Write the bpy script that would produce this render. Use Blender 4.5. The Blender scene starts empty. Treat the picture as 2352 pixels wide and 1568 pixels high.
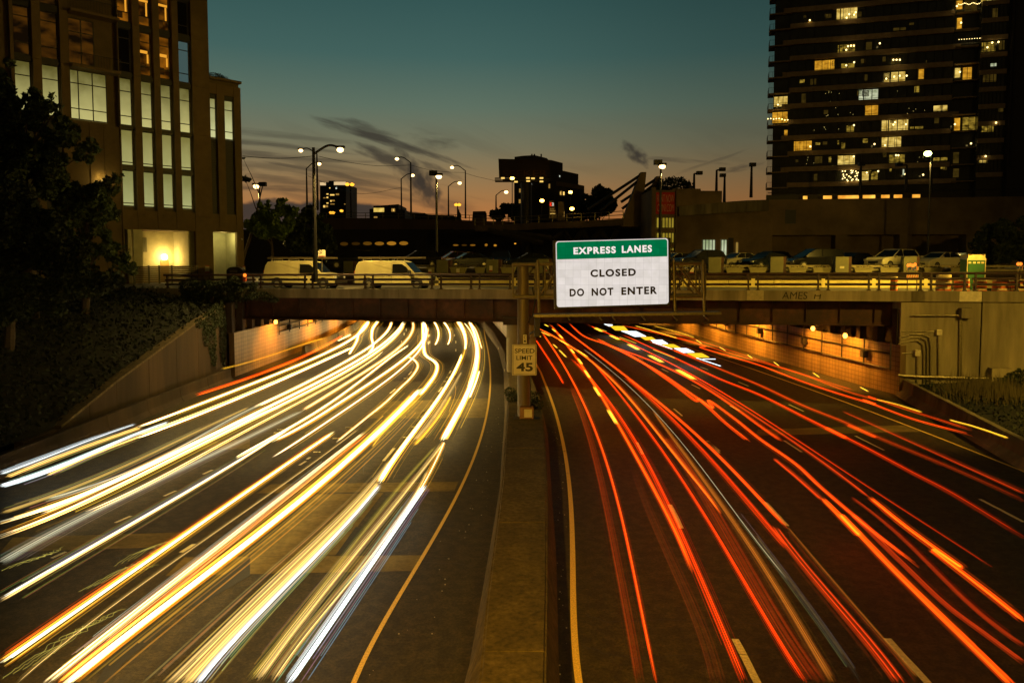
import bpy, bmesh, math, random
import numpy as np
from mathutils import Vector, Matrix
random.seed(7); RNG = np.random.default_rng(7)
R = math.radians
scene = bpy.context.scene
COL = scene.collection

# ---------------------------------------------------------------- camera
EYE = 8.4
PITCH = R(3.5); FPX = 1700.0; SHIFT = -0.034
cam_d = bpy.data.cameras.new('camera')
cam_d.sensor_width = 36.0; cam_d.lens = 36.0*FPX/2352.0
cam_d.shift_y = SHIFT; cam_d.clip_end = 6000; cam_d.clip_start = 0.1
cam = bpy.data.objects.new('camera', cam_d); COL.objects.link(cam)
cam.location = (0, 0, EYE); cam.rotation_euler = (R(90)-PITCH, 0, 0)
scene.camera = cam

# ---------------------------------------------------------------- exposure / engine
scene.view_settings.view_transform = 'Standard'
scene.view_settings.look = 'None'
scene.view_settings.exposure = 0.0
scene.view_settings.gamma = 1.0
scene.render.engine = 'CYCLES'
cy = scene.cycles
cy.use_denoising = True
try: cy.denoiser = 'OPENIMAGEDENOISE'
except Exception: pass
cy.max_bounces = 4; cy.diffuse_bounces = 2; cy.glossy_bounces = 2; cy.transmission_bounces = 2
cy.transparent_max_bounces = 24
cy.sample_clamp_indirect = 3.0; cy.caustics_reflective = False; cy.caustics_refractive = False
cy.use_adaptive_sampling = True; cy.adaptive_threshold = 0.02

# ---------------------------------------------------------------- world: dusk sky
world = bpy.data.worlds.new('World'); scene.world = world
world.use_nodes = True
nt = world.node_tree; N = nt.nodes; L = nt.links
for n in list(N): N.remove(n)
def srgb(r, g, b):
    f = lambda c: (c/255/12.92) if c/255 <= .04045 else ((c/255+.055)/1.055)**2.4
    return (f(r), f(g), f(b), 1)
def wm(op, a, b=None, c=None, clamp=False):
    n = N.new('ShaderNodeMath'); n.operation = op; n.use_clamp = clamp
    for i, v in enumerate((a, b, c)):
        if v is None: continue
        if isinstance(v, (int, float)): n.inputs[i].default_value = v
        else: L.new(v, n.inputs[i])
    return n.outputs[0]
def wmr(v, a, b, c, d):
    n = N.new('ShaderNodeMapRange'); n.interpolation_type = 'SMOOTHSTEP'
    L.new(v, n.inputs[0])
    for i, q in enumerate((a, b, c, d)): n.inputs[i+1].default_value = q
    return n.outputs[0]
tc = N.new('ShaderNodeTexCoord'); sep = N.new('ShaderNodeSeparateXYZ'); L.new(tc.outputs['Generated'], sep.inputs[0])
ramp = N.new('ShaderNodeValToRGB'); ramp.color_ramp.interpolation = 'LINEAR'
stops = [(0.0, srgb(60, 46, 34)), (.055, srgb(182, 116, 62)), (.085, srgb(164, 119, 72)), (.115, srgb(143, 119, 82)), (.15, srgb(119, 116, 91)),
         (.20, srgb(94, 112, 97)), (.26, srgb(66, 97, 92)), (.36, srgb(43, 77, 77)), (.6, srgb(24, 46, 44)), (1.0, srgb(14, 26, 27))]
el = ramp.color_ramp.elements
el[0].position, el[0].color = stops[0]; el[1].position, el[1].color = stops[-1]
for p, c in stops[1:-1]:
    e = el.new(p); e.color = c
L.new(sep.outputs['Z'], ramp.inputs[0])
yy = wm('MAXIMUM', sep.outputs['Y'], 0.05)
az = wm('DIVIDE', sep.outputs['X'], yy); ev = wm('DIVIDE', sep.outputs['Z'], yy)
# afterglow is strongest left of the view axis and fades to the right and behind
g1 = wmr(az, .38, -.1, .62, 1.0)
g2 = wmr(sep.outputs['Y'], -.3, .6, .35, 1.0)
glow = wm('MULTIPLY', g1, g2)
mul = N.new('ShaderNodeMix'); mul.data_type = 'RGBA'; mul.blend_type = 'MULTIPLY'; mul.inputs[0].default_value = 1.0
comb = N.new('ShaderNodeCombineColor')
L.new(glow, comb.inputs[0]); L.new(glow, comb.inputs[1]); L.new(glow, comb.inputs[2])
L.new(ramp.outputs[0], mul.inputs[6]); L.new(comb.outputs[0], mul.inputs[7])
# wisps of dark cloud
def wisps(rot, sx, sy, scale, lo, hi, seed):
    c = math.cos(rot); s = math.sin(rot)
    a = wm('ADD', wm('MULTIPLY', az, c*sx), wm('MULTIPLY', ev, s*sx))
    b = wm('ADD', wm('MULTIPLY', az, -s*sy), wm('MULTIPLY', ev, c*sy))
    cb = N.new('ShaderNodeCombineXYZ'); L.new(a, cb.inputs[0]); L.new(b, cb.inputs[1]); cb.inputs[2].default_value = seed
    nz = N.new('ShaderNodeTexNoise'); nz.inputs['Scale'].default_value = scale; nz.inputs['Detail'].default_value = 6
    nz.inputs['Roughness'].default_value = .55; nz.inputs['Distortion'].default_value = .6
    L.new(cb.outputs[0], nz.inputs['Vector'])
    return wmr(nz.outputs[0], lo, hi, 0, 1)
w1 = wisps(R(-10), 4.0, 22.0, 1.0, .50, .74, 3.3)
w2 = wisps(R(-24), 3.0, 20.0, 1.0, .56, .74, 11.7)
band = wm('MULTIPLY', wmr(ev, .205, .15, 0, 1), wmr(ev, .055, .075, 0, 1))
left = wm('MULTIPLY', wmr(az, .0, -.14, .25, 1), band)
left2 = wm('MULTIPLY', wmr(az, .5, .1, .3, .6), band)
def blob(a0, e0, rot, la, le, amp, seed):     # one named streak of cloud at its own bearing and height
    c = math.cos(rot); s = math.sin(rot)
    da = wm('SUBTRACT', az, a0); de = wm('SUBTRACT', ev, e0)
    u = wm('DIVIDE', wm('ADD', wm('MULTIPLY', da, c), wm('MULTIPLY', de, s)), la)
    v = wm('DIVIDE', wm('ADD', wm('MULTIPLY', da, -s), wm('MULTIPLY', de, c)), le)
    cb = N.new('ShaderNodeCombineXYZ'); L.new(u, cb.inputs[0]); L.new(wm('MULTIPLY', v, .6), cb.inputs[1]); cb.inputs[2].default_value = seed
    nz = N.new('ShaderNodeTexNoise'); nz.inputs['Scale'].default_value = 1.6; nz.inputs['Detail'].default_value = 5; L.new(cb.outputs[0], nz.inputs['Vector'])
    r2 = wm('ADD', wm('MULTIPLY', u, u), wm('MULTIPLY', v, v))
    f = wmr(wm('ADD', r2, wm('MULTIPLY', wm('SUBTRACT', nz.outputs[0], .5), 3.6)), 1.5, -.3, 0, 1)
    return wm('MULTIPLY', f, amp)
blobs = [blob(-.185, .166, R(-17), .085, .0065, .85, 1), blob(-.32, .155, R(-6), .10, .004, .6, 31), blob(-.30, .138, R(-3), .12, .004, .6, 32), blob(-.25, .118, R(-12), .09, .005, .65, 33), blob(-.10, .14, R(-20), .05, .004, .7, 34), blob(-.33, .098, R(-2), .08, .005, .6, 35), blob(.31, .125, R(12), .03, .004, .5, 36), blob(.22, .135, R(-4), .06, .003, .4, 37), blob(-.20, .175, R(-14), .055, .010, .6, 9), blob(-.105, .125, R(-22), .035, .006, .6, 2),
         blob(-.135, .115, R(-50), .042, .018, .95, 3), blob(-.115, .098, R(-62), .034, .015, .9, 4), blob(-.16, .135, R(-20), .06, .009, .8, 21), blob(-.37, .145, R(-5), .09, .005, .6, 22), blob(-.22, .108, R(-8), .10, .006, .6, 23),
         blob(.165, .143, R(-35), .022, .010, .9, 5), blob(-.30, .108, R(-4), .09, .007, .55, 6), blob(-.33, .128, R(-4), .10, .006, .45, 7),
         blob(-.24, .125, R(-10), .14, .008, .4, 12), blob(-.27, .096, R(-5), .10, .006, .5, 14),
         blob(-.30, .167, R(-6), .12, .005, .4, 8), blob(.27, .133, R(18), .05, .003, .35, 10), blob(-.105, .078, R(-30), .03, .012, .6, 13)]
cl = wm('MULTIPLY', w1, wm('MULTIPLY', left, .85))
cl = wm('MAXIMUM', cl, wm('MULTIPLY', w2, wm('MULTIPLY', left2, .3)))
for b_ in blobs: cl = wm('MAXIMUM', cl, b_)
# low cloud bank along the horizon
nb = N.new('ShaderNodeTexNoise'); nb.inputs['Scale'].default_value = 26; nb.inputs['Detail'].default_value = 5
cbk = N.new('ShaderNodeCombineXYZ'); L.new(az, cbk.inputs[0]); L.new(wm('MULTIPLY', ev, 2.0), cbk.inputs[1]); L.new(cbk.outputs[0], nb.inputs['Vector'])
bankh = wm('ADD', wm('MULTIPLY', wm('SUBTRACT', nb.outputs[0], .5), .018), wmr(az, -.02, -.24, .050, .079))
bank = wmr(wm('SUBTRACT', ev, bankh), .004, -.002, 0, .93)
cmix = N.new('ShaderNodeMix'); cmix.data_type = 'RGBA'; cmix.inputs[7].default_value = srgb(52, 47, 42)
L.new(cl, cmix.inputs[0]); L.new(mul.outputs[2], cmix.inputs[6])
bmix = N.new('ShaderNodeMix'); bmix.data_type = 'RGBA'; bmix.inputs[7].default_value = srgb(50, 49, 47)
L.new(bank, bmix.inputs[0]); L.new(cmix.outputs[2], bmix.inputs[6])
# amber glow added to the sky behind the viewer to light building fronts
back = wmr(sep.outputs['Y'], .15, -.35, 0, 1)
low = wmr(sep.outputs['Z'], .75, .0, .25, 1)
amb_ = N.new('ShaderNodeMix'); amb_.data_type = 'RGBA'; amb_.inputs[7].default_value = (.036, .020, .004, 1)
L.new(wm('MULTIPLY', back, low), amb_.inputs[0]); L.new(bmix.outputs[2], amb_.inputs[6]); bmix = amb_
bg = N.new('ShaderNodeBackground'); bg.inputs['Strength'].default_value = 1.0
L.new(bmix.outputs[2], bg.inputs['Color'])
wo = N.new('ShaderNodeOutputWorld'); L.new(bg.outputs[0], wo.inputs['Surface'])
try: world.cycles.sampling_method = 'AUTOMATIC'
except Exception: pass

# ---------------------------------------------------------------- pixel -> place helpers (photo measured on a 2352 px wide grid)
CR = {'A': (700, 1250, 2.94), 'B': (1300, 1250, 2.94), 'C': (0, 1550, 2.352), 'D': (900, 1600, 2.351), 'E': (0, 2064, 2.351),
      'F': (900, 2064, 2.351), 'G': (2100, 1270, 2.94), 'H': (2700, 1270, 2.94), 'I': (2150, 1700, 2.351), 'J': (3096, 1600, 2.351),
      'K': (2150, 2064, 2.351), 'L': (3096, 2064, 2.351), 'M': (0, 0, 2.351), 'N': (0, 500, 2.351), 'R': (900, 500, 2.351),
      'Q': (1900, 500, 2.351), 'S': (2600, 500, 2.351), 'U': (3296, 500, 2.351), 'T': (2996, 0, 2.138), 'V': (900, 950, 3.92),
      'W': (1400, 950, 3.92), 'X': (2150, 920, 3.136), 'Z': (2800, 950, 3.36), 'P': (3400, 950, 3.379), 'O': (3400, 1150, 2.614),
      'a': (1950, 950, 2.09), 'b': (1950, 590, 5.058), 'c': (2350, 650, 4.48), 'd': (1850, 1650, 1.45)}
KK = 2352/4096
def cr(k, x, y):
    ox, oy, s = CR[k]
    return ((ox+x/s)*KK, (oy+y/s)*KK)
def ray(u, v):
    xs = (u-1176)/FPX; ys = (784-v)/FPX + SHIFT*2352/FPX
    return Vector((xs, math.cos(PITCH)+math.sin(PITCH)*ys, -math.sin(PITCH)+math.cos(PITCH)*ys))
CAMP = Vector((0, 0, EYE))
def atY(u, v, Y):
    d = ray(u, v); return CAMP + d*(Y/d.y)
def atZ(u, v, z):
    d = ray(u, v); return CAMP + d*((z-EYE)/d.z)
class Plane:
    """vertical plane through O with horizontal direction d; s runs along d, n points at the viewer"""
    def __init__(self, X, Y, dx, dy):
        l = math.hypot(dx, dy); self.O = Vector((X, Y, 0)); self.d = Vector((dx/l, dy/l, 0)); self.n = Vector((dy/l, -dx/l, 0))
    def hit(self, u, v):
        r = ray(u, v); t = (self.O-CAMP).dot(self.n)/r.dot(self.n); p = CAMP + r*t
        return ((p-self.O).dot(self.d), p.z)
    def w(self, s, n, z): return self.O + self.d*s + self.n*n + Vector((0, 0, z))

# ---------------------------------------------------------------- materials
MATS = {}
def material(name, color, rough=.8, metal=0., nscale=3., var=.25, bump=.0, bscale=30., emit=None, estr=0., coat=0., spec=None, streak=False, stain=0.):
    if name in MATS: return MATS[name]
    m = bpy.data.materials.new(name); m.use_nodes = True; t = m.node_tree; ns = t.nodes; lk = t.links
    b = ns['Principled BSDF']
    b.inputs['Roughness'].default_value = rough; b.inputs['Metallic'].default_value = metal
    if spec is not None: b.inputs['Specular IOR Level'].default_value = spec
    if coat: b.inputs['Coat Weight'].default_value = coat
    if var > 0:
        tcn = ns.new('ShaderNodeTexCoord'); mp = ns.new('ShaderNodeMapping')
        lk.new(tcn.outputs['Object'], mp.inputs[0])
        if streak: mp.inputs['Scale'].default_value = (1, 1, .12)
        nz = ns.new('ShaderNodeTexNoise'); nz.inputs['Scale'].default_value = nscale; nz.inputs['Detail'].default_value = 8; nz.inputs['Roughness'].default_value = .62
        lk.new(mp.outputs[0], nz.inputs['Vector'])
        mr = ns.new('ShaderNodeMapRange'); mr.inputs[1].default_value = .3; mr.inputs[2].default_value = .7
        mr.inputs[3].default_value = 1-var; mr.inputs[4].default_value = 1+var*.6
        lk.new(nz.outputs[0], mr.inputs[0])
        val = mr.outputs[0]
        if stain:
            nz2 = ns.new('ShaderNodeTexNoise'); nz2.inputs['Scale'].default_value = nscale*.22; nz2.inputs['Detail'].default_value = 5
            lk.new(mp.outputs[0], nz2.inputs['Vector'])
            m2 = ns.new('ShaderNodeMapRange'); m2.inputs[1].default_value = .42; m2.inputs[2].default_value = .6
            m2.inputs[3].default_value = 1-stain; m2.inputs[4].default_value = 1
            lk.new(nz2.outputs[0], m2.inputs[0])
            mm = ns.new('ShaderNodeMath'); mm.operation = 'MULTIPLY'; lk.new(val, mm.inputs[0]); lk.new(m2.outputs[0], mm.inputs[1]); val = mm.outputs[0]
        vm = ns.new('ShaderNodeVectorMath'); vm.operation = 'SCALE'; vm.inputs[0].default_value = color[:3]
        lk.new(val, vm.inputs['Scale']); lk.new(vm.outputs[0], b.inputs['Base Color'])
    else:
        b.inputs['Base Color'].default_value = (*color[:3], 1)
    if bump:
        tcn2 = ns.new('ShaderNodeTexCoord'); nb_ = ns.new('ShaderNodeTexNoise'); nb_.inputs['Scale'].default_value = bscale; nb_.inputs['Detail'].default_value = 4
        lk.new(tcn2.outputs['Object'], nb_.inputs['Vector'])
        bp = ns.new('ShaderNodeBump'); bp.inputs['Strength'].default_value = bump; bp.inputs['Distance'].default_value = .02
        lk.new(nb_.outputs[0], bp.inputs['Height']); lk.new(bp.outputs[0], b.inputs['Normal'])
    if emit is not None:
        b.inputs['Emission Color'].default_value = (*emit[:3], 1); b.inputs['Emission Strength'].default_value = estr
    MATS[name] = m
    return m
def glow_mat(name, color, strength):
    if name in MATS: return MATS[name]
    m = bpy.data.materials.new(name); m.use_nodes = True; t = m.node_tree
    for n in list(t.nodes): t.nodes.remove(n)
    e = t.nodes.new('ShaderNodeEmission'); e.inputs[0].default_value = (*color[:3], 1); e.inputs[1].default_value = strength
    o = t.nodes.new('ShaderNodeOutputMaterial'); t.links.new(e.outputs[0], o.inputs[0])
    MATS[name] = m; return m
def room_mat(name, c_lo, c_hi, strength, scale=1.2, contrast=.5, zs=1.0, wins=False):
    """a lit room seen behind its window: blocks of bright and dim"""
    if name in MATS: return MATS[name]
    m = bpy.data.materials.new(name); m.use_nodes = True; t = m.node_tree; ns = t.nodes; lk = t.links
    for n in list(ns): ns.remove(n)
    tcn = ns.new('ShaderNodeTexCoord'); mp = ns.new('ShaderNodeMapping'); mp.inputs['Scale'].default_value = (scale, scale, scale*zs)
    lk.new(tcn.outputs['Object'], mp.inputs[0])
    nz = ns.new('ShaderNodeTexNoise'); nz.inputs['Scale'].default_value = 1.0; nz.inputs['Detail'].default_value = 3
    if wins:
        nz = ns.new('ShaderNodeTexVoronoi'); nz.distance = 'CHEBYCHEV'; nz.inputs['Scale'].default_value = 1.0
    lk.new(mp.outputs[0], nz.inputs['Vector'])
    rp = ns.new('ShaderNodeValToRGB'); rp.color_ramp.elements[0].position = .5-contrast/2; rp.color_ramp.elements[1].position = .5+contrast/2
    rp.color_ramp.elements[0].color = (*c_lo, 1); rp.color_ramp.elements[1].color = (*c_hi, 1)
    lk.new(nz.outputs[0], rp.inputs[0])
    e = ns.new('ShaderNodeEmission'); e.inputs[1].default_value = strength; lk.new(rp.outputs[0], e.inputs[0])
    o = ns.new('ShaderNodeOutputMaterial'); lk.new(e.outputs[0], o.inputs[0])
    MATS[name] = m; return m

# ---------------------------------------------------------------- mesh builder
class MB:
    def __init__(self): self.v = []; self.f = []; self.c = []
    def hexa(self, p):      # 8 points: bottom 4 ccw, top 4 ccw
        b = len(self.v); self.v += [Vector(q) for q in p]
        for f in ((3, 2, 1, 0), (4, 5, 6, 7), (0, 1, 5, 4), (1, 2, 6, 5), (2, 3, 7, 6), (3, 0, 4, 7)):
            self.f.append(tuple(b+i for i in f))
        return self
    def box(self, x0, x1, y0, y1, z0, z1):
        return self.hexa([(x0, y0, z0), (x1, y0, z0), (x1, y1, z0), (x0, y1, z0), (x0, y0, z1), (x1, y0, z1), (x1, y1, z1), (x0, y1, z1)])
    def pbox(self, P, s0, s1, n0, n1, z0, z1, z0b=None, z1b=None):   # box in a Plane's frame; optional other heights at s1
        z0b = z0 if z0b is None else z0b; z1b = z1 if z1b is None else z1b
        return self.hexa([P.w(s0, n1, z0), P.w(s1, n1, z0b), P.w(s1, n0, z0b), P.w(s0, n0, z0),
                          P.w(s0, n1, z1), P.w(s1, n1, z1b), P.w(s1, n0, z1b), P.w(s0, n0, z1)])
    def face(self, pts):
        b = len(self.v); self.v += [Vector(q) for q in pts]; self.f.append(tuple(range(b, b+len(pts)))); return self
    def prism(self, poly, off):   # poly: 3D points, extruded by off
        b = len(self.v); n = len(poly); off = Vector(off)
        self.v += [Vector(q) for q in poly] + [Vector(q)+off for q in poly]
        self.f.append(tuple(b+i for i in reversed(range(n)))); self.f.append(tuple(b+n+i for i in range(n)))
        for i in range(n):
            j = (i+1) % n; self.f.append((b+i, b+j, b+n+j, b+n+i))
        return self
    def tube(self, pts, r, n=8, r2=None, cap=True):
        pts = [Vector(p) for p in pts]; m = len(pts); b = len(self.v)
        rr = r if isinstance(r, (list, tuple)) else [r + ((r if r2 is None else r2)-r)*i/max(1, m-1) for i in range(m)]
        for i, p in enumerate(pts):
            t = (pts[min(i+1, m-1)]-pts[max(i-1, 0)]).normalized()
            a = Vector((0, 0, 1)) if abs(t.z) < .9 else Vector((1, 0, 0))
            x = t.cross(a).normalized(); y = x.cross(t).normalized()
            for k in range(n):
                an = 2*math.pi*k/n; self.v.append(p + x*math.cos(an)*rr[i] + y*math.sin(an)*rr[i])
        for i in range(m-1):
            for k in range(n):
                k2 = (k+1) % n; self.f.append((b+i*n+k, b+i*n+k2, b+(i+1)*n+k2, b+(i+1)*n+k))
        if cap:
            self.f.append(tuple(b+k for k in reversed(range(n)))); self.f.append(tuple(b+(m-1)*n+k for k in range(n)))
        return self
    def ball(self, c, r, n=10, m=6, sz=1.0):
        c = Vector(c); b = len(self.v)
        for i in range(m+1):
            th = math.pi*i/m
            for k in range(n):
                ph = 2*math.pi*k/n; self.v.append(c+Vector((math.sin(th)*math.cos(ph)*r, math.sin(th)*math.sin(ph)*r, math.cos(th)*r*sz)))
        for i in range(m):
            for k in range(n):
                k2 = (k+1) % n; self.f.append((b+i*n+k, b+(i+1)*n+k, b+(i+1)*n+k2, b+i*n+k2))
        return self
    def sweep(self, path, prof, closed=True):
        """profile of (lateral, z) pairs carried along a ground path"""
        path = [Vector(p) for p in path]; m = len(path); n = len(prof); b = len(self.v)
        for i, p in enumerate(path):
            t = path[min(i+1, m-1)]-path[max(i-1, 0)]; t.z = 0; t.normalize(); lat = Vector((t.y, -t.x, 0))
            for (a, z) in prof: self.v.append(p + lat*a + Vector((0, 0, z)))
        for i in range(m-1):
            for k in range(n if closed else n-1):
                k2 = (k+1) % n; self.f.append((b+i*n+k, b+(i+1)*n+k, b+(i+1)*n+k2, b+i*n+k2))
        if closed:
            self.f.append(tuple(b+k for k in range(n))); self.f.append(tuple(b+(m-1)*n+k for k in reversed(range(n))))
        return self

WL = {}      # world origin of every thing and part
def _link(o): COL.objects.link(o); return o
def props(o, label=None, cat=None, group=None, kind=None):
    if label: o['label'] = label
    if cat: o['category'] = cat
    if group: o['group'] = group
    if kind: o['kind'] = kind
    return o
def mesh_obj(name, mb, mat, origin, smooth=False):
    me = bpy.data.meshes.new(name)
    me.from_pydata([tuple(Vector(v)-origin) for v in mb.v], [], mb.f); me.update()
    bmx = bmesh.new(); bmx.from_mesh(me); bmesh.ops.recalc_face_normals(bmx, faces=bmx.faces); bmx.to_mesh(me); bmx.free()
    if smooth:
        for p in me.polygons: p.use_smooth = True
    me.materials.append(mat)
    o = bpy.data.objects.new(name, me); return _link(o)
def pieces(mb):
    par = list(range(len(mb.v)))
    def fd(a):
        while par[a] != a: par[a] = par[par[a]]; a = par[a]
        return a
    for f in mb.f:
        r0 = fd(f[0])
        for q in f[1:]: par[fd(q)] = r0
    out = {}
    for f in mb.f: out.setdefault(fd(f[0]), []).append(f)
    res = []
    for fs in out.values():
        m = MB(); ix = {}
        for f in fs:
            for q in f:
                if q not in ix: ix[q] = len(m.v); m.v.append(mb.v[q])
            m.f.append(tuple(ix[q] for q in f))
        res.append(m)
    return res
def part(name, mb, mat, parent, smooth=False, label=None, kind=None, each=False):
    if each:
        for m in pieces(mb): o = part(name, m, mat, parent, smooth, label, kind)
        return o
    org = WL[parent.name]
    o = mesh_obj(name, mb, mat, org, smooth); o.parent = parent; WL[o.name] = org
    return props(o, label, kind=kind)
def thing(name, loc, label, cat, group=None, kind=None):
    o = _link(bpy.data.objects.new(name, None)); o.location = loc; o.empty_display_size = .3; WL[o.name] = Vector(loc)
    return props(o, label, cat, group, kind)
def solo(name, mb, mat, label=None, cat=None, group=None, kind=None, smooth=False):
    xs = [v[0] for v in mb.v]; ys = [v[1] for v in mb.v]; zs = [v[2] for v in mb.v]
    org = Vector(((min(xs)+max(xs))/2, (min(ys)+max(ys))/2, min(zs)))
    o = mesh_obj(name, mb, mat, org, smooth); o.location = org; WL[o.name] = org
    return props(o, label, cat, group, kind)
def copy_tree(o, parent=None):
    c = o.copy(); COL.objects.link(c); c.parent = parent
    for ch in list(o.children): copy_tree(ch, c)
    return c
def bevel(o, w=.02, seg=2):
    m = o.modifiers.new('bevel', 'BEVEL'); m.width = w; m.segments = seg; m.limit_method = 'ANGLE'; return o
def lamp_light(name, loc, power, color, radius, parent=None, spot=None, aim=None):
    d = bpy.data.lights.new(name, 'SPOT' if spot else 'POINT'); d.energy = power; d.color = color; d.shadow_soft_size = radius
    if spot: d.spot_size = R(spot); d.spot_blend = .6
    o = _link(bpy.data.objects.new(name, d)); o.location = loc
    if spot:
        dirv = (Vector(aim)-Vector(loc)).normalized(); o.rotation_euler = dirv.to_track_quat('-Z', 'Y').to_euler()
    if parent is not None:
        o.parent = parent; o.location = Vector(loc)-WL[parent.name]
    return o
def text(name, s, p0, right, up, w, h, mat, parent, depth=.01, bold=.0, gap=1.0):
    """lettering stretched to the width and height it has; p0 is the lower left corner"""
    cu = bpy.data.curves.new(name, 'FONT'); cu.body = s; cu.extrude = .02; cu.offset = bold; cu.resolution_u = 4; cu.space_character = gap
    to = bpy.data.objects.new(name, cu); COL.objects.link(to)
    dg = bpy.context.evaluated_depsgraph_get(); me = bpy.data.meshes.new_from_object(to.evaluated_get(dg))
    bpy.data.objects.remove(to); bpy.data.curves.remove(cu)
    xs = [v.co.x for v in me.vertices]; ys = [v.co.y for v in me.vertices]
    x0, x1, y0, y1 = min(xs), max(xs), min(ys), max(ys); right = Vector(right).normalized(); up = Vector(up).normalized(); nn = right.cross(up)
    org = WL[parent.name]; p0 = Vector(p0)
    for v in me.vertices:
        q = p0 + right*((v.co.x-x0)/(x1-x0)*w) + up*((v.co.y-y0)/(y1-y0)*h) + nn*((v.co.z+.02)/.04*depth)
        v.co = q-org
    me.materials.clear(); me.materials.append(mat)
    o = bpy.data.objects.new(name, me); _link(o); o.parent = parent; WL[o.name] = org
    return o
def catmull(pts, n):
    P = [Vector(p) for p in pts]; P = [P[0]*2-P[1]] + P + [P[-1]*2-P[-2]]; out = []
    segs = len(P)-3
    for i in range(segs):
        k = max(2, int(n/segs))
        for j in range(k):
            t = j/k; a, b, c, d = P[i:i+4]
            out.append(.5*((2*b)+(-a+c)*t+(2*a-5*b+4*c-d)*t*t+(-a+3*b-3*c+d)*t**3))
    out.append(P[-2]); return out
def leaves(n, pts_fn, size, name, mat, parent=None, **kw):
    """n leaf faces spread by pts_fn(n) -> (n,3)"""
    c = pts_fn(n); n = len(c)
    a = RNG.normal(size=(n, 3)); a /= np.linalg.norm(a, axis=1)[:, None]
    b = RNG.normal(size=(n, 3)); b -= (a*b).sum(1)[:, None]*a; b /= np.linalg.norm(b, axis=1)[:, None]
    s = size*RNG.uniform(.5, 1.4, size=(n, 1)); l = s*RNG.uniform(1.0, 1.8, size=(n, 1))
    v = np.stack([c-a*s*.5, c+b*l*.5, c+a*s*.5, c-b*l*.5], 1).reshape(-1, 3)
    org = WL[parent.name] if parent is not None else Vector((float(c[:, 0].mean()), float(c[:, 1].mean()), float(c[:, 2].min())))
    v = v-np.array(org)
    me = bpy.data.meshes.new(name); me.vertices.add(4*n); me.vertices.foreach_set('co', v.ravel().astype(np.float32))
    me.loops.add(4*n); me.loops.foreach_set('vertex_index', np.arange(4*n, dtype=np.int32))
    me.polygons.add(n); me.polygons.foreach_set('loop_start', np.arange(0, 4*n, 4, dtype=np.int32))
    me.update(calc_edges=True); me.materials.append(mat)
    o = _link(bpy.data.objects.new(name, me))
    if parent is not None: o.parent = parent
    else: o.location = org
    WL[o.name] = org
    return props(o, **kw)

# ================================================================= MATERIALS IN USE
M = {}
M['asphalt'] = material('asphalt', (.060, .044, .015), .72, nscale=14, var=.7, bump=1.0, bscale=60, stain=.45)
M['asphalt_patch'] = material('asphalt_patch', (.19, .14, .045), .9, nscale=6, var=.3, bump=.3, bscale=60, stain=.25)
M['asphalt_dark'] = material('asphalt_dark', (.024, .022, .02), .7, nscale=8, var=.3, bump=.3, bscale=60)
M['yellow_paint'] = material('yellow_paint', (.88, .60, .13), .6, nscale=26, var=.45)
M['white_paint'] = material('white_paint', (.85, .78, .50), .6, nscale=16, var=.4)
M['concrete'] = material('concrete', (.27, .23, .14), .85, nscale=2.2, var=.35, bump=.3, bscale=18, stain=.4, streak=True)
M['concrete_cap'] = material('concrete_cap', (.12, .085, .035), .85, nscale=7, var=.6, bump=.4, bscale=30, stain=.3)
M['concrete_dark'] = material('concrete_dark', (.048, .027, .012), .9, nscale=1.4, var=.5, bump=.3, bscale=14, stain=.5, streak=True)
M['concrete_pale'] = material('concrete_pale', (.52, .47, .33), .8, nscale=5, var=.25)
M['rust'] = material('rust', (.07, .022, .010), .75, nscale=2.5, var=.55, bump=.3, bscale=20, stain=.55)
M['rail_paint'] = material('rail_paint', (.035, .014, .007), .55, nscale=6, var=.4)
M['galv'] = material('galv', (.22, .19, .11), .45, metal=.6, nscale=8, var=.3)
M['steel_post'] = material('steel_post', (.10, .075, .038), .5, metal=.3, nscale=3, var=.35, streak=True)
M['black'] = material('black', (.012, .011, .010), .5, var=0)
M['dark_metal'] = material('dark_metal', (.035, .03, .025), .5, metal=.3, nscale=5, var=.2)
M['soil'] = material('soil', (.010, .011, .006), .95, nscale=3, var=.5, bump=.6, bscale=9)
M['grass'] = material('grass', (.009, .015, .004), .8, nscale=1.2, var=.6)
M['dry_grass'] = material('dry_grass', (.055, .043, .013), .85, nscale=2, var=.4)
M['leaf'] = material('leaf', (.040, .065, .010), .7, nscale=.9, var=.6)
M['leaf_dark'] = material('leaf_dark', (.020, .032, .007), .75, nscale=.9, var=.6)
M['ivy'] = material('ivy', (.018, .030, .006), .75, nscale=1.1, var=.6)
M['bark'] = material('bark', (.06, .042, .025), .9, nscale=6, var=.4)
def tile_mat():
    m = material('wall_tile', (.42, .28, .12), .45, nscale=1.6, var=.3, streak=True, stain=.35)
    t = m.node_tree; ns = t.nodes; lk = t.links; b = ns['Principled BSDF']
    src = b.inputs['Base Color'].links[0].from_socket
    uv = ns.new('ShaderNodeUVMap'); br = ns.new('ShaderNodeTexBrick'); br.offset = 0; br.inputs['Scale'].default_value = 1
    br.inputs['Color1'].default_value = (1, 1, 1, 1); br.inputs['Color2'].default_value = (.86, .86, .86, 1); br.inputs['Mortar'].default_value = (.42, .40, .38, 1)
    br.inputs['Mortar Size'].default_value = .02; br.inputs['Brick Width'].default_value = .42; br.inputs['Row Height'].default_value = .3
    lk.new(uv.outputs[0], br.inputs['Vector'])
    mx = ns.new('ShaderNodeMix'); mx.data_type = 'RGBA'; mx.blend_type = 'MULTIPLY'; mx.inputs[0].default_value = 1
    lk.new(src, mx.inputs[6]); lk.new(br.outputs[0], mx.inputs[7]); lk.new(mx.outputs[2], b.inputs['Base Color'])
    return m
M['tile'] = tile_mat()
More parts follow.
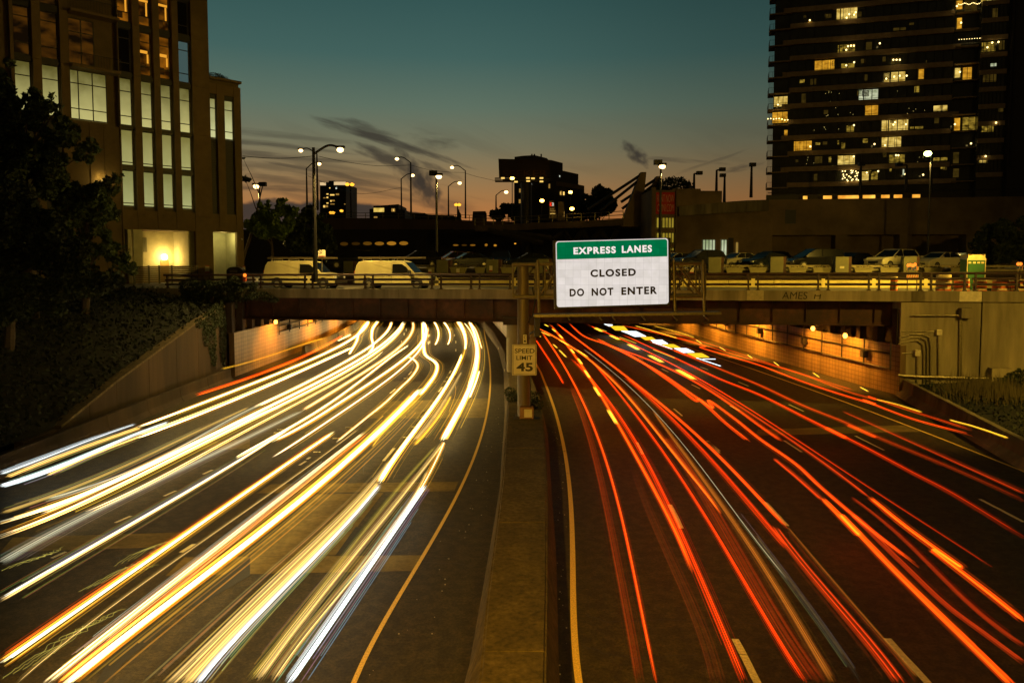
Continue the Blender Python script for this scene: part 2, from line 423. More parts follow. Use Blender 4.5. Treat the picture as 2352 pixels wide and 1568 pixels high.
AMBER = (1.0, .38, .03); SODIUM = (1.0, .58, .06); WARMW = (1.0, .80, .42); OLIVE = (.95, .72, .12)

# ================================================================= GROUND, ROADS
def flat(name, polys, z, mat, kind='structure', thick=0):
    mb = MB()
    for p in polys: mb.face([(q[0], q[1], z) for q in p])
    return solo(name, mb, mat, kind=kind)
flat('road', [[(-34, -40), (60, -40), (60, 260), (-34, 260)]], 0.0, M['asphalt'])
def gpts(pts, z=0): return [atZ(*cr(k, x, y), z) for k, x, y in pts]
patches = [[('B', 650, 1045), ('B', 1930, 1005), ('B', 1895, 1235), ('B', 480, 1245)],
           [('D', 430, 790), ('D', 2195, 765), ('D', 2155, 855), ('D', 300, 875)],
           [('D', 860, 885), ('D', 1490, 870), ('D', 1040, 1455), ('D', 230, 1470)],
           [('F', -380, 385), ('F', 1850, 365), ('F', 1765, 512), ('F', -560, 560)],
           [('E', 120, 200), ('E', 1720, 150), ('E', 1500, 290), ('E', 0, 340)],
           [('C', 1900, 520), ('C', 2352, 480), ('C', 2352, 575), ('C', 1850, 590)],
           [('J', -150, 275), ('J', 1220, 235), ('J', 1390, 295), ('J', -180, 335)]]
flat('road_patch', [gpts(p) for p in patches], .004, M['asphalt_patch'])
flat('repair_patch', [gpts(p) for p in [[('E', 2140, 530), ('E', 2351, 380), ('E', 2351, 560), ('E', 1850, 850), ('E', 1610, 860)],
     [('E', 1230, 1035), ('E', 1590, 1035), ('E', 1200, 1340), ('E', 1000, 1567), ('E', 900, 1567)],
     [('F', 1290, 120), ('F', 1180, 330), ('F', 1040, 365), ('F', 1230, 100)]]], .008, M['asphalt_dark'])
def smooth_line(pts, deg, n=None):
    v = np.array([1/p.y for p in pts]); u = np.array([p.x/p.y for p in pts]); c = np.polyfit(v, u, deg)
    vs = np.linspace(v[0], v[-1], n or 24); return [Vector((float(np.polyval(c, q))/q, 1/q, 0)) for q in vs]
def stripe(path, w, z, dash=None):
    mb = MB(); pr = [(-w/2, z), (w/2, z)]
    mb.sweep(path, pr, closed=False); return mb
yl = gpts([('D', 1830-1040+380, 1567), ('F', 1210, 1520), ('F', 1640, 830), ('F', 1860, 400), ('D', 2080, 970), ('D', 2351, 430), ('B', 1860, 1310), ('B', 1960, 1000), ('B', 1995, 760),
           ('B', 1980, 560), ('B', 1930, 380), ('B', 1860, 250), ('B', 1760, 120)])
yl = sorted(yl[1:], key=lambda p: p.y)
yl = smooth_line(yl, 3)
k0 = yl[0]; k1 = yl[1]; yl = [k0-(k1-k0)*3.0] + yl
yl = yl + [yl[-1]+Vector((-4.2, 18, 0)), yl[-1]+Vector((-10.5, 36, 0))]
YLc = catmull(yl, 90)
solo('yellow_edge_line', stripe(YLc, .11, .006), M['yellow_paint'], kind='structure')
yr = gpts([('K', 385, 1540), ('K', 345, 620), ('K', 305, 0), ('I', 305, 640), ('I', 245, 200), ('G', 455, 1500), ('G', 380, 1160), ('G', 300, 920), ('G', 210, 700), ('G', 135, 575)])
yr = sorted(yr, key=lambda p: p.y)
yr = smooth_line(yr, 3)
yr = [yr[0]-(yr[1]-yr[0])*1.2] + yr + [yr[-1]+Vector((-1.0, 15, 0)), yr[-1]+Vector((-3.8, 32, 0)), yr[-1]+Vector((-8, 48, 0))]
YRc = catmull(yr, 90)
solo('yellow_edge_line', stripe(YRc, .15, .006), M['yellow_paint'], kind='structure')
er = gpts([('J', 2351, 675), ('J', 1700, 400), ('J', 1200, 225), ('J', 620, 0), ('H', 1500, 820), ('H', 900, 600), ('H', 300, 400), ('G', 2000, 370), ('G', 1500, 215), ('G', 1140, 110)])
er = smooth_line(sorted(er, key=lambda p: p.y), 3); er = [er[0]-(er[1]-er[0])*2.5] + er
solo('edge_line', stripe(catmull(er, 80), .13, .006), M['yellow_paint'], kind='structure')
dash = MB()
def dashq(k, x0, y0, x1, y1, w):
    a = atZ(*cr(k, x0, y0), .006); b = atZ(*cr(k, x1, y1), .006); t = (b-a).normalized(); l = Vector((t.y, -t.x, 0))*w/2
    # chipped ends and edges: a few slightly uneven slices
    n = max(2, int((b-a).length/.35)); rows = []
    for i in range(n+1):
        c = a+(b-a)*i/n; rows.append((c-l*random.uniform(.86, 1.04), c+l*random.uniform(.86, 1.04)))
    for i in range(n): dash.face([rows[i][0], rows[i][1], rows[i+1][1], rows[i+1][0]])
for d_ in [('I', 1605, 150, 1710, 262, .13), ('I', 1245, 745, 1355, 968, .16), ('I', 2145, 722, 2351, 945, .13), ('I', 935, 160, 990, 272, .12), ('K', 1860, 1150, 2070, 1567, .17), ('L', 1065, 1145, 1450, 1567, .17),
           ('J', 95, 378, 260, 486, .13), ('J', 765, 335, 1035, 470, .13), ('J', 1935, 928, 2351, 1145, .14), ('J', 140, 40, 280, 105, .12), ('H', 1140, 0, 1141, 1, .1), ('H', 745, 755, 865, 805, .12), ('H', 300, 580, 390, 612, .12),
           ('H', 195, 785, 295, 835, .12), ('H', 650, 1035, 760, 1095, .12), ('C', 1085, 1268, 1230, 1205, .12), ('C', 1545, 1018, 1655, 967, .12), ('C', 1910, 812, 1998, 772, .12), ('E', 485, 392, 620, 332, .12),
           ('E', 1700, 338, 1825, 260, .14), ('D', 1490, 570, 1590, 450, .14), ('D', 1820, 172, 1878, 102, .13), ('B', 1335, 932, 1378, 872, .12), ('B', 1095, 1245, 1172, 1156, .13), ('B', 765, 948, 828, 896, .12),
           ('B', 985, 730, 1020, 690, .12), ('B', 1463, 712, 1480, 682, .12), ('D', 700, 610, 760, 572, .12), ('D', 770, 555, 800, 535, .12), ('G', 1605, 600, 1685, 638, .11), ('G', 1750, 1070, 1850, 1155, .11), ('G', 2140, 1445, 2290, 1567, .12),
           ('G', 1330, 463, 1390, 495, .1), ('G', 735, 187, 770, 205, .1), ('G', 905, 265, 945, 288, .1), ('G', 560, 118, 595, 135, .1)]:
    dashq(*d_)
for x, ys in ((1216, (140, 175, 205, 270, 355)), (1232, (265, 345)), (1480, (190,)), (1523, (265,)), (1538, (345, 440)), (1460, (130,)), (930, (250,)), (900, (340,)), (955, (200,))):
    for y in ys: dashq('B', x, y+16, x, y-12, .11)
solo('lane_marking', dash, M['white_paint'], kind='structure')
# raised pavement markers, bits of litter and cracks
mk = MB()
for k, x, y in [('A', 2100, 850), ('B', 340, 850), ('B', 940, 775), ('B', 1440, 765), ('B', 1410, 812), ('B', 270, 1357), ('B', 115, 1480), ('B', 1040, 1345), ('B', 945, 1468), ('A', 1230, 1380), ('A', 1185, 1415), ('D', 1150, 260), ('D', 1770, 253), ('D', 1690, 352), ('D', 1030, 362), ('D', 510, 280), ('D', 850, 490), ('A', 2035, 1357)]:
    p = atZ(*cr(k, x, y), 0); mk.box(p.x-.09, p.x+.09, p.y-.05, p.y+.05, .005, .03); mk.box(p.x+.14, p.x+.22, p.y-.04, p.y+.04, .005, .03)
solo('pavement_marker', mk, M['white_paint'], kind='stuff', label='pale reflective studs scattered on the lane lines', cat='road stud')
cr_ = MB()
def crack(k, pts, w=.02):
    p = catmull([atZ(*cr(k, x, y), 0) for x, y in pts], 24)
    p = [q+Vector((random.uniform(-.03, .03), random.uniform(-.05, .05), 0)) for q in p]
    cr_.sweep(p, [(-w/2, .0085), (w/2, .0085)], closed=False)
crack('K', [(450, 925), (620, 985), (860, 990), (1300, 975), (1700, 970), (2351, 1040)])
crack('K', [(400, 1210), (700, 1300), (1000, 1330), (1500, 1300), (2000, 1300), (2351, 1220)])
crack('I', [(120, 240), (260, 245)], .05); crack('I', [(90, 12), (200, 15)], .05)
crack('I', [(120, 455), (560, 445), (1100, 432), (1800, 408), (2351, 395)])
crack('L', [(0, 1045), (600, 1030), (1200, 985), (1800, 950), (2300, 990)]); crack('J', [(1000, 870), (1400, 870), (2000, 850), (2351, 930)])
crack('F', [(1870, 430), (2351, 460)]); crack('E', [(1100, 380), (1200, 450), (1500, 460)]); crack('E', [(400, 960), (740, 760), (900, 560)]); crack('D', [(0, 820), (160, 860), (380, 640), (500, 560)])
crack('D', [(1590, 260), (1450, 420), (1330, 560), (1300, 700)])
solo('road_crack', cr_, M['black'], kind='structure')
lt = MB()
for _ in range(110):
    y = random.uniform(13, 45); side = random.random() < .6
    x = float(np.interp(y, [p.y for p in YLc[::5]], [p.x for p in YLc[::5]]))+random.uniform(.25, 1.25) if side else float(np.interp(y, [p.y for p in YRc[::5]], [p.x for p in YRc[::5]]))-random.uniform(.15, .45)
    s = random.uniform(.005, .016); lt.box(x-s, x+s, y-s, y+s, .002, .002+s)
solo('roadside_litter', lt, M['concrete_pale'], kind='stuff', label='pale grit and crumbs of litter along the kerbside shoulders', cat='litter')

# ---------------------------------------------------------------- median
def ip(samples):
    s = sorted(samples, key=lambda p: p.y); return lambda Y: float(np.interp(Y, [p.y for p in s], [p.x for p in s]))
MT = .85
LBf = ip(gpts([('d', 20, 1568), ('d', 130, 950), ('d', 215, 450), ('d', 245, 0), ('B', 2110, 980), ('B', 2100, 700), ('B', 2040, 450), ('B', 1870, 200), ('B', 1780, 115)]) + [Vector((-9.5, 122, 0)), Vector((-17, 145, 0)), Vector((-2.75, 5, 0))])
LTf = ip(gpts([('d', 105, 1568), ('d', 148, 1090), ('d', 235, 400), ('d', 264, 0)], MT) + [Vector((-2.1, 5, 0)), Vector((LBf(45)+.28, 45, 0)), Vector((LBf(60)+.3, 60, 0)), Vector((LBf(80)+.3, 80, 0)), Vector((LBf(102)+.3, 102, 0)), Vector((LBf(145)+.3, 145, 0))])
RTf = ip(gpts([('d', 475, 1568), ('d', 485, 1000), ('d', 487, 400), ('d', 465, 0)], MT) + [Vector((.35, 5, 0)), Vector((1.35, 45, 0)), Vector((.9, 58, 0)), Vector((LBf(80)+2.0, 80, 0)), Vector((LBf(102)+2., 102, 0)), Vector((LBf(145)+2., 145, 0))])
RBf = ip(gpts([('d', 562, 1568), ('d', 543, 800), ('d', 520, 500), ('d', 495, 130)]) + [Vector((.8, 5, 0)), Vector((1.7, 45, 0)), Vector((1.3, 58, 0)), Vector((LBf(80)+2.4, 80, 0)), Vector((LBf(102)+2.4, 102, 0)), Vector((LBf(145)+2.4, 145, 0))])
med = thing('median_barrier', (0, 20, 0), 'broad flat-topped concrete median barrier dividing the two carriageways', 'barrier')
mb = MB(); cap = MB(); Ys = list(np.arange(4, 145, 1.0)); rows = []
for Y in Ys:
    l, lt_, rt, rb = LBf(Y), LTf(Y), RTf(Y), RBf(Y)
    rows.append([(l, Y, 0), (l+(lt_-l)*.35, Y, .30), (lt_-.03, Y, MT-.02), (rt+.03, Y, MT-.02), (rb-(rb-rt)*.35, Y, .30), (rb, Y, 0)])
for a, b in zip(rows[:-1], rows[1:]):
    for i in range(5): mb.face([a[i], a[i+1], b[i+1], b[i]])
part('barrier_wall', mb, M['concrete_cap'], med)
slab_ends = [4, 13.9, 21.0, 29.5, 38.5, 47, 56, 66, 76, 86, 96, 110, 128, 144]
for y0, y1 in zip(slab_ends[:-1], slab_ends[1:]):
    ys = [y0+.02] + [y for y in Ys if y0+.3 < y < y1-.3] + [y1-.02]
    for a, b in zip(ys[:-1], ys[1:]):
        cap.hexa([(LTf(a), a, MT-.03), (RTf(a), a, MT-.03), (RTf(b), b, MT-.03), (LTf(b), b, MT-.03), (LTf(a)+.03, a, MT+.02), (RTf(a)-.03, a, MT+.02), (RTf(b)-.03, b, MT+.02), (LTf(b)+.03, b, MT+.02)])
part('barrier_cap', cap, M['concrete_cap'], med)
# reflectors on the barrier face
rf = MB()
for k, x, y in [('B', 2140, 1400), ('B', 2115, 680), ('B', 2040, 420)]:
    p = atZ(*cr(k, x, y), .5); rf.box(p.x-.02, p.x+.02, p.y-.08, p.y+.08, .42, .60)
part('reflector', rf, M['white_paint'], med, each=True)

# ---------------------------------------------------------------- tiled side walls under the overpass
def uvwall(name, path, z0, z1, mat, parent, off=0.35, side=1):
    """wall with thickness following a ground path, uv in metres"""
    vs = []; fs = []; uvs = []; s = 0
    for i, p in enumerate(path):
        if i: s += (Vector(p)-Vector(path[i-1])).length
        t = Vector(path[min(i+1, len(path)-1)])-Vector(path[max(i-1, 0)]); t.z = 0; t.normalize(); n = Vector((t.y, -t.x, 0))*off*side
        q = Vector(p)
        vs += [q+Vector((0, 0, z0)), q+Vector((0, 0, z1)), q+n+Vector((0, 0, z1)), q+n+Vector((0, 0, z0))]; uvs.append(s)
    org = WL[parent.name]; me = bpy.data.meshes.new(name); m = len(path)
    for i in range(m-1):
        a = 4*i; b = a+4
        fs += [(a, b, b+1, a+1), (a+1, b+1, b+2, a+2), (a+2, b+2, b+3, a+3)]
    fs += [(0, 1, 2, 3), (4*m-4, 4*m-1, 4*m-2, 4*m-3)]
    me.from_pydata([tuple(v-org) for v in vs], [], fs); me.update()
    uvl = me.uv_layers.new(name='UVMap')
    for lp in me.loops:
        vi = lp.vertex_index; uvl.data[lp.index].uv = (uvs[vi//4], vs[vi].z)
    me.materials.append(mat); o = _link(bpy.data.objects.new(name, me)); o.parent = parent; WL[o.name] = org
    return o
LW = catmull(sorted([atZ(u, v, 0) for u, v in [(540, 865), (620, 834), (700, 803), (760, 776), (800, 753), (820, 740)]], key=lambda p: p.y) + [Vector((-26, 122, 0)), Vector((-34, 145, 0))], 40)
RW = catmull(sorted([atZ(u, v, 0) for u, v in [(2065, 908), (1990, 888), (1900, 862), (1800, 833), (1700, 803), (1620, 777), (1560, 756), (1532, 746)]], key=lambda p: p.y) + [Vector((16.5, 122, 0)), Vector((9, 145, 0))], 46)
tl = thing('tunnel_wall', LW[0], 'amber-lit tiled wall under the overpass on the left side of the road', 'wall')
uvwall('tile_face', LW, 0, 3.22, M['tile'], tl, .4, -1)
tr = thing('tunnel_wall', RW[0], 'long amber-lit tiled wall under the overpass on the right side of the road', 'wall')
uvwall('tile_face', RW, 0, 3.15, M['tile'], tr, .4, 1)
def wallrun(path, d0, d1, off):      # sub-path between two depths, shifted sideways
    out = []
    for i, p in enumerate(path):
        if d0 <= p.y <= d1:
            t = Vector(path[min(i+1, len(path)-1)])-Vector(path[max(i-1, 0)]); t.z = 0; t.normalize(); out.append(Vector(p)+Vector((t.y, -t.x, 0))*off)
    return out
def resample(path, step):
    out = [Vector(path[0])]; acc = 0
    for a, b in zip(path[:-1], path[1:]):
        a = Vector(a); b = Vector(b); l = (b-a).length
        if l == 0: continue
        d = step-acc
        while d <= l: out.append(a+(b-a)*d/l); d += step
        acc = (acc+l) % step
    return out
for (th, path, sgn, zs, hang) in ((tl, LW, 1, (2.45, 2.95), 2.2), (tr, RW, -1, (1.6, 2.55), 1.5)):
    for z in zs:
        mb = MB(); q = wallrun(path, (61 if th is tl else 46.5), 96, sgn*.22); mb.tube([p+Vector((0, 0, z)) for p in q], .055, 6)
        part('pipe', mb, M['dark_metal'], th)
    mb = MB()
    for i, p in enumerate(resample(wallrun(path, (61 if th is tl else 46.5), 92, sgn*.22), 2.7)):
        mb.box(p.x-.03, p.x+.03, p.y-.03, p.y+.03, hang, 3.3)
        if i % 3 == 1: mb.box(p.x-.16, p.x+.16, p.y-.22, p.y+.22, zs[-1]-.55, zs[-1]-.1)
    part('pipe_hanger', mb, M['dark_metal'], th, each=True)
# short piers carrying the deck above each tiled wall and the dark backing behind them
for (th, path, sgn, zt) in ((tl, LW, -1, 3.22), (tr, RW, 1, 3.15)):
    mb = MB()
    for p in resample(wallrun(path, 46.4, 125, sgn*.25), 1.9): mb.box(p.x-.22, p.x+.22, p.y-.30, p.y+.30, zt, 5.4)
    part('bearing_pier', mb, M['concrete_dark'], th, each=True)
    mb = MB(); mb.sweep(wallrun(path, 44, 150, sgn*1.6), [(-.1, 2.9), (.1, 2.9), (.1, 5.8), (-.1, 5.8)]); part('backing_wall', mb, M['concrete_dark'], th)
# low kerb barrier at the foot of the left tiled wall
lb = thing('low_barrier', Vector((-18.5, 70, 0)), 'pale low concrete barrier curving along the foot of the left tiled wall', 'barrier')
mb = MB(); mb.sweep(wallrun(LW, 66, 145, 1.1), [(-.28, 0), (.3, 0), (.16, .3), (.1, .8), (-.1, .8), (-.2, .3)]); part('barrier_wall', mb, M['concrete'], lb)
# divider wall between the carriageways under the bridge
dv = thing('divider_wall', (LBf(52)+1.6, 52, 0), 'narrow tiled divider wall behind the speed limit post under the overpass', 'wall')
uvwall('tile_face', [Vector((LBf(y)+1.05, y, 0)) for y in np.arange(51.5, 144, 2.0)], MT+.02, 5.0, M['tile'], dv, .35, 1)

# ---------------------------------------------------------------- embankments beside the trench
def hw(Y): return float(np.interp(Y, [10, 33.6, 38.5, 48.7, 54, 60], [.75, .75, 2.06, 4.35, 5.2, 6.2]))
XW = -20.75
def hleft(x, y):
    t = min(1, max(0, (XW-x)/11.0)); t = t*t*(3-2*t)*.6+t*.4
    return hw(y)*(1-t)+6.25*t + .22*math.sin(x*.9+y*.7)*t*(1-t)*2
def grid(x0, x1, y0, y1, nx, ny, h):
    mb = MB()
    for j in range(ny+1):
        for i in range(nx+1):
            x = x0+(x1-x0)*i/nx; y = y0+(y1-y0)*j/ny; mb.v.append(Vector((x, y, h(x, y))))
    for j in range(ny):
        for i in range(nx):
            a = j*(nx+1)+i; mb.f.append((a, a+1, a+nx+2, a+nx+1))
    return mb
solo('embankment', grid(-70, XW-.2, 4, 57.5, 50, 44, hleft), M['soil'], kind='structure', smooth=True)
def XR(Y): return float(np.interp(Y, [5, 29.75, 46.4], [16.8, 21.0, 24.6]))
def hright(x, y):
    t = min(1, max(0, (x-XR(y)-.3)/12.0)); return .75+.8*t+.15*math.sin(x*1.3+y)*t
solo('embankment', grid(0, 1, 4, 45.6, 26, 34, lambda a, b: 0), M['soil'], kind='structure', smooth=True)
e2 = bpy.data.objects['embankment.001']; org = Vector((30, 25, 0)); e2.location = org
k = 0
for j in range(35):
    for i in range(27):
        y = 4+(45.6-4)*j/34; x = XR(y)+.25+(36-.0)*i/26; y2 = min(y, 50.36-.18*x-.05 if x > 24 else y)
        e2.data.vertices[k].co = Vector((x, y2, hright(x, y2)))-org; k += 1
# retaining wing wall on the left with its coping and the low barrier running on before it
ww = thing('retaining_wall', (XW, 44, 0), 'stained concrete retaining wall stepping up towards the left end of the overpass', 'wall')
mb = MB(); ys = [31, 33.6, 36, 38.5, 42, 45.5, 48.7, 51.5, 53.6]
for a, b in zip(ys[:-1], ys[1:]):
    mb.hexa([(XW-.4, a+.012, 0), (XW, a+.012, 0), (XW, b-.012, 0), (XW-.4, b-.012, 0), (XW-.4, a+.012, hw(a)), (XW, a+.012, hw(a)), (XW, b-.012, hw(b)), (XW-.4, b-.012, hw(b))])
part('wall_panel', mb, M['concrete_dark'], ww, each=True)
mb = MB()
for a, b in zip(ys[1:-1], ys[2:]):
    mb.hexa([(XW-.5, a, hw(a)+.003), (XW+.05, a, hw(a)+.003), (XW+.05, b, hw(b)+.003), (XW-.5, b, hw(b)+.003), (XW-.5, a, hw(a)+.13), (XW+.05, a, hw(a)+.13), (XW+.05, b, hw(b)+.13), (XW-.5, b, hw(b)+.13)])
part('coping', mb, M['concrete_cap'], ww)
lbr = thing('roadside_barrier', (XW+.5, 25, 0), 'weathered concrete safety barrier along the far left edge of the road', 'barrier')
mb = MB()
yy_ = list(range(4, 54, 4))
for a, b in zip(yy_[:-1], yy_[1:]): mb.sweep([(XW+.75, a+.015, 0), (XW+.75, b-.015, 0)], [(-.35, 0), (.32, 0), (.14, .28), (.08, .85), (-.14, .85), (-.35, .3)])
part('barrier_panel', mb, M['concrete_dark'], lbr, each=True)
rbr = thing('roadside_barrier', (XR(30), 30, 0), 'tan concrete safety barrier along the far right edge of the road below the weeds', 'barrier')
mb = MB()
for a, b in zip(yy_[:-1], yy_[1:]):
    if b > 46: b = 46.2
    mb.sweep([(XR(a), a+.02, 0), (XR(b), b-.02, 0)], [(-.42, 0), (.3, 0), (.3, 1.0), (.02, 1.0), (-.06, .36), (-.3, .16)])
part('barrier_panel', mb, M['concrete'], rbr, each=True)

# ================================================================= OVERPASS
BP = Plane(-20.2, 54, 1, -.18)
sL = BP.hit(540, 700)[0]; sR = BP.hit(2066, 800)[0]
zt = lambda s: 6.42+.0032*s          # parapet top
br = thing('overpass', BP.w(22, 0, 4.1), 'concrete and rusty steel road overpass crossing the highway', 'bridge')
S0, S1 = -16.0, 80.0
mb = MB()
cuts = [S0, sL-.2, 12.5, 27.35, sR+.15+1.2, BP.hit(2256, 680)[0]-4.0, BP.hit(2256, 680)[0], S1]
for a, b in zip(cuts[:-1], cuts[1:]): mb.pbox(BP, a+.015, b-.015, -.45, 0, zt(a)-.66, zt(a), zt(b)-.66, zt(b))
part('parapet', mb, M['concrete'], br, each=True)
a0, a1 = BP.hit(2204, 680)[0], BP.hit(2255, 680)[0]
mb = MB(); mb.pbox(BP, a0, a1, .001, .008, zt(a0)-.64, zt(a0)-.02); part('pale_repair', mb, M['concrete_pale'], br, label='pale repaired section of the parapet')
a0, a1 = BP.hit(*cr('Z', 630, 780))[0], BP.hit(*cr('Z', 855, 780))[0]
mb = MB(); mb.pbox(BP, a0, a1, .001, .03, zt(a0)-.64, zt(a0)+.012); part('joint_block', mb, material('concrete_light', (.33, .29, .16), .85, nscale=4, var=.3), br)
GN = -1.75
mb = MB(); mb.pbox(BP, sL-1.5, sR+.2, GN-.03, GN, 4.12, 5.78, 4.30, 5.92); mb.pbox(BP, sL-1.5, sR+.2, GN-.28, GN+.3, 4.06, 4.12, 4.24, 4.30)
for s in np.arange(sL, sR, 2.1): mb.pbox(BP, s, s+.03, GN+.001, GN+.2, 4.3+.003*s, 5.75)
part('girder', mb, M['rust'], br)
for gi in range(1, 5):
    mb = MB(); n = GN-2.3*gi; mb.pbox(BP, sL-1.5, sR+.2, n-.02, n, 4.15, 5.8, 4.3, 5.95); mb.pbox(BP, sL-1.5, sR+.2, n-.25, n+.25, 4.10, 4.14, 4.27, 4.31); part('girder', mb, M['rust'], br)
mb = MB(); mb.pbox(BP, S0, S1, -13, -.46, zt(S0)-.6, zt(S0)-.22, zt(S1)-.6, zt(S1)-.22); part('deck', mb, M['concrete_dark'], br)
DZ = 6.22
# street on the deck and city ground
st = MB(); st.pbox(BP, S0-40, S1, -12.4, -.5, 6.10, 6.24+.0, 6.20, 6.40)
solo('street', st, material('street', (.13, .115, .08), .8, nscale=4, var=.3, stain=.2), kind='structure')
cg = MB(); A = BP.w(-60, -12.4, 0); B = BP.w(90, -12.4, 0)
cg.face([(A.x, A.y, 6.21), (B.x, B.y, 6.21), (2500, B.y, 6.21), (2500, 4000, 6.21), (-2500, 4000, 6.21), (-2500, A.y, 6.21)])
solo('ground', cg, material('ground', (.05, .045, .035), .9, nscale=.5, var=.3), kind='structure')
cg = MB(); cg.face([(-2500, -60, 6.18), (-70, -60, 6.18), (-70, 75, 6.18), (-2500, 75, 6.18)]); cg.face([(60, -60, 2.8), (2500, -60, 2.8), (2500, 45, 2.8), (60, 45, 2.8)])
solo('ground', cg, MATS['ground'], kind='structure')
# ceiling of the covered stretch beyond the bridge
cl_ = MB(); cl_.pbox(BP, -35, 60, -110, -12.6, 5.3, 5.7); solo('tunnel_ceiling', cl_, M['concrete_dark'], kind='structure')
# right abutment
ab = thing('abutment', BP.w(sR+5, -.2, 0), 'stained concrete abutment wall at the right end of the overpass', 'wall')
s2 = BP.hit(2256, 780)[0]
mb = MB(); mb.pbox(BP, sR+.06, s2-.03, -1.8, -.18, 0, zt(sR)-.68); o = part('wall_panel', mb, M['concrete'], ab); bevel(o, .05, 2)
mb = MB(); mb.pbox(BP, s2+.03, S1, -1.8, -.18, 0, zt(s2)-.68); part('wall_panel', mb, M['concrete'], ab)
def onab(k, x, y): return BP.hit(*cr(k, x, y))
def conduit(k, pts, r=.05, n=.02, name='conduit', par=ab, mat=None):
    q = [onab(k, x, y) for x, y in pts]; mb = MB(); mb.tube([BP.w(s, n, z) for s, z in q], r, 8); part(name, mb, mat or M['galv'], par, smooth=False)
def abbox(k, x0, y0, x1, y1, dep, name, mat=None):
    (sa, za), (sb, zb) = onab(k, x0, y0), onab(k, x1, y1); mb = MB(); mb.pbox(BP, sa, sb, -.17, -.17+dep, zb, za); o = part(name, mb, mat or M['galv'], ab); bevel(o, .02, 1); return o
abbox('O', 1145, 212, 1265, 318, .5, 'junction_box', M['concrete']); abbox('O', 903, 440, 960, 497, .25, 'junction_box', M['concrete_pale']); abbox('O', 677, 650, 733, 715, .25, 'junction_box', M['concrete_pale'])
abbox('O', 1452, 835, 1660, 1030, .6, 'cabinet', M['concrete'])
conduit('O', [(655, 290), (720, 292), (1145, 292)], .05, .05)
conduit('O', [(1158, 318), (1155, 600), (1150, 930)], .06, -.08); conduit('O', [(1175, 318), (1174, 930)], .04, -.1)
conduit('O', [(930, 497), (932, 920)], .05, -.08); conduit('O', [(708, 715), (705, 1120)], .05, -.08)
conduit('O', [(515, 530), (640, 490), (760, 492), (830, 520), (850, 620), (848, 1000)], .05, -.08)
conduit('O', [(520, 555), (640, 520), (740, 524), (800, 560), (815, 650), (812, 1000)], .05, -.08)
conduit('O', [(515, 590), (640, 560), (710, 558), (765, 600), (778, 700), (776, 1000)], .05, -.08)
conduit('O', [(530, 460), (680, 460), (903, 463)], .035, -.1); conduit('O', [(540, 690), (600, 690), (677, 682)], .035, -.1)
conduit('O', [(500, 915), (700, 928), (1440, 950)], .09, .05)
# graffiti on the parapet
(sa, za), (sb, zb) = BP.hit(*cr('Z', 1100, 825)), BP.hit(*cr('Z', 1440, 725))
gm = material('spray_paint', (.015, .012, .008), .8, var=0)
text('graffiti', 'AMES', BP.w(sa, .004, za), BP.d+Vector((0, 0, 0)), (.1, 0, 1), sb-sa, (zb-za)*.95, gm, br, .004, 0)
(sa, za), (sb, zb) = BP.hit(*cr('Z', 1530, 825)), BP.hit(*cr('Z', 1640, 735))
text('graffiti', 'H', BP.w(sa, .004, za), BP.d, (.15, 0, 1), (sb-sa)*.8, (zb-za), gm, br, .004, 0)
# pier of the overpass on the median
pr = thing('bridge_pier', (.7, 50, MT), 'twin round concrete columns holding up the middle of the overpass', 'column')
for u in (1180, 1214):
    p = atY(u, 800, 50.3); mb = MB(); mb.tube([(p.x, 50.3, MT+.021), (p.x, 50.3, 4.12)], .50, 20); part('column', mb, M['concrete'], pr, smooth=False)
mb = MB(); p = atY(1178, 800, 50); mb.box(-.6, 1.9, 49.6, 51.0, 4.13, 4.6); part('cap_beam', mb, M['concrete_dark'], pr)
# railing along the near edge
def railing(name, s0, s1, label, joints):
    t = thing(name, BP.w(s0, -.2, zt(s0)), label, 'railing')
    zz = lambda s, h: zt(s)+h+.0022*s
    for i, h in enumerate((.98, .64, .30)):
        mb = MB()
        for a, b in zip(joints[:-1], joints[1:]):
            if i == 0: a2, b2 = a, b
            else: a2, b2 = a+.12, b-.12
            mb.tube([BP.w(a2, -.22, zz(a2, h)), BP.w(b2, -.22, zz(b2, h))], .078, 8)
        part(('top_rail', 'middle_rail', 'lower_rail')[i], mb, M['rail_paint'], t)
    mb = MB()
    for a, b in zip(joints[:-1], joints[1:]):
        n = max(1, round((b-a)/3.4)); 
        for k in range(n):
            for s in (a+(b-a)*k/n+.30, a+(b-a)*(k+1)/n-.30):
                mb.pbox(BP, s-.05, s+.05, -.30, -.14, zt(s), zz(s, 1.0)); mb.pbox(BP, s-.11, s+.11, -.33, -.11, zt(s)+.001, zt(s)+.06)
    part('post', mb, M['rail_paint'], t, each=True)
    return t
j = [BP.hit(u, 640)[0] for u in (372, 470, 587, 706, 845, 1000)]
railing('guard_railing', j[0], j[-1], 'brown three-bar steel railing in front of the two vans', j)
j2 = [j[-1]+.05] + [BP.hit(u, 640)[0] for u in (1180, 1370, 1572, 1731, 1893, 2010, 2130, 2232, 2352, 2480)]
railing('guard_railing', j2[0], j2[-1], 'brown three-bar steel railing on the overpass right of the vans', j2)

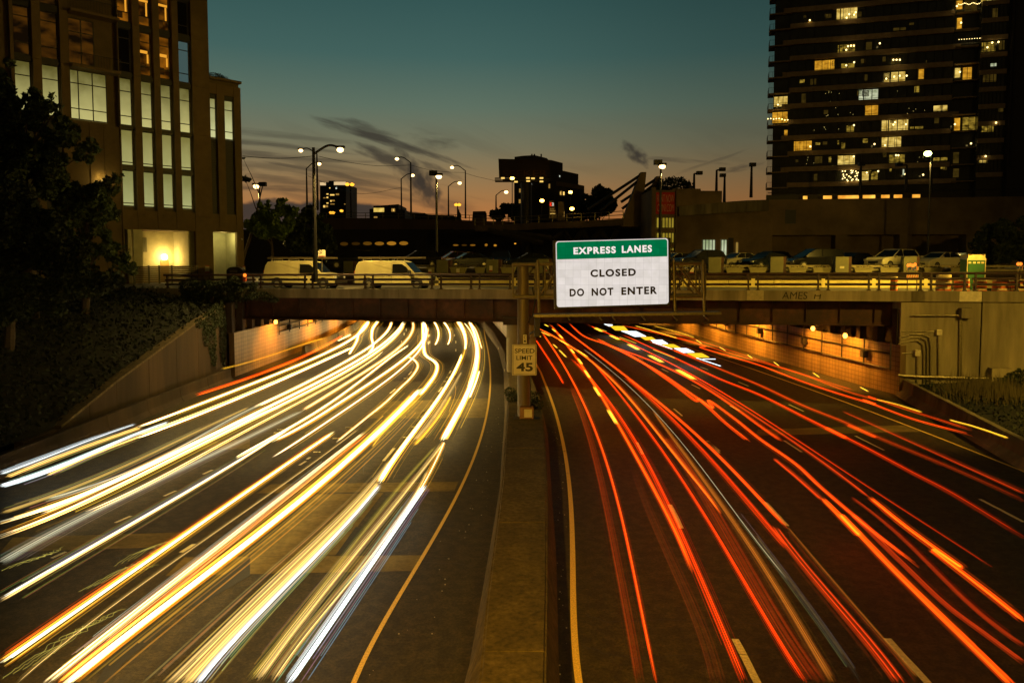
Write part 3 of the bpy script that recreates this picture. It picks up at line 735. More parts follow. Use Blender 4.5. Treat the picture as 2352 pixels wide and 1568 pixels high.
# ================================================================= SIGN POST AND OVERHEAD MESSAGE SIGN
YS = 35.5
SP = Plane(0, YS, 1, 0.035)
def sp(u, v): return SP.hit(u, v)
post = thing('sign_gantry', atZ(1208, 960, MT), 'steel gantry post and truss arm standing on the median and holding the message sign', 'gantry')
pc = atY(1200, 640, YS)
pb = atY(1203, 800, YS)
mb = MB(); mb.tube([(pb.x, YS, MT+.021), (pb.x-.02, YS, 4.2), (pb.x-.04, YS, 8.26)], [.30, .285, .27], 20)
for z in (2.0, 3.3, 4.7): mb.tube([(pb.x, YS, z), (pb.x, YS, z+.035)], .305, 20)
mb.box(pb.x-.42, pb.x+.42, YS-.42, YS+.42, MT+.021, MT+.07); mb.box(pb.x-.33, pb.x+.30, YS-.33, YS+.33, 8.26, 8.34)
part('post', mb, M['steel_post'], post)
def spw(u, v, n=0): s, z = sp(u, v); return SP.w(s, n, z)
for nm, vl, ul in (('top_chord', (607, 604), (1176, 1612)), ('bottom_chord', (681, 679), (1176, 1612))):
    for n in (-.55, .45):
        mb = MB(); mb.tube([spw(ul[0], vl[0], n), spw(ul[1], vl[1], n)], .085, 8); part(nm, mb, M['galv'], post)
mb = MB()
for u in (1178, 1230, 1250, 1534, 1545, 1606, 1614):
    for n in (-.55, .45): mb.tube([spw(u, 606, n), spw(u, 680, n)], .045, 6)
for a, b in ((1252, 1300), (1290, 1250), (1548, 1604), (1600, 1548), (1232, 1180)):
    mb.tube([spw(a, 608, -.55), spw(b, 680, -.55)], .05, 6)
mb.tube([spw(1235, 681, .45), spw(1275, 625, .45)], .05, 6); mb.tube([spw(1550, 608, .45), spw(1604, 680, .45)], .05, 6); mb.tube([spw(1556, 606, .45), spw(1606, 676, .45)], .03, 6)
part('brace', mb, M['galv'], post, each=True)
mb = MB()
for u in (1233, 1540, 1606): mb.tube([spw(u, 597, .62), spw(u+3, 716, .62)], .07, 8)
part('hanger', mb, M['galv'], post, each=True)
mb = MB(); mb.hexa([spw(1224, 725, .3), spw(1642, 719, .3), spw(1642, 719, 1.0), spw(1224, 725, 1.0), spw(1224, 719, .3), spw(1642, 713, .3), spw(1642, 713, 1.0), spw(1224, 719, 1.0)])
for u in (1300, 1372, 1402, 1470, 1541, 1612): mb.tube([spw(u, 722, .3), spw(u+4, 732, .8)], .04, 6)
part('catwalk', mb, M['galv'], post)
mb = MB(); mb.tube([spw(1222, 660, .2), spw(1228, 690, .35), spw(1222, 725, .3), spw(1212, 740, .3)], .04, 6); mb.tube([spw(1226, 640, 0), spw(1240, 665, .1), spw(1252, 672, .2)], .03, 6); part('cable', mb, M['black'], post)
# message sign
msg = thing('message_sign', spw(1400, 703, .4), 'lit overhead sign with green header reading express lanes closed do not enter', 'sign')
c00 = spw(1271, 708, .75); c10 = spw(1531, 700, .75); c01 = spw(1268, 553, .75); c11 = spw(1532, 547, .75)
back = Vector((-.02, .55, 0))
mb = MB(); mb.hexa([c00, c10, c10+back, c00+back, c01, c11, c11+back, c01+back]); o = part('cabinet', mb, M['black'], msg); bevel(o, .03, 2)
right = (c10-c00).normalized(); upv = (c01-c00).normalized(); nrm = right.cross(upv).normalized()
W_ = (c10-c00).length; H_ = (c01-c00).length
def sg(a, b, off=.03): return c00+right*(a*W_)+upv*(b*H_)+nrm*off
def rrect(x0, x1, y0, y1, r, off, corners=(1, 1, 1, 1)):
    pts = []
    rx = r/W_; ry = r/H_
    for (cx, cy_, a0, on) in ((x1-rx, y0+ry, -90, corners[0]), (x1-rx, y1-ry, 0, corners[1]), (x0+rx, y1-ry, 90, corners[2]), (x0+rx, y0+ry, 180, corners[3])):
        if on:
            for k in range(7):
                a = R(a0+15*k); pts.append(sg(cx+rx*math.cos(a), cy_+ry*math.sin(a), off))
        else:
            a = R(a0+45); pts.append(sg(cx+rx*(1 if math.cos(a) > 0 else -1), cy_+ry*(1 if math.sin(a) > 0 else -1), off))
    return pts
def led(name, c1, c2, strength):
    m = bpy.data.materials.new(name); m.use_nodes = True; t = m.node_tree; ns = t.nodes; lk = t.links
    for n in list(ns): ns.remove(n)
    tcn = ns.new('ShaderNodeTexCoord'); mp = ns.new('ShaderNodeMapping'); lk.new(tcn.outputs['Object'], mp.inputs[0])
    br_ = ns.new('ShaderNodeTexBrick'); br_.offset = 0; br_.inputs['Scale'].default_value = 1; br_.inputs['Brick Width'].default_value = .37; br_.inputs['Row Height'].default_value = .35
    br_.inputs['Mortar Size'].default_value = .012; br_.inputs['Mortar Smooth'].default_value = 1.0
    br_.inputs['Color1'].default_value = (1, 1, 1, 1); br_.inputs['Color2'].default_value = (.88, .88, .88, 1); br_.inputs['Mortar'].default_value = (.72, .72, .72, 1)
    sx = ns.new('ShaderNodeSeparateXYZ'); cx = ns.new('ShaderNodeCombineXYZ'); lk.new(mp.outputs[0], sx.inputs[0]); lk.new(sx.outputs[0], cx.inputs[0]); lk.new(sx.outputs[2], cx.inputs[1]); lk.new(cx.outputs[0], br_.inputs['Vector'])
    nz = ns.new('ShaderNodeTexNoise'); nz.inputs['Scale'].default_value = 3; nz.inputs['Detail'].default_value = 3; lk.new(tcn.outputs['Object'], nz.inputs['Vector'])
    rp = ns.new('ShaderNodeMix'); rp.data_type = 'RGBA'; rp.inputs[6].default_value = (*c1, 1); rp.inputs[7].default_value = (*c2, 1); lk.new(nz.outputs[0], rp.inputs[0])
    mx = ns.new('ShaderNodeMix'); mx.data_type = 'RGBA'; mx.blend_type = 'MULTIPLY'; mx.inputs[0].default_value = 1; lk.new(rp.outputs[2], mx.inputs[6]); lk.new(br_.outputs[0], mx.inputs[7])
    e = ns.new('ShaderNodeEmission'); e.inputs[1].default_value = strength; lk.new(mx.outputs[2], e.inputs[0]); o = ns.new('ShaderNodeOutputMaterial'); lk.new(e.outputs[0], o.inputs[0])
    return m
mb = MB(); mb.face(rrect(.018, .985, .03, .985, .13, .012)); mb.face([q-nrm*.009 for q in rrect(.018, .985, .03, .985, .13, .012)]); part('white_panel', mb, led('led_white', (.72, .66, .58), (.95, .86, .82), .95), msg)
mb = MB(); mb.face(rrect(.026, .977, .722, .972, .12, .018, (0, 1, 1, 0))); mb.face([q-nrm*.004 for q in rrect(.026, .977, .722, .972, .12, .018, (0, 1, 1, 0))]); part('green_panel', mb, led('led_green', (.0, .12, .035), (.0, .20, .07), 1.0), msg)
wt = glow_mat('led_letter_white', (.95, .84, .78), 1.0); bt = material('letter_black', (.01, .008, .008), .6, var=0)
def line_txt(s, xc0, xc1, yc0, yc1, m):   # X-crop coordinates -> sign coordinates
    def loc(x, y):
        u, v = cr('X', x, y); p = SP.hit(u, v); P_ = SP.w(p[0], .75, p[1]); d = P_-c00; return d.dot(right), d.dot(upv)
    (a, b) = loc(xc0, yc0); (c, d) = loc(xc1, yc1)
    text('lettering', s, c00+right*a+upv*b+nrm*.022, right, upv, c-a, d-b, m, msg, .01, .04, 1.22)
line_txt('EXPRESS', 425, 942, 310, 212, wt); line_txt('LANES', 1018, 1385, 296, 198, wt)
line_txt('CLOSED', 634, 1190, 590, 484, bt)
line_txt('DO', 380, 556, 826, 726, bt); line_txt('NOT', 650, 915, 820, 718, bt); line_txt('ENTER', 1015, 1452, 810, 706, bt)
# speed limit sign, kilometre plate, foot box
spd = thing('speed_limit_sign', spw(1203, 858, .36), 'white speed limit 45 sign fixed to the gantry post', 'sign')
p0 = spw(1176, 859, .36); p1 = spw(1231, 859, .36); ht = spw(1176, 789, .36).z-p0.z
mb = MB(); mb.box(p0.x, p1.x, p0.y-.01, p0.y+.02, p0.z, p0.z+ht); o = part('plate', mb, material('sign_plate', (.50, .46, .32), .5, nscale=3, var=.2), spd); 
mb = MB(); w = p1.x-p0.x; t_ = .022
for (a, b, c, d) in ((.03, w-.03, .03, .03+t_), (.03, w-.03, ht-.03-t_, ht-.03), (.03, .03+t_, .03+t_, ht-.03-t_), (w-.03-t_, w-.03, .03+t_, ht-.03-t_)): mb.box(p0.x+a, p0.x+b, p0.y-.014, p0.y-.011, p0.z+c, p0.z+d)
part('border', mb, bt, spd)
for s, x0, x1, y0, y1, bo in (('SPEED', .10, .92, .72, .865, .015), ('LIMIT', .17, .83, .50, .635, .015), ('45', .17, .85, .13, .41, .03)):
    text('lettering', s, (p0.x+w*x0, p0.y-.011, p0.z+ht*y0), (1, 0, 0), (0, 0, 1), w*(x1-x0), ht*(y1-y0), bt, spd, .004, bo)
cmp_ = thing('letter_plate', spw(1205, 787, .36), 'small pale plate with letters C M above the speed limit sign', 'sign')
a = atY(*cr('a', 298, 885), YS-.36); b = atY(*cr('a', 327, 812), YS-.36)
mb = MB(); mb.box(a.x, b.x, a.y-.01, a.y+.01, a.z, b.z); part('plate', mb, MATS['sign_plate'], cmp_)
w = b.x-a.x; h = b.z-a.z
text('lettering', 'C', (a.x+w*.2, a.y-.011, a.z+h*.54), (1, 0, 0), (0, 0, 1), w*.6, h*.36, bt, cmp_, .003, .02); text('lettering', 'M', (a.x+w*.2, a.y-.011, a.z+h*.1), (1, 0, 0), (0, 0, 1), w*.6, h*.34, bt, cmp_, .003, .02)
bx = thing('control_box', atZ(1213, 965, MT), 'brown steel control box at the foot of the gantry post', 'box')
q0 = atZ(*cr('a', 268, 1520), MT+.03); q1 = atZ(*cr('a', 385, 1520), MT+.03)
mb = MB(); mb.box(q0.x, q1.x, q0.y, q0.y+.4, MT+.06, MT+.62); o = part('housing', mb, material('box_brown', (.20, .10, .045), .6, nscale=5, var=.35), bx); bevel(o, .02, 1)
mb = MB(); mb.box(q0.x-.3, q1.x+.3, q0.y-.1, q0.y+.5, MT+.022, MT+.058); part('base_plate', mb, M['dark_metal'], bx)
mb = MB(); mb.tube([(q1.x-.15, q0.y+.2, MT+.62), (q1.x-.15, q0.y+.25, MT+1.6), (pb.x+.3, YS-.05, MT+2.2)], .04, 6); part('conduit', mb, M['dark_metal'], bx)
mb = MB(); mb.box(q0.x+.22, q1.x-.08, q0.y-.006, q0.y-.002, MT+.14, MT+.52); part('label_plate', mb, MATS['sign_plate'], bx)
def blobpts(blobs):
    bl = np.array([(*c, *(r if hasattr(r, '__len__') else (r, r, r))) for c, r in blobs]); vol = bl[:, 3]*bl[:, 4]*bl[:, 5]; vol = vol/vol.sum()
    def f(n):
        idx = RNG.choice(len(bl), n, p=vol); d = RNG.normal(size=(n, 3)); d /= np.linalg.norm(d, axis=1)[:, None]
        rr = RNG.uniform(.35, 1.0, size=(n, 1))**.5
        return bl[idx, :3] + d*rr*bl[idx, 3:]
    return f
shr = [((x, y, MT+.25), (.38, .3, .3)) for x, y in ((.0, 39.5), (.55, 39.6), (1.2, 39.8), (.9, 37.6), (1.25, 37.5), (-.1, 41))]
leaves(1500, blobpts(shr), .07, 'weed_clump', M['ivy'], None, label='dark weeds growing on the median behind the gantry post', cat='weeds', kind='stuff')
# gantry-mounted signal behind the post
sgn = thing('traffic_signal', atY(1236, 755, 46.5), 'dark unlit lane signal on an arm right of the gantry post', 'signal')
a = atY(1232, 770, 46.5); mb = MB(); mb.box(a.x-.14, a.x+.22, 46.3, 46.6, a.z-.1, a.z+1.1); o = part('housing', mb, M['black'], sgn); bevel(o, .05, 2)
mb = MB(); mb.tube([(a.x, 46.5, a.z+.3), (a.x-.5, 46.8, a.z+.05), (a.x-.9, 49, a.z-.3)], .08, 8); part('arm', mb, M['dark_metal'], sgn)

# ================================================================= WALL LAMPS UNDER THE OVERPASS
def wall_lamp(path, D, sgn, z, label, power=260, shown=True):
    p = min(path, key=lambda q: abs(q.y-D)); i = path.index(p); t = Vector(path[min(i+1, len(path)-1)])-Vector(path[max(i-1, 0)]); t.normalize(); n = Vector((t.y, -t.x, 0))*sgn
    q = p+n*.55+Vector((0, 0, z))
    th = thing('wall_lamp', q, label, 'lamp', 'lamps on the tunnel walls')
    mb = MB(); mb.tube([q+Vector((0, 0, -.0))-n*.5, q+Vector((0, 0, .18))-n*.1], .035, 6); mb.tube([q+Vector((0, 0, .2)), q+Vector((0, 0, .30))], .17, 12, .10); part('bracket', mb, M['dark_metal'], th)
    mb = MB(); mb.ball(q+Vector((0, 0, .02)), .15, 12, 8, 1.25); o = part('bulb', mb, glow_mat('amber_bulb', (1, .42, .05), 7), th, smooth=True); o.visible_shadow = True
    lamp_light('lamp_light', q+n*1.7+Vector((0, 0, .1)), power, AMBER, .25, th, spot=128, aim=q-n*.5+Vector((0, 0, -2.6)))
wall_lamp(LW, 60.5, 1, 3.4, 'amber wall lamp at the left end of the left tunnel wall', 1500)
wall_lamp(RW, 50.6, -1, 3.25, 'amber wall lamp nearest the right abutment, right of its twin', 1500)
wall_lamp(RW, 55.6, -1, 3.35, 'amber wall lamp on the right tunnel wall, left of its twin', 1500)
for D in (66, 76, 88, 100, 116, 132): wall_lamp(RW, D, -1, 3.5, 'amber lamp added out of sight deep under the overpass', 3200)  # unseen lamps added to light the deeper tunnel walls
for D in (72, 84, 98, 116, 132): wall_lamp(LW, D, 1, 3.5, 'amber lamp added out of sight deep under the overpass', 2600)

# ================================================================= LIGHT TRAILS OF THE PASSING TRAFFIC
def trail_mat():
    m = bpy.data.materials.new('vehicle_light'); m.use_nodes = True; t = m.node_tree; ns = t.nodes; lk = t.links
    for n in list(ns): ns.remove(n)
    at = ns.new('ShaderNodeAttribute'); at.attribute_name = 'Col'; at.attribute_type = 'GEOMETRY'
    e = ns.new('ShaderNodeEmission'); lk.new(at.outputs['Color'], e.inputs[0]); e.inputs[1].default_value = 1.0
    tr_ = ns.new('ShaderNodeBsdfTransparent'); ad = ns.new('ShaderNodeAddShader'); lk.new(e.outputs[0], ad.inputs[0]); lk.new(tr_.outputs[0], ad.inputs[1])
    o = ns.new('ShaderNodeOutputMaterial'); lk.new(ad.outputs[0], o.inputs[0]); return m
TM = trail_mat()
# palettes: list of (linear rgb) strands from one side to the other; picked per strand with jitter
ST = {
 'W': [(.42, .13, .002), (.9, .50, .05), (1.5, 1.18, .42), (1.6, 1.42, .85), (1.6, 1.42, .85), (1.4, 1.08, .35), (.9, .50, .05), (.42, .13, .002)],
 'WG': [(.34, .12, .003), (.55, .28, .02), (.95, .70, .30), (1.05, .84, .45), (.45, .19, .006), (.28, .10, .002)],
 'WO': [(.42, .07, .001), (.35, .11, .004), (.8, .6, .28), (1.05, .9, .6), (.6, .42, .2), (.15, .06, .005)],
 'G': [(.35, .17, .015), (.6, .36, .06), (.85, .55, .16), (.55, .32, .05), (.7, .44, .12), (.2, .1, .01)],
 'T': [(.22, .13, .02), (.5, .30, .08), (.62, .40, .13), (.52, .31, .08), (.66, .44, .15), (.42, .25, .06), (.2, .12, .02)],
 'TW': [(.35, .2, .04), (.8, .55, .22), (1.3, 1.0, .5), (.7, .42, .10), (1.1, .8, .4), (.25, .15, .03)],
 'B': [(.12, .14, .13), (.42, .50, .50), (.62, .68, .66), (.70, .76, .76), (.5, .56, .56), (.16, .18, .16)],
 'N': [(.06, .055, .03), (.22, .22, .15), (.26, .26, .18), (.24, .23, .15), (.08, .07, .04)],
 'Y': [(.6, .28, .005), (1.3, .72, .05), (1.2, .6, .02), (.5, .22, .005)],
 'YG': [(.10, .085, .01), (.22, .17, .02), (.30, .22, .03), (.12, .09, .01)],
 'O': [(.35, .045, .002), (.75, .13, .004), (1.1, .24, .01), (.85, .16, .005), (.4, .05, .002)],
 'OY': [(.6, .08, .003), (1.0, .25, .01), (1.6, .62, .05), (1.1, .32, .01), (.8, .1, .003)],
 'R': [(.16, .008, .0005), (.5, .02, .001), (.62, .028, .001), (.55, .022, .001), (.2, .01, .0005)],
 'RO': [(.35, .02, .001), (.7, .055, .002), (.85, .09, .003), (.7, .055, .002), (.35, .02, .001)],
 'D': [(.03, .0025, .0002), (.065, .005, .0003), (.05, .004, .0003), (.07, .006, .0004), (.03, .003, .0002)],
 'DD': [(.02, .003, .0004), (.028, .004, .0005), (.016, .003, .0004), (.03, .004, .0005)],
 'RB': [(.09, .006, .0005), (.20, .012, .001), (.17, .010, .001), (.22, .014, .001), (.08, .005, .0005)],
 'OB': [(.05, .012, .001), (.12, .035, .003), (.18, .05, .004), (.10, .03, .003), (.05, .01, .001)],
 'S': [(.02, .018, .008), (.5, .44, .24), (.03, .028, .012), (.36, .32, .18), (.02, .018, .01)],
}
for k_ in ST:
    if k_ not in ('W', 'WG', 'WO'):
        f_ = .85 if k_ in ('O', 'RO', 'R') else (.38 if k_ == 'OY' else (.5 if k_ not in ('RB', 'D', 'DD', 'OB') else .75))
        if k_ in ('D', 'DD', 'RB'): f_ = 1.0
        ST[k_] = [tuple(c*f_ for c in q) for q in ST[k_]]
for k_ in ('R', 'RO', 'O'): ST[k_] = [tuple(c*.86 for c in q) for q in ST[k_]]
ST['OY'] = [(.42, .02, .001), (.6, .045, .001), (.75, .09, .003), (.6, .05, .001), (.42, .02, .001)]
for k_, f_ in (('T', .95), ('TW', 1.1), ('G', 1.15), ('B', 1.2)): ST[k_] = [tuple(c*f_ for c in q) for q in ST[k_]]
ST['O'] = [(r_, g_*.72, b_) for r_, g_, b_ in ST['O']]; ST['RO'] = [(r_, g_*.8, b_) for r_, g_, b_ in ST['RO']]
def ribbon(th, pts, w0, w1, strands, name='light_streak', thick=.07, seed=0, zj=.05, fade0=.02, fade1=.02, hairs=()):
    """a bundle of luminous threads carried along a 3D path, each thread a thin square bar"""
    rnd = random.Random(seed); m = len(pts); vs = []; fs = []; cs = []
    n = len(strands); L_ = [0]
    for i in range(1, m): L_.append(L_[-1]+(pts[i]-pts[i-1]).length)
    tot = L_[-1]
    gaps = [rnd.uniform(.6, 1.4) for _ in strands]; gs = sum(gaps); acc = -.5; spec = []
    for g_, colr in zip(gaps, strands): spec.append((acc+g_/gs*.5, g_/gs, colr)); acc += g_/gs
    for q, colr in enumerate(hairs): spec.append(((.60+.22*(q//2)+rnd.uniform(-.08, .08))*(1 if q % 2 else -1), .07, colr))
    for k, (c0, wf, colr) in enumerate(spec):
        dz = rnd.uniform(-zj, zj)
        i0 = 0 if k in (n//2, ) else int(rnd.uniform(0, .03 if k < n else .25)*m); i1 = m - (0 if k == n//2 else int(rnd.uniform(0, .03 if k < n else .2)*m))
        b = len(vs); cnt = 0
        for i in range(i0, i1):
            f = L_[i]/tot; w = w0+(w1-w0)*f
            t = pts[min(i+1, m-1)]-pts[max(i-1, 0)]; t.z = 0; t.normalize(); lat = Vector((t.y, -t.x, 0))
            c = pts[i]+lat*(c0*w)+Vector((0, 0, dz)); hw_ = lat*(w*wf*.5)
            hz = Vector((0, 0, max(.004, min(thick, w*wf*.6)/2)))
            vs += [c-hw_-hz, c+hw_-hz, c+hw_+hz, c-hw_+hz]
            g = 1+.18*math.sin(f*19+seed+k*2.1)+.10*math.sin(f*57+k)
            if fade0 and f < fade0: g *= .15+.85*f/fade0
            if fade1 and f > 1-fade1: g *= .15+.85*(1-f)/fade1
            cs += [(colr[0]*g, colr[1]*g, colr[2]*g, 1)]*4; cnt += 1
        for i in range(cnt-1):
            a = b+4*i
            for q in range(4): fs.append((a+q, a+(q+1) % 4, a+4+(q+1) % 4, a+4+q))
        fs.append((b, b+1, b+2, b+3)); e = b+4*(cnt-1); fs.append((e+3, e+2, e+1, e))
    org = WL[th.name] if th is not None else None
    if org is None:
        org = Vector((pts[0].x, pts[0].y, pts[0].z))
    me = bpy.data.meshes.new(name); me.from_pydata([tuple(v-org) for v in vs], [], fs); me.update()
    ca = me.color_attributes.new(name='Col', type='FLOAT_COLOR', domain='POINT')
    ca.data.foreach_set('color', np.array(cs, dtype=np.float32).ravel())
    me.materials.append(TM); o = _link(bpy.data.objects.new(name, me)); WL[o.name] = org
    if th is not None: o.parent = th
    else: o.location = org
    return o
def trail(label, style, z, w0, w1, pts, nst=None, seed=0, n=70, red=False, k_=1.0, bend=False, **kw):
    """pts: (crop, x, y) far to near; w0 / w1: widths in photo pixels at the two ends"""
    px = [cr(*p) for p in pts]
    vv = np.array([q[1] for q in px]); uu = np.array([q[0] for q in px])
    if not bend and len(px) >= 4 and np.all(np.diff(vv) > 0):
        V = vv-vv[0]; c = np.polyfit(V/V[-1], uu, min(3 if len(px) < 9 else 4, len(px)-2)); tt = np.linspace(0, 1, n)
        fine = [atZ(float(np.polyval(c, t)), float(vv[0]+t*V[-1]), z) for t in tt]
    else:
        cp = catmull([Vector((q[0], q[1], 0)) for q in px], n); fine = [atZ(q.x, q.y, z) for q in cp]
    P_ = fine
    wf_ = .85 if red else 1.06; a = wf_*w0*KK*P_[0].y/FPX; b = wf_*w1*KK*P_[-1].y/FPX
    path = fine; pal = ST[style]; rnd = random.Random(seed*7+3)
    nst = max(nst or 0, len(pal), min(14, int(w1/3.2)+4) if style != 'W' else 0); str_ = []; lo_, hi_ = (.9, 1.1) if style[0] == 'W' else (.45, 1.45) if red else (.72, 1.28)
    for i in range(nst):
        f = i/(nst-1)*(len(pal)-1) if nst > 1 else 0; j = int(f); j2 = min(j+1, len(pal)-1); q = f-j
        g = rnd.uniform(lo_, hi_)*k_; str_.append(tuple((pal[j][c]*(1-q)+pal[j2][c]*q)*g for c in range(3)))
    hair = [tuple(c*rnd.uniform(.10, .34) for c in pal[len(pal)//2-1]) if style[0] != 'W' else (lambda q: (q, q*rnd.uniform(.4, .62), q*.04))(rnd.choice((.05, .08, .14, .3))) for _ in range(9 if not red else 5)] if min(w0, w1) > 5 else []
    o = ribbon(None, path, a, b, str_, hairs=hair, name='taillight_trail' if red else 'headlight_trail', seed=seed, **kw)
    props(o, label, 'light trail', 'red tail light trails' if red else 'white headlight trails')
    return o
HZ = .62; TZ = .85
def h(label, style, w0, w1, pts, z=HZ, **kw): h.s += 1; return trail(label, style, z, w0, w1, pts, seed=h.s, **kw)
def r(label, style, w0, w1, pts, z=TZ, **kw): r.s += 1; return trail(label, style, z, w0, w1, pts, seed=r.s+100, red=True, **kw)
h.s = 0; r.s = 0
# --- oncoming side
h('thin yellow streak floating high along the left tunnel wall', 'Y', 4, 4, [('A', 1740, 300), ('A', 1350, 425), ('A', 1070, 520), ('A', 850, 585), ('A', 540, 662)], z=2.3)
h('orange streak lowest on the far left, ending by the retaining wall', 'OY', 8, 13, [('A', 1960, 270), ('A', 1580, 490), ('A', 1050, 685), ('A', 700, 830), ('A', 400, 925), ('A', 232, 968)])
h('thick white trail nearest the left tunnel wall, turning orange at the frame edge', 'W', 16, 22, [('B', 510, 105), ('B', 430, 205), ('B', 370, 290), ('B', 250, 370), ('B', 0, 460), ('A', 1600, 560), ('A', 1170, 735), ('A', 800, 890), ('A', 400, 1035), ('A', 0, 1190), ('C', 1300, 375)], n=90)
h('yellow continuation of the leftmost white trail with a blunt end', 'G', 20, 20, [('C', 1320, 372), ('C', 900, 520), ('C', 500, 665), ('C', 65, 838)], k_=1.3)
h('thick white trail second from the left tunnel wall', 'W', 13, 24, [('B', 335, 400), ('B', 200, 460), ('B', 0, 560), ('A', 1400, 720), ('A', 1000, 890), ('A', 600, 1060), ('A', 0, 1300), ('C', 1300, 462)], n=80)
h('gold continuation of the second trail, ending above the dark lane', 'G', 18, 16, [('C', 1320, 455), ('C', 900, 618), ('C', 445, 820)], k_=1.5)
h('grey-blue faint band along the left roadside barrier', 'B', 10, 34, [('C', 1275, 340), ('C', 1100, 395), ('C', 900, 470), ('C', 500, 620), ('C', 0, 808)], nst=9, k_=.62)
h('bright blue-white band just right of the grey-blue one at the left edge', 'B', 6, 42, [('C', 1592, 322), ('C', 1450, 370), ('C', 1200, 470), ('C', 800, 640), ('C', 0, 930)], nst=10, k_=1.05)
h('short steep white squiggle below the left end of the girder', 'W', 16, 12, [('B', 505, 105), ('B', 400, 240), ('B', 370, 340), ('B', 285, 490)], n=30, bend=True)
h('curling white trail joining the third column of headlights', 'W', 16, 10, [('B', 620, 105), ('B', 562, 190), ('B', 548, 290), ('B', 565, 400), ('B', 515, 480)], n=40, bend=True)
h('small white dash beside the left kerb under the overpass', 'W', 7, 7, [('A', 2070, 255), ('A', 1915, 330)], n=12)
h('white trail bending left from the third gap under the girder', 'W', 13, 15, [('B', 775, 110), ('B', 760, 190), ('B', 640, 310), ('B', 500, 415), ('B', 300, 540), ('B', 0, 705), ('A', 1500, 850), ('A', 1200, 980), ('A', 950, 1105)], n=80)
h('faint gold band with a rounded end in the third lane from the left', 'G', 8, 38, [('A', 870, 1112), ('A', 600, 1235), ('A', 350, 1345), ('C', 1646, 515), ('C', 1100, 765), ('C', 500, 1010), ('C', 0, 1180)], nst=6, k_=.34)
h('thin greenish band beneath the gold one', 'N', 10, 26, [('A', 1150, 1010), ('A', 950, 1115), ('A', 500, 1335), ('C', 1646, 590), ('C', 1000, 880), ('C', 420, 1060)], k_=1.2)
h('bright white trail in the middle of the left bundle', 'W', 12, 30, [('B', 900, 110), ('B', 890, 190), ('B', 740, 330), ('B', 600, 440), ('B', 400, 550), ('B', 0, 770), ('A', 1400, 950), ('A', 1230, 1040), ('A', 1080, 1140), ('A', 800, 1270), ('A', 400, 1440), ('C', 1726, 590), ('C', 1200, 830), ('C', 800, 1000), ('C', 400, 1150), ('C', 0, 1275)], n=130, nst=8)
h('wide cream trail ending with a rounded tip, lower in the left bundle', 'TW', 14, 20, [('A', 1250, 1100), ('A', 950, 1210), ('A', 600, 1370), ('A', 170, 1560), ('C', 1300, 780), ('C', 800, 1000), ('C', 405, 1182)], nst=6, k_=1.3)
h('broad golden trail crossing the left edge below the cream one', 'WG', 16, 44, [('B', 930, 110), ('B', 905, 200), ('B', 765, 345), ('B', 600, 465), ('B', 400, 590), ('B', 0, 830), ('A', 1450, 990), ('A', 1050, 1190), ('A', 600, 1400), ('A', 250, 1560), ('C', 1300, 850), ('C', 700, 1110), ('C', 0, 1400)], n=130, nst=9)
h('narrow white trail ending in a bright tip over the dark asphalt', 'WG', 6, 13, [('B', 690, 460), ('B', 400, 650), ('B', 150, 805), ('A', 1764, 895), ('A', 1600, 985), ('A', 1430, 1060), ('A', 1280, 1160), ('A', 900, 1350), ('A', 500, 1560), ('C', 1500, 850), ('C', 1000, 1090), ('C', 802, 1172)], n=110, nst=4)
h('white trail with gold flank bending from the fifth gap under the girder', 'WG', 13, 14, [('B', 1035, 110), ('B', 1020, 220), ('B', 920, 375), ('B', 760, 500), ('B', 560, 640), ('B', 330, 780), ('B', 100, 930), ('B', 0, 990), ('A', 1600, 1090), ('A', 1495, 1152)], n=100)
h('broad pale grey-green band crossing the dark left lane', 'N', 14, 46, [('A', 1500, 1150), ('A', 1100, 1345), ('A', 700, 1545), ('C', 1700, 765), ('C', 1100, 1065), ('C', 430, 1400), ('E', 200, 320), ('E', 0, 440)], nst=8, n=80)
h('white trail ending in the bright tip left of centre', 'W', 7, 16, [('B', 985, 380), ('B', 700, 600), ('B', 500, 735), ('B', 300, 880), ('B', 130, 1000), ('B', 0, 1105), ('A', 1600, 1225), ('A', 1200, 1440), ('D', 290, 425), ('D', 112, 542)], n=100)
h('white trail continuing into a tan stripe across the lower left', 'W', 17, 16, [('B', 1160, 110), ('B', 1150, 300), ('B', 1080, 420), ('B', 980, 520), ('B', 800, 650), ('B', 560, 800), ('B', 350, 935), ('B', 200, 1060), ('B', 0, 1185), ('A', 1500, 1325), ('A', 1150, 1520)], n=100)
h('tan and blue-white twin stripe running off the left edge', 'T', 18, 42, [('D', 600, 270), ('D', 300, 460), ('D', 0, 660), ('C', 1600, 1070), ('C', 1000, 1411), ('E', 500, 515), ('E', 0, 790)], nst=7)
h('hairline blue-white edge above the tan stripe at lower left', 'B', 6, 10, [('D', 600, 262), ('D', 0, 645), ('C', 1600, 1055), ('C', 1000, 1395), ('E', 500, 490), ('E', 0, 762)], nst=3, k_=1.1)
h('white trail with an orange flank ending beside a scratch in the asphalt', 'WO', 12, 17, [('B', 1195, 180), ('B', 1150, 400), ('B', 1000, 560), ('B', 700, 810), ('B', 420, 1000), ('B', 300, 1120), ('B', 0, 1290), ('A', 1500, 1465), ('D', 700, 375), ('D', 458, 528)], n=110)
h('massive white trail sweeping from the S-bend to the lower left corner', 'W', 15, 20, [('B', 1150, 110), ('B', 1155, 250), ('B', 1160, 400), ('B', 1185, 500), ('B', 1290, 575), ('B', 1320, 640), ('B', 1290, 735), ('B', 1200, 860), ('B', 1115, 960)], n=70, nst=5, bend=True)
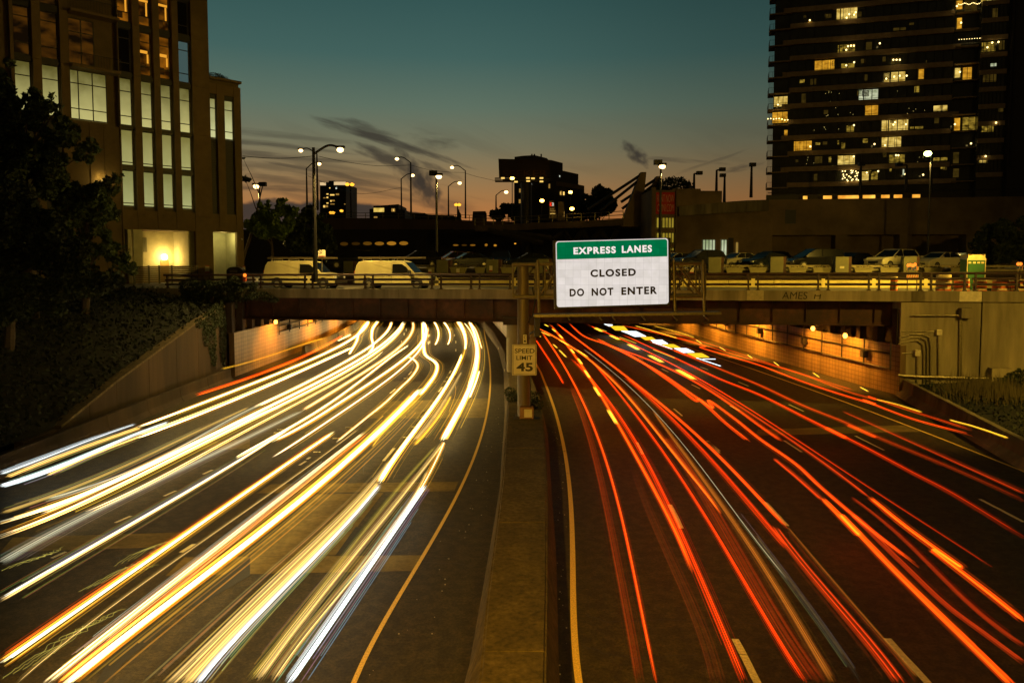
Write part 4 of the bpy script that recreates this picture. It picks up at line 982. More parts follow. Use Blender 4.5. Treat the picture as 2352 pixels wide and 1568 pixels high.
h('widest white trail, from mid left carriageway to the bottom edge', 'W', 38, 88, [('B', 1110, 900), ('B', 900, 1160), ('B', 600, 1400), ('D', 1350, 390), ('D', 1000, 690), ('D', 500, 1120), ('D', 0, 1490), ('E', 1600, 800), ('E', 1000, 1270), ('E', 600, 1590)], n=80, nst=8)
h('gold thread running below the widest white trail', 'Y', 6, 10, [('B', 1325, 690), ('B', 1180, 920), ('B', 900, 1200), ('B', 570, 1560), ('D', 1385, 440)], n=50, k_=.7)
h('gold-edged white trail with a hooked upper end', 'WG', 14, 11, [('B', 980, 520), ('B', 1060, 565), ('B', 1090, 640), ('B', 1010, 765), ('B', 880, 890), ('B', 700, 1065), ('B', 500, 1225), ('B', 135, 1520)], n=80, nst=5, bend=True)
h('cream stub ending right beside the widest white trail', 'T', 8, 13, [('B', 860, 1180), ('B', 700, 1370), ('B', 545, 1520)], n=20, k_=1.4)
h('white trail with red thread crossing the lower left quarter', 'W', 15, 40, [('D', 1020, 302), ('D', 600, 595), ('D', 0, 1010), ('E', 1900, 70), ('E', 1400, 400), ('E', 900, 770), ('E', 400, 1130), ('E', 0, 1390)], nst=8, n=70, k_=.85)
h('thin orange-red thread left of the lower left white trail', 'O', 5, 8, [('D', 985, 298), ('D', 600, 560), ('D', 0, 965), ('E', 1900, 25), ('E', 1000, 625), ('E', 0, 1310)], nst=2, k_=.6)
h('thin tan line in the gap between the two big lower left trails', 'T', 5, 8, [('D', 1280, 250), ('D', 1000, 460), ('D', 500, 820), ('D', 0, 1185), ('E', 1500, 500), ('E', 800, 1040), ('E', 150, 1567)], nst=2, k_=.8)
h('white trail hugging the upper side of the widest white trail', 'TW', 14, 44, [('D', 1312, 298), ('D', 1000, 545), ('D', 700, 780), ('D', 300, 1090), ('D', 0, 1325), ('E', 1400, 800), ('E', 800, 1270), ('E', 430, 1567)], nst=8, n=70, k_=1.15)
h('deep orange thread between the two big lower left trails', 'O', 5, 24, [('D', 1345, 300), ('D', 1000, 590), ('D', 700, 820), ('D', 0, 1375), ('E', 1400, 870), ('E', 520, 1567)], nst=3, k_=.45)
h('white trail plunging under the girder left of the speed limit sign', 'W', 24, 9, [('B', 1570, 110), ('B', 1625, 200), ('B', 1650, 320), ('B', 1648, 430)], n=30)
h('gold thread linking the short plunge to the broad trail below', 'Y', 6, 8, [('B', 1652, 400), ('B', 1620, 520), ('B', 1520, 740)], n=24)
h('broad white trail ending in tan, second from the yellow line', 'W', 12, 30, [('B', 1608, 490), ('B', 1560, 630), ('B', 1450, 830), ('B', 1330, 1010), ('B', 1150, 1260), ('B', 930, 1540), ('D', 1640, 500), ('D', 1450, 770)], n=80, nst=7)
h('greenish-cream band beside the broad white trail', 'T', 8, 22, [('B', 1605, 700), ('B', 1500, 880), ('B', 1380, 1080), ('B', 1250, 1270), ('B', 1050, 1500)], nst=6, k_=.7)
h('amber blunt-ended streak right of the greenish band', 'Y', 8, 16, [('B', 1480, 980), ('B', 1350, 1200), ('B', 1220, 1370), ('B', 1055, 1552)], n=30, k_=.75)
h('wide streaky tan trail fanning to the bottom edge left of centre', 'T', 18, 95, [('D', 1560, 560), ('D', 1400, 760), ('D', 1200, 990), ('D', 900, 1300), ('F', 600, 480), ('F', 420, 665), ('F', 225, 850), ('F', -20, 1100), ('E', 1600, 1590)], nst=16, n=70, k_=.75)
h('yellow band running beside the wide tan trail', 'G', 12, 52, [('D', 1450, 760), ('D', 1250, 990), ('D', 1000, 1280), ('F', 780, 370), ('F', 400, 760), ('F', 0, 1180), ('E', 1740, 1590)], nst=7, n=60, k_=.95)
h('soft blue-white trail starting at the first asphalt band, left of the other', 'B', 16, 40, [('D', 1452, 800), ('D', 1200, 1110), ('D', 900, 1420), ('F', 700, 530), ('F', 390, 860), ('F', 0, 1265), ('E', 1850, 1590)], nst=8, n=60, k_=1.05)
h('broadest white trail nearest the yellow line, bending under the overpass', 'W', 14, 36, [('B', 1690, 110), ('B', 1775, 240), ('B', 1795, 400), ('B', 1775, 600), ('B', 1720, 840), ('B', 1610, 1090), ('B', 1500, 1300), ('B', 1385, 1500)], n=90, nst=8)
h('gold-white thread left of the broadest trail below the girder', 'WG', 9, 8, [('B', 1640, 125), ('B', 1735, 260), ('B', 1770, 400), ('B', 1750, 640), ('B', 1680, 880)], nst=3, n=40)
h('short white spur right of the broadest trail near the sign', 'WG', 10, 7, [('B', 1710, 120), ('B', 1780, 220), ('B', 1845, 425)], n=24)
h('white spur merging into the broadest trail from the right', 'W', 8, 12, [('B', 1815, 690), ('B', 1770, 830), ('B', 1700, 1000)], n=24, nst=4)
h('tan trail with an olive edge fanning to the bottom, left of the blue-white one', 'T', 16, 52, [('D', 2040, 400), ('D', 1850, 680), ('D', 1650, 920), ('D', 1400, 1200), ('F', 1180, 390), ('F', 800, 880), ('F', 300, 1530)], nst=10, n=70, k_=.95)
h('olive green band on the left of the tan trail', 'YG', 6, 26, [('D', 1980, 430), ('D', 1700, 760), ('D', 1450, 1040), ('D', 1180, 1380), ('F', 1000, 560), ('F', 600, 1070), ('F', 220, 1540)], nst=5, k_=.8)
h('cream trail converging with the broadest white trail at its end', 'WG', 14, 12, [('D', 2060, 395), ('D', 1960, 620), ('D', 1860, 800), ('D', 1740, 1000)], nst=5, k_=.9)
h('tan and orange trail just left of the blue-white trail at bottom', 'T', 8, 40, [('D', 1900, 660), ('D', 1750, 960), ('D', 1600, 1180), ('F', 1300, 430), ('F', 1000, 830), ('F', 700, 1190), ('F', 450, 1540)], nst=9, n=60, k_=.9)
h('soft blue-white trail nearest the yellow line, starting mid road', 'B', 26, 44, [('D', 1882, 800), ('D', 1650, 1130), ('F', 1620, 80), ('F', 1300, 560), ('F', 950, 1050), ('F', 600, 1560)], nst=9, n=60, k_=1.25)
h('far white trail curving right below the sixth gap of the girder', 'W', 11, 8, [('B', 1285, 112), ('B', 1325, 190), ('B', 1332, 290), ('B', 1295, 378)], n=24)
h('far white trail curving right below the seventh gap of the girder', 'W', 11, 7, [('B', 1400, 112), ('B', 1455, 200), ('B', 1472, 300), ('B', 1442, 375)], n=24)
h('hair-thin pale scratch of light over the right-hand left lane', 'Y', 1.5, 2.5, [('B', 1535, 850), ('B', 1530, 970), ('B', 1455, 1180)], nst=1, n=20, k_=.5)
def wig(label, pts, rows):       # strings of small hooks left by a vehicle's side marker lamps
    P_ = [atZ(*cr(*p), 1.0) for p in pts]; base = catmull(P_, 60)
    t = thing('marker_light_trail', base[0], label, 'light trail', 'wiggly marker lamp trails')
    for q in range(rows):
        pp = [b+Vector((.09*q+.05*math.sin(i*.8+q)*(1 if i > 30 else .2), .16*q+.05*math.cos(i*.5+q*.6), 0)) for i, b in enumerate(base)]
        ribbon(t, pp, .012, .012, [(.13, .11, .02)], 'light_streak', thick=.02, seed=q, zj=0)
wig('loopy yellow squiggles on the dark asphalt near the lower left', [('E', 1060, 478), ('E', 1200, 380), ('E', 1340, 320), ('E', 1450, 290), ('E', 1430, 350), ('E', 1480, 345)], 4)
wig('loopy yellow squiggles just below the upper set at lower left', [('E', 720, 720), ('E', 900, 620), ('E', 1050, 540), ('E', 1180, 480), ('E', 1190, 540), ('E', 1280, 540)], 4)
wig('yellow squiggles in the bottom left corner between two white trails', [('E', 0, 1540), ('E', 150, 1430), ('E', 340, 1300), ('E', 600, 1130), ('E', 840, 1010)], 5)
wig('faint yellow squiggles at the left edge above the tan stripe', [('E', 0, 520), ('E', 130, 455), ('E', 340, 400), ('E', 450, 340)], 3)

# --- departing side
r('red trail nearest the median, ending below the speed limit sign', 'R', 9, 12, [('G', 132, 265), ('G', 220, 400), ('G', 300, 520), ('G', 380, 650), ('G', 450, 772)], k_=1.3)
r('orange-red trail closest to the yellow line down to the bottom edge', 'RO', 9, 15, [('G', 150, 160), ('G', 300, 265), ('G', 400, 420), ('G', 490, 640), ('G', 570, 790), ('G', 660, 960), ('G', 750, 1140), ('G', 840, 1370), ('I', 620, 250), ('I', 700, 510), ('I', 800, 880), ('I', 880, 1260), ('K', 920, 620), ('K', 1000, 990), ('K', 1120, 1567)], n=130, k_=1.5)
r('dim streaky red veil left of the trail closest to the yellow line', 'D', 26, 50, [('G', 530, 790), ('G', 620, 970), ('G', 700, 1200), ('I', 510, 200), ('I', 610, 560), ('I', 690, 1000), ('K', 760, 420), ('K', 860, 1000), ('K', 960, 1567)], nst=12, n=80)
r('orange trail with yellow beads weaving down the first lane', 'OY', 9, 20, [('G', 270, 70), ('G', 400, 190), ('G', 520, 335), ('G', 620, 500), ('G', 740, 670), ('G', 860, 880), ('G', 990, 1095), ('G', 1130, 1310), ('I', 870, 200), ('I', 1050, 490), ('I', 1200, 810), ('I', 1340, 1110), ('I', 1455, 1378)], n=120)
r('broad red trail crossing the first dashed lane line', 'R', 16, 44, [('G', 565, 480), ('G', 750, 730), ('G', 880, 850), ('G', 1050, 1070), ('G', 1200, 1290), ('I', 930, 160), ('I', 1100, 480), ('I', 1240, 780), ('I', 1400, 1130), ('K', 1450, 400), ('K', 1600, 740), ('K', 1760, 1100), ('K', 1950, 1580)], n=110, nst=7, k_=.85)
r('dark brown-red veil between the first two red trails', 'DD', 30, 80, [('I', 900, 400), ('I', 1050, 780), ('I', 1200, 1150), ('K', 1400, 700), ('K', 1560, 1100), ('K', 1700, 1567)], nst=9, n=50, fade0=.4, k_=.7)
r('orange trail arching right from the gantry post into the second lane', 'O', 13, 16, [('G', 150, 120), ('G', 330, 220), ('G', 500, 320), ('G', 700, 450), ('G', 900, 610), ('G', 1100, 805), ('G', 1270, 1000), ('G', 1450, 1220), ('I', 1050, -20), ('I', 1180, 130), ('I', 1400, 410), ('I', 1560, 610), ('I', 1722, 828)], n=110, k_=.95)
r('narrow vivid red trail running to the bottom right of centre', 'R', 10, 22, [('G', 780, 500), ('G', 1000, 760), ('G', 1200, 1010), ('G', 1400, 1290), ('I', 1150, 190), ('I', 1300, 420), ('I', 1500, 730), ('I', 1700, 1070), ('K', 1800, 370), ('K', 2000, 700), ('K', 2200, 1070), ('L', 0, 1080), ('L', 310, 1580)], n=110, k_=1.25)
r('transparent dark red veil right of the narrow vivid trail', 'D', 40, 110, [('I', 1200, 90), ('I', 1450, 480), ('I', 1700, 850), ('K', 1850, 300), ('K', 2150, 800), ('L', 130, 1150), ('L', 420, 1567)], nst=10, n=60, k_=.8)
r('rusty orange band fading towards the bottom, left of the white threads', 'OB', 14, 46, [('G', 1500, 1090), ('G', 1750, 1420), ('I', 1400, 310), ('I', 1640, 610), ('I', 1900, 990), ('I', 2110, 1310), ('L', 0, 640), ('L', 280, 1090), ('L', 560, 1567)], nst=9, n=70, k_=1.2)
r('pair of thin white threads curving through the second lane', 'S', 3, 5, [('G', 690, 370), ('G', 900, 530), ('G', 1100, 695), ('G', 1300, 880), ('G', 1500, 1075), ('G', 1700, 1300), ('I', 1300, 90), ('I', 1500, 345), ('I', 1800, 735), ('I', 2000, 1005), ('I', 2351, 1445)], n=90, nst=5)
r('faint grey-green threads at the bottom of the second lane', 'S', 14, 14, [('I', 1850, 800), ('L', 0, 420), ('L', 400, 970), ('L', 820, 1567)], n=40, nst=6, k_=.04)
r('bright orange-red trail right of the white threads', 'RO', 9, 16, [('G', 385, 70), ('G', 500, 190), ('G', 800, 375), ('G', 1000, 525), ('G', 1200, 705), ('G', 1400, 870), ('G', 1700, 1100), ('G', 2000, 1350), ('I', 1640, 210), ('I', 1900, 500), ('I', 2150, 745), ('I', 2351, 960)], n=100, k_=1.3)
r('broad red trail right of the white threads, fading near the bottom', 'R', 12, 24, [('G', 1180, 700), ('G', 1500, 990), ('G', 1800, 1265), ('I', 1400, 70), ('I', 1700, 410), ('I', 2000, 750), ('I', 2351, 1160)], n=70, k_=.95)
r('dull wide red trail along the bottom of the third lane', 'RB', 40, 68, [('J', 0, 1190), ('L', 60, 180), ('L', 400, 610), ('L', 800, 1080), ('L', 1180, 1567)], nst=7, n=50, k_=.9)
r('thin brown-orange thread beside the second dashed lane line', 'OB', 8, 12, [('L', 130, 100), ('L', 500, 560), ('L', 900, 990), ('L', 1340, 1510)], nst=3, n=40)
r('broad orange trail in the middle of the right carriageway', 'RO', 10, 26, [('G', 520, 70), ('G', 700, 222), ('G', 1000, 335), ('G', 1400, 540), ('G', 1600, 655), ('G', 1900, 860), ('G', 2200, 1060), ('H', 400, 975), ('H', 700, 1190), ('H', 1000, 1430), ('J', 200, 600), ('J', 450, 830), ('J', 900, 1210), ('J', 1360, 1567)], n=120, nst=7, k_=.95)
r('orange-red trail with a blunt end halfway down the right carriageway', 'RO', 9, 16, [('G', 850, 250), ('G', 1000, 325), ('G', 1300, 475), ('G', 1700, 745), ('G', 2000, 970), ('H', 300, 970), ('H', 600, 1240), ('H', 880, 1462)], n=80, k_=.9)
r('dull red trail leading to the brightest orange one', 'RB', 18, 22, [('J', 0, 545), ('J', 200, 710), ('J', 445, 925)], nst=6, n=24, k_=1.3)
r('brightest orange trail with a yellow edge, lower right', 'OY', 24, 40, [('J', 450, 920), ('J', 620, 1090), ('J', 800, 1265), ('L', 640, 0), ('L', 1100, 480), ('L', 1500, 875), ('L', 1900, 1260), ('L', 2250, 1600)], nst=9, n=60, k_=.95)
r('dark red trail on the right of the brightest orange one', 'RB', 26, 24, [('J', 900, 1205), ('L', 760, 0), ('L', 1200, 430), ('L', 1600, 810), ('L', 2000, 1110), ('L', 2351, 1370)], nst=6, n=50, k_=1.0)
r('thin red trail running long from the LED flashes to the right edge', 'R', 9, 14, [('G', 720, 80), ('G', 900, 150), ('G', 1300, 330), ('G', 1700, 520), ('G', 2000, 700), ('H', 400, 803), ('H', 800, 1010), ('H', 1200, 1290), ('H', 1650, 1567), ('J', 450, 525), ('J', 900, 840), ('J', 1300, 1070), ('J', 1800, 1410), ('J', 2050, 1567)], n=120, k_=1.0, fade1=.45)
r('orange trail ending at a white lane dash on the right carriageway', 'RO', 12, 16, [('G', 1000, 330), ('G', 1500, 530), ('H', 0, 620), ('H', 500, 910), ('H', 900, 1210), ('H', 1260, 1450)], n=70, k_=.8)
r('dark streaky red trail leading to the second brightest orange one', 'RB', 10, 24, [('H', 100, 640), ('H', 600, 930), ('H', 1000, 1210), ('H', 1400, 1470), ('J', 500, 605), ('J', 890, 912)], nst=7, n=60, k_=.9)
r('bright orange-red trail second from the right corner', 'OY', 26, 36, [('J', 900, 915), ('J', 1250, 1200), ('J', 1750, 1567), ('L', 1500, 320), ('L', 2000, 710), ('L', 2351, 990)], nst=9, n=50, k_=.78)
r('dim pair of red threads beside the brightest orange trails', 'RB', 14, 22, [('J', 730, 910), ('J', 1200, 1290), ('J', 1500, 1555), ('L', 1500, 510), ('L', 2351, 1210)], nst=4, n=40, k_=.6)
r('long red trail crossing the pale asphalt band, left of its dimmer twin', 'R', 10, 32, [('G', 1150, 200), ('G', 1500, 360), ('H', 0, 475), ('H', 500, 710), ('H', 1000, 910), ('H', 1500, 1160), ('H', 2000, 1410), ('J', 500, 265), ('J', 900, 465), ('J', 1300, 680), ('J', 1700, 890), ('J', 2351, 1290)], n=110, nst=7, k_=.8, fade1=.3)
r('dimmer red trail crossing the pale asphalt band, right of its twin', 'RO', 10, 28, [('G', 1400, 260), ('G', 2000, 470), ('H', 0, 390), ('H', 500, 592), ('H', 1000, 795), ('H', 1500, 1030), ('H', 2000, 1230), ('H', 2352, 1400), ('J', 700, 235), ('J', 1200, 440), ('J', 1800, 690), ('J', 2351, 940)], n=110, nst=6, k_=.42, fade1=.35)
r('faint red trail nearest the right edge line', 'RB', 10, 20, [('J', 650, 100), ('J', 1100, 310), ('J', 1700, 570), ('J', 2351, 870)], nst=5, n=50, k_=.75)
r('upper orange trail beyond the right edge line', 'RO', 6, 9, [('G', 1140, 90), ('G', 1600, 190), ('G', 2100, 330), ('H', 300, 350), ('H', 600, 440), ('H', 1000, 560), ('H', 1500, 750), ('H', 2000, 915), ('H', 2352, 1015), ('J', 850, 0), ('J', 1300, 172), ('J', 1870, 326)], n=110, k_=.9)
r('thin red trail along the right barrier below the tiles', 'RO', 4, 6, [('H', 0, 185), ('H', 400, 312), ('H', 800, 432), ('H', 1300, 592), ('H', 1700, 735), ('H', 2110, 850)], n=60, nst=3, k_=.8)
r('middle orange trail between the right edge line and the barrier', 'RO', 5, 8, [('H', 0, 215), ('H', 500, 375), ('H', 1000, 520), ('H', 1500, 670), ('H', 2000, 860), ('H', 2352, 960), ('J', 900, -30), ('J', 1300, 105), ('J', 1860, 282)], n=80, nst=3, k_=.75)
r('upper bright yellow streak over the far lane by the right wall', 'Y', 4, 6, [('G', 1510, 98), ('G', 1700, 142), ('G', 1850, 190), ('G', 1992, 238)], n=24, z=1.2, k_=1.2)
r('lower bright yellow streak over the far lane by the right wall', 'Y', 4, 6, [('G', 1290, 95), ('G', 1450, 135), ('G', 1620, 190), ('G', 1792, 240)], n=24, z=1.2, k_=1.2)
r('yellow dart of light over the right barrier, upper one', 'Y', 4, 9, [('J', 960, -10), ('J', 1130, 30), ('J', 1390, 110)], n=20, z=1.5, k_=1.3)
r('yellow dart of light over the right barrier, lower one', 'Y', 3, 9, [('J', 1650, 190), ('J', 1900, 258), ('J', 2200, 360)], n=24, z=1.5, k_=1.5)
# glowing dashes of a turn signal, one thing per lane track
def dashes(label, name, cat, group, col_, segs, z, w):
    t = thing(name, atZ(*cr(*segs[0][:3]), z), label, cat, group)
    for (k, x0, y0, x1, y1) in segs:
        a = atZ(*cr(k, x0, y0), z); b = atZ(*cr(k, x1, y1), z); ribbon(t, [a+(b-a)*i/6 for i in range(7)], w, w, [col_, tuple(c*1.15 for c in col_), col_], 'flash', thick=.06, seed=1, zj=.01)
    return t
dashes('row of seven yellow dashes left by a turn signal in the third lane', 'turn_signal_trail', 'light trail', 'turn signal dashes', (.7, .38, .02),
       [('G', 820, 122, 910, 166), ('G', 1000, 208, 1110, 260), ('G', 1213, 312, 1340, 378), ('G', 1460, 443, 1620, 526), ('G', 1785, 610, 1995, 726)], 1.0, .32)
dashes('row of orange-yellow dashes weaving down the first lane', 'turn_signal_trail', 'light trail', 'turn signal dashes', (.6, .34, .02),
       [('G', 230, 80, 275, 105), ('G', 320, 132, 365, 168), ('G', 400, 200, 445, 245), ('G', 535, 368, 580, 420), ('G', 620, 478, 672, 548), ('G', 700, 615, 762, 710), ('G', 812, 812, 885, 925), ('G', 975, 1080, 1080, 1250)], .98, .17)
dashes('short yellow dashes close beside the gantry post', 'turn_signal_trail', 'light trail', 'turn signal dashes', (.5, .26, .015),
       [('G', 190, 168, 300, 218), ('G', 330, 312, 380, 358), ('G', 400, 378, 488, 468), ('G', 400, 262, 520, 328), ('G', 610, 378, 740, 465), ('G', 145, 205, 185, 228)], .98, .14)
dashes('scattered yellow dashes along the foot of the right tunnel wall', 'turn_signal_trail', 'light trail', 'turn signal dashes', (.55, .36, .03),
       [('H', 245, 258, 315, 305), ('H', 520, 345, 600, 392), ('H', 850, 435, 912, 480), ('H', 1160, 520, 1225, 568), ('H', 1620, 645, 1700, 702), ('H', 2175, 815, 2275, 868)], 1.0, .08)
# blue-white and yellow flashing panels of an emergency truck
quads = [('W', (1140, 160), (1310, 165), (1425, 222), (1290, 226)), ('Y', (1000, 103), (1165, 105), (1212, 155), (1060, 150)), ('Y', (1360, 232), (1490, 232), (1542, 265), (1415, 265)),
         ('W', (1478, 268), (1612, 265), (1682, 310), (1550, 312)), ('Y', (1608, 318), (1750, 318), (1828, 355), (1700, 355)), ('W', (1753, 365), (1898, 365), (1992, 410), (1862, 415)),
         ('Y', (1908, 424), (2080, 423), (2168, 470), (2012, 472)), ('W', (930, 78), (1030, 86), (1030, 94), (990, 104))]
fl = thing('flashing_light_trail', atZ(*cr('G', 1500, 300), 1.0), 'row of blue-white and yellow flashes left by a truck light bar', 'light trail')
for kd, *q in quads:
    p = [atZ(*cr('G', x, y), 1.2) for x, y in q]; mb = MB(); mb.prism([p[0], p[3], p[2], p[1]], (0, 0, .05)); part('flash', mb, glow_mat('flash_white', (.85, .95, 1.0), 1.6) if kd == 'W' else glow_mat('flash_yellow', (1.0, .62, .02), 1.15), fl)
mb = MB()
for x0, y0, x1, y1, w in [(2090, 490, 2240, 490, .14)] + [(2020+i*36, 478+i*12.2, 2044+i*36, 485+i*12.2, .10) for i in range(8)] + [(1500+i*30, 292+i*10.5, 1518+i*30, 298+i*10.5, .09) for i in range(8)] + [(1135+i*24, 160+i*9, 1150+i*24, 166+i*9, .08) for i in range(5)]:
    a = atZ(*cr('G', x0, y0), 1.1); b = atZ(*cr('G', x1, y1), 1.1); t = (b-a).normalized(); l = Vector((t.y, -t.x, 0))*w/2; mb.prism([a-l, a+l, b+l, b-l], (0, 0, .04))
part('strobe_dot', mb, MATS['flash_white'], fl)
mb = MB()
for (x, y) in [(1120+i*15, 232+i*5.5) for i in range(13)] + [(1515+i*17, 380+i*6.5) for i in range(15)] + [(835+i*12, 118+i*4.2) for i in range(11)]:
    p = atZ(*cr('G', x, y), 1.1); mb.box(p.x-.06, p.x+.06, p.y-.03, p.y+.03, 1.08, 1.12)
part('strobe_dot', mb, glow_mat('strobe_yellow', (1.0, .6, .05), 1.1), fl)

# ================================================================= BUILDINGS
GZ = 6.22
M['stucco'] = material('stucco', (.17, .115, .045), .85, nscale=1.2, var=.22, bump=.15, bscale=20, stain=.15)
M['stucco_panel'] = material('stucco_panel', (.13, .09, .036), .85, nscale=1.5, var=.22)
M['room_wall'] = material('room_wall', (.55, .52, .36), .85, nscale=1.2, var=.15)
M['louvre'] = material('louvre', (.022, .018, .014), .6, var=0)
M['frame'] = material('window_frame', (.02, .017, .013), .5, var=0)
M['glass_dark'] = material('glass_dark', (.006, .006, .005), .12, var=0, spec=.15)
def blind_mat(name, c_hi, c_lo, st, zlo, zhi):
    """a glowing blind with its back light painted in, brighter towards the sill"""
    m = bpy.data.materials.new(name); m.use_nodes = True; t = m.node_tree; ns = t.nodes; lk = t.links
    for n in list(ns): ns.remove(n)
    g = ns.new('ShaderNodeNewGeometry'); sx = ns.new('ShaderNodeSeparateXYZ'); lk.new(g.outputs['Position'], sx.inputs[0])
    mr = ns.new('ShaderNodeMapRange'); mr.inputs[1].default_value = zlo; mr.inputs[2].default_value = zhi; lk.new(sx.outputs[2], mr.inputs[0])
    nz = ns.new('ShaderNodeTexNoise'); nz.inputs['Scale'].default_value = .8; nz.inputs['Detail'].default_value = 4; lk.new(g.outputs['Position'], nz.inputs['Vector'])
    md = ns.new('ShaderNodeMath'); md.operation = 'MULTIPLY_ADD'; md.inputs[1].default_value = .55; lk.new(nz.outputs[0], md.inputs[0]); 
    ms = ns.new('ShaderNodeMath'); ms.operation = 'SUBTRACT'; lk.new(mr.outputs[0], ms.inputs[0]); ms.inputs[1].default_value = .27; lk.new(ms.outputs[0], md.inputs[2])
    mx = ns.new('ShaderNodeMix'); mx.data_type = 'RGBA'; mx.clamp_factor = True; mx.inputs[6].default_value = (*c_lo, 1); mx.inputs[7].default_value = (*c_hi, 1); lk.new(md.outputs[0], mx.inputs[0])
    e = ns.new('ShaderNodeEmission'); e.inputs[1].default_value = st; lk.new(mx.outputs[2], e.inputs[0]); o = ns.new('ShaderNodeOutputMaterial'); lk.new(e.outputs[0], o.inputs[0]); return m
LB = Plane(-31.8, 78, .678, .735)
lbh = lambda k, x, y: LB.hit(*cr(k, x, y))
lb_ = thing('office_building', LB.w(-12, -6, GZ), 'tall tan building on the left with rows of pale lit blinds', 'building')
# heights of the window rows, read on the column nearest the corner
zrow = lambda k, y: lbh(k, 1775, y)[1]
rows_ = {'r0': (zrow('M', 335), zrow('M', 335)+3.3), 'r1': (zrow('M', 782), zrow('M', 395)), 'r2': (zrow('M', 1252), zrow('M', 832)), 'r3': (zrow('N', 430), zrow('N', 112)), 'r4': (zrow('N', 792), zrow('N', 472))}
zt1 = rows_['r0'][1]+.9; rows_['r00'] = (zt1, zt1+4.0)
ZOH = zrow('N', 996); ZTOP = 46
cols = [(1160, 1290), (1358, 1478), (1540, 1655), (1715, 1832)]
cs_ = [(LB.hit(a/2.351*KK, 470)[0], LB.hit(b/2.351*KK, 470)[0]) for a, b in cols]
wcols = [(LB.hit(a/2.351*KK, 300)[0], LB.hit(b/2.351*KK, 300)[0]) for a, b in ((160, 330), (415, 590))]
bay = (LB.hit(680/2.351*KK, 350)[0], LB.hit(1130/2.351*KK, 350)[0])
sE = LB.hit(483, 300)[0]
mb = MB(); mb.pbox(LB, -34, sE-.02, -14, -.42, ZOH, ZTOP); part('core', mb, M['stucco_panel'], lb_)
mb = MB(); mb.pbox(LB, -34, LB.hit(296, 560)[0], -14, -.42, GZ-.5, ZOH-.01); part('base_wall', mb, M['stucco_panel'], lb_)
# pilasters
pil = [(cs_[3][1], sE), (cs_[2][1], cs_[3][0]), (cs_[1][1], cs_[2][0]), (cs_[0][1], cs_[1][0]), (bay[1], cs_[0][0]), (wcols[1][1], bay[0]), (wcols[0][1], wcols[1][0]), (LB.hit(30, 300)[0], wcols[0][0]), (-34, LB.hit(5, 300)[0])]
for i, (a, b) in enumerate(pil):
    z0 = ZOH+.0 if 0 < i < 4 else (GZ-.5 if i > 3 or i == 0 else ZOH)
    mb = MB(); zc = [z0, (rows_['r4'][0]+ZOH)/2+.35, rows_['r4'][1]+.25, rows_['r3'][1]+.3, rows_['r2'][1]+.3, rows_['r1'][1]+.4, rows_['r0'][1]+.5, ZTOP]
    for q0, q1 in zip(zc[:-1], zc[1:]): mb.pbox(LB, a+.02, b-.02, -.42, .10, q0+.012, q1-.012)
    part('pilaster', mb, M['stucco'], lb_)
mb = MB(); zc2 = (rows_['r4'][0]+ZOH)/2+.35
for (a, b) in cs_: mb.pbox(LB, a, b, -.42, .04, ZOH, rows_['r4'][0]-.35)
part('overhang_panel', mb, M['stucco'], lb_, each=True)
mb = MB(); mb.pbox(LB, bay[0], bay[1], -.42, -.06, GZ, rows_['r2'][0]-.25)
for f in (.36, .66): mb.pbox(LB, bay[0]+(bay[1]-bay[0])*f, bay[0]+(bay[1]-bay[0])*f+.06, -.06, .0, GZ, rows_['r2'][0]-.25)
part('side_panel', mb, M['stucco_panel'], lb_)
mb = MB()
for (a, b) in wcols: mb.pbox(LB, a, b, -.42, -.1, GZ, rows_['r2'][0]-.2)
part('side_panel', mb, M['louvre'], lb_)
for s0_, s1_ in cs_+wcols:     # floor bands between window rows
    mb = MB()
    for lo, hi in (('r4', 'r3'), ('r3', 'r2'), ('r2', 'r1'), ('r1', 'r0'), ('r0', 'r00')):
        mb.pbox(LB, s0_, s1_, -.42, -.12, rows_[lo][1]+.01, rows_[hi][0]-.01)
    part('spandrel', mb, M['frame'], lb_, each=True)
BL = {k: blind_mat('blind_'+k, c, d, 1.0, rows_[k][0], rows_[k][1]) for k, c, d in (('r2', (.10, .085, .018), (.52, .47, .17)), ('r3', (.20, .175, .045), (.38, .36, .13)), ('r4', (.20, .19, .055), (.38, .38, .15)))}
OR1 = room_mat('room_orange', (.012, .004, .0003), (.26, .085, .004), 1.0, .45, .25, 1.2); ORC = glow_mat('lit_ceiling', (.85, .36, .03), 1.0); OR2 = room_mat('room_dim', (.006, .003, .0008), (.06, .022, .002), 1.0, .5, .2, 2.0)
SKYR = glow_mat('sky_mirror_glow', (.05, .085, .08), 1.0)  # glow painted in for the sky mirrored in one pane
def window(par, P, s0, s1, z0, z1, mat, splits=(), vs=(), n=-.30, fw=.085):
    mb = MB(); mb.pbox(P, s0, s1, n-.02, n, z0, z1); w_ = part('window', mb, mat, par)
    fb = MB(); d = n+.06
    fb.pbox(P, s0, s0+fw, n+.001, d, z0, z1); fb.pbox(P, s1-fw, s1, n+.001, d, z0, z1); fb.pbox(P, s0+fw, s1-fw, n+.001, d, z0, z0+fw); fb.pbox(P, s0+fw, s1-fw, n+.001, d, z1-fw, z1)
    for q in splits: fb.pbox(P, s0+fw, s1-fw, n+.002, d-.01, z0+(z1-z0)*q-fw/2, z0+(z1-z0)*q+fw/2)
    for q in vs: fb.pbox(P, s0+(s1-s0)*q-fw/2, s0+(s1-s0)*q+fw/2, n+.003, d-.005, z0+fw, z1-fw)
    part('frame', fb, M['frame'], w_); return w_
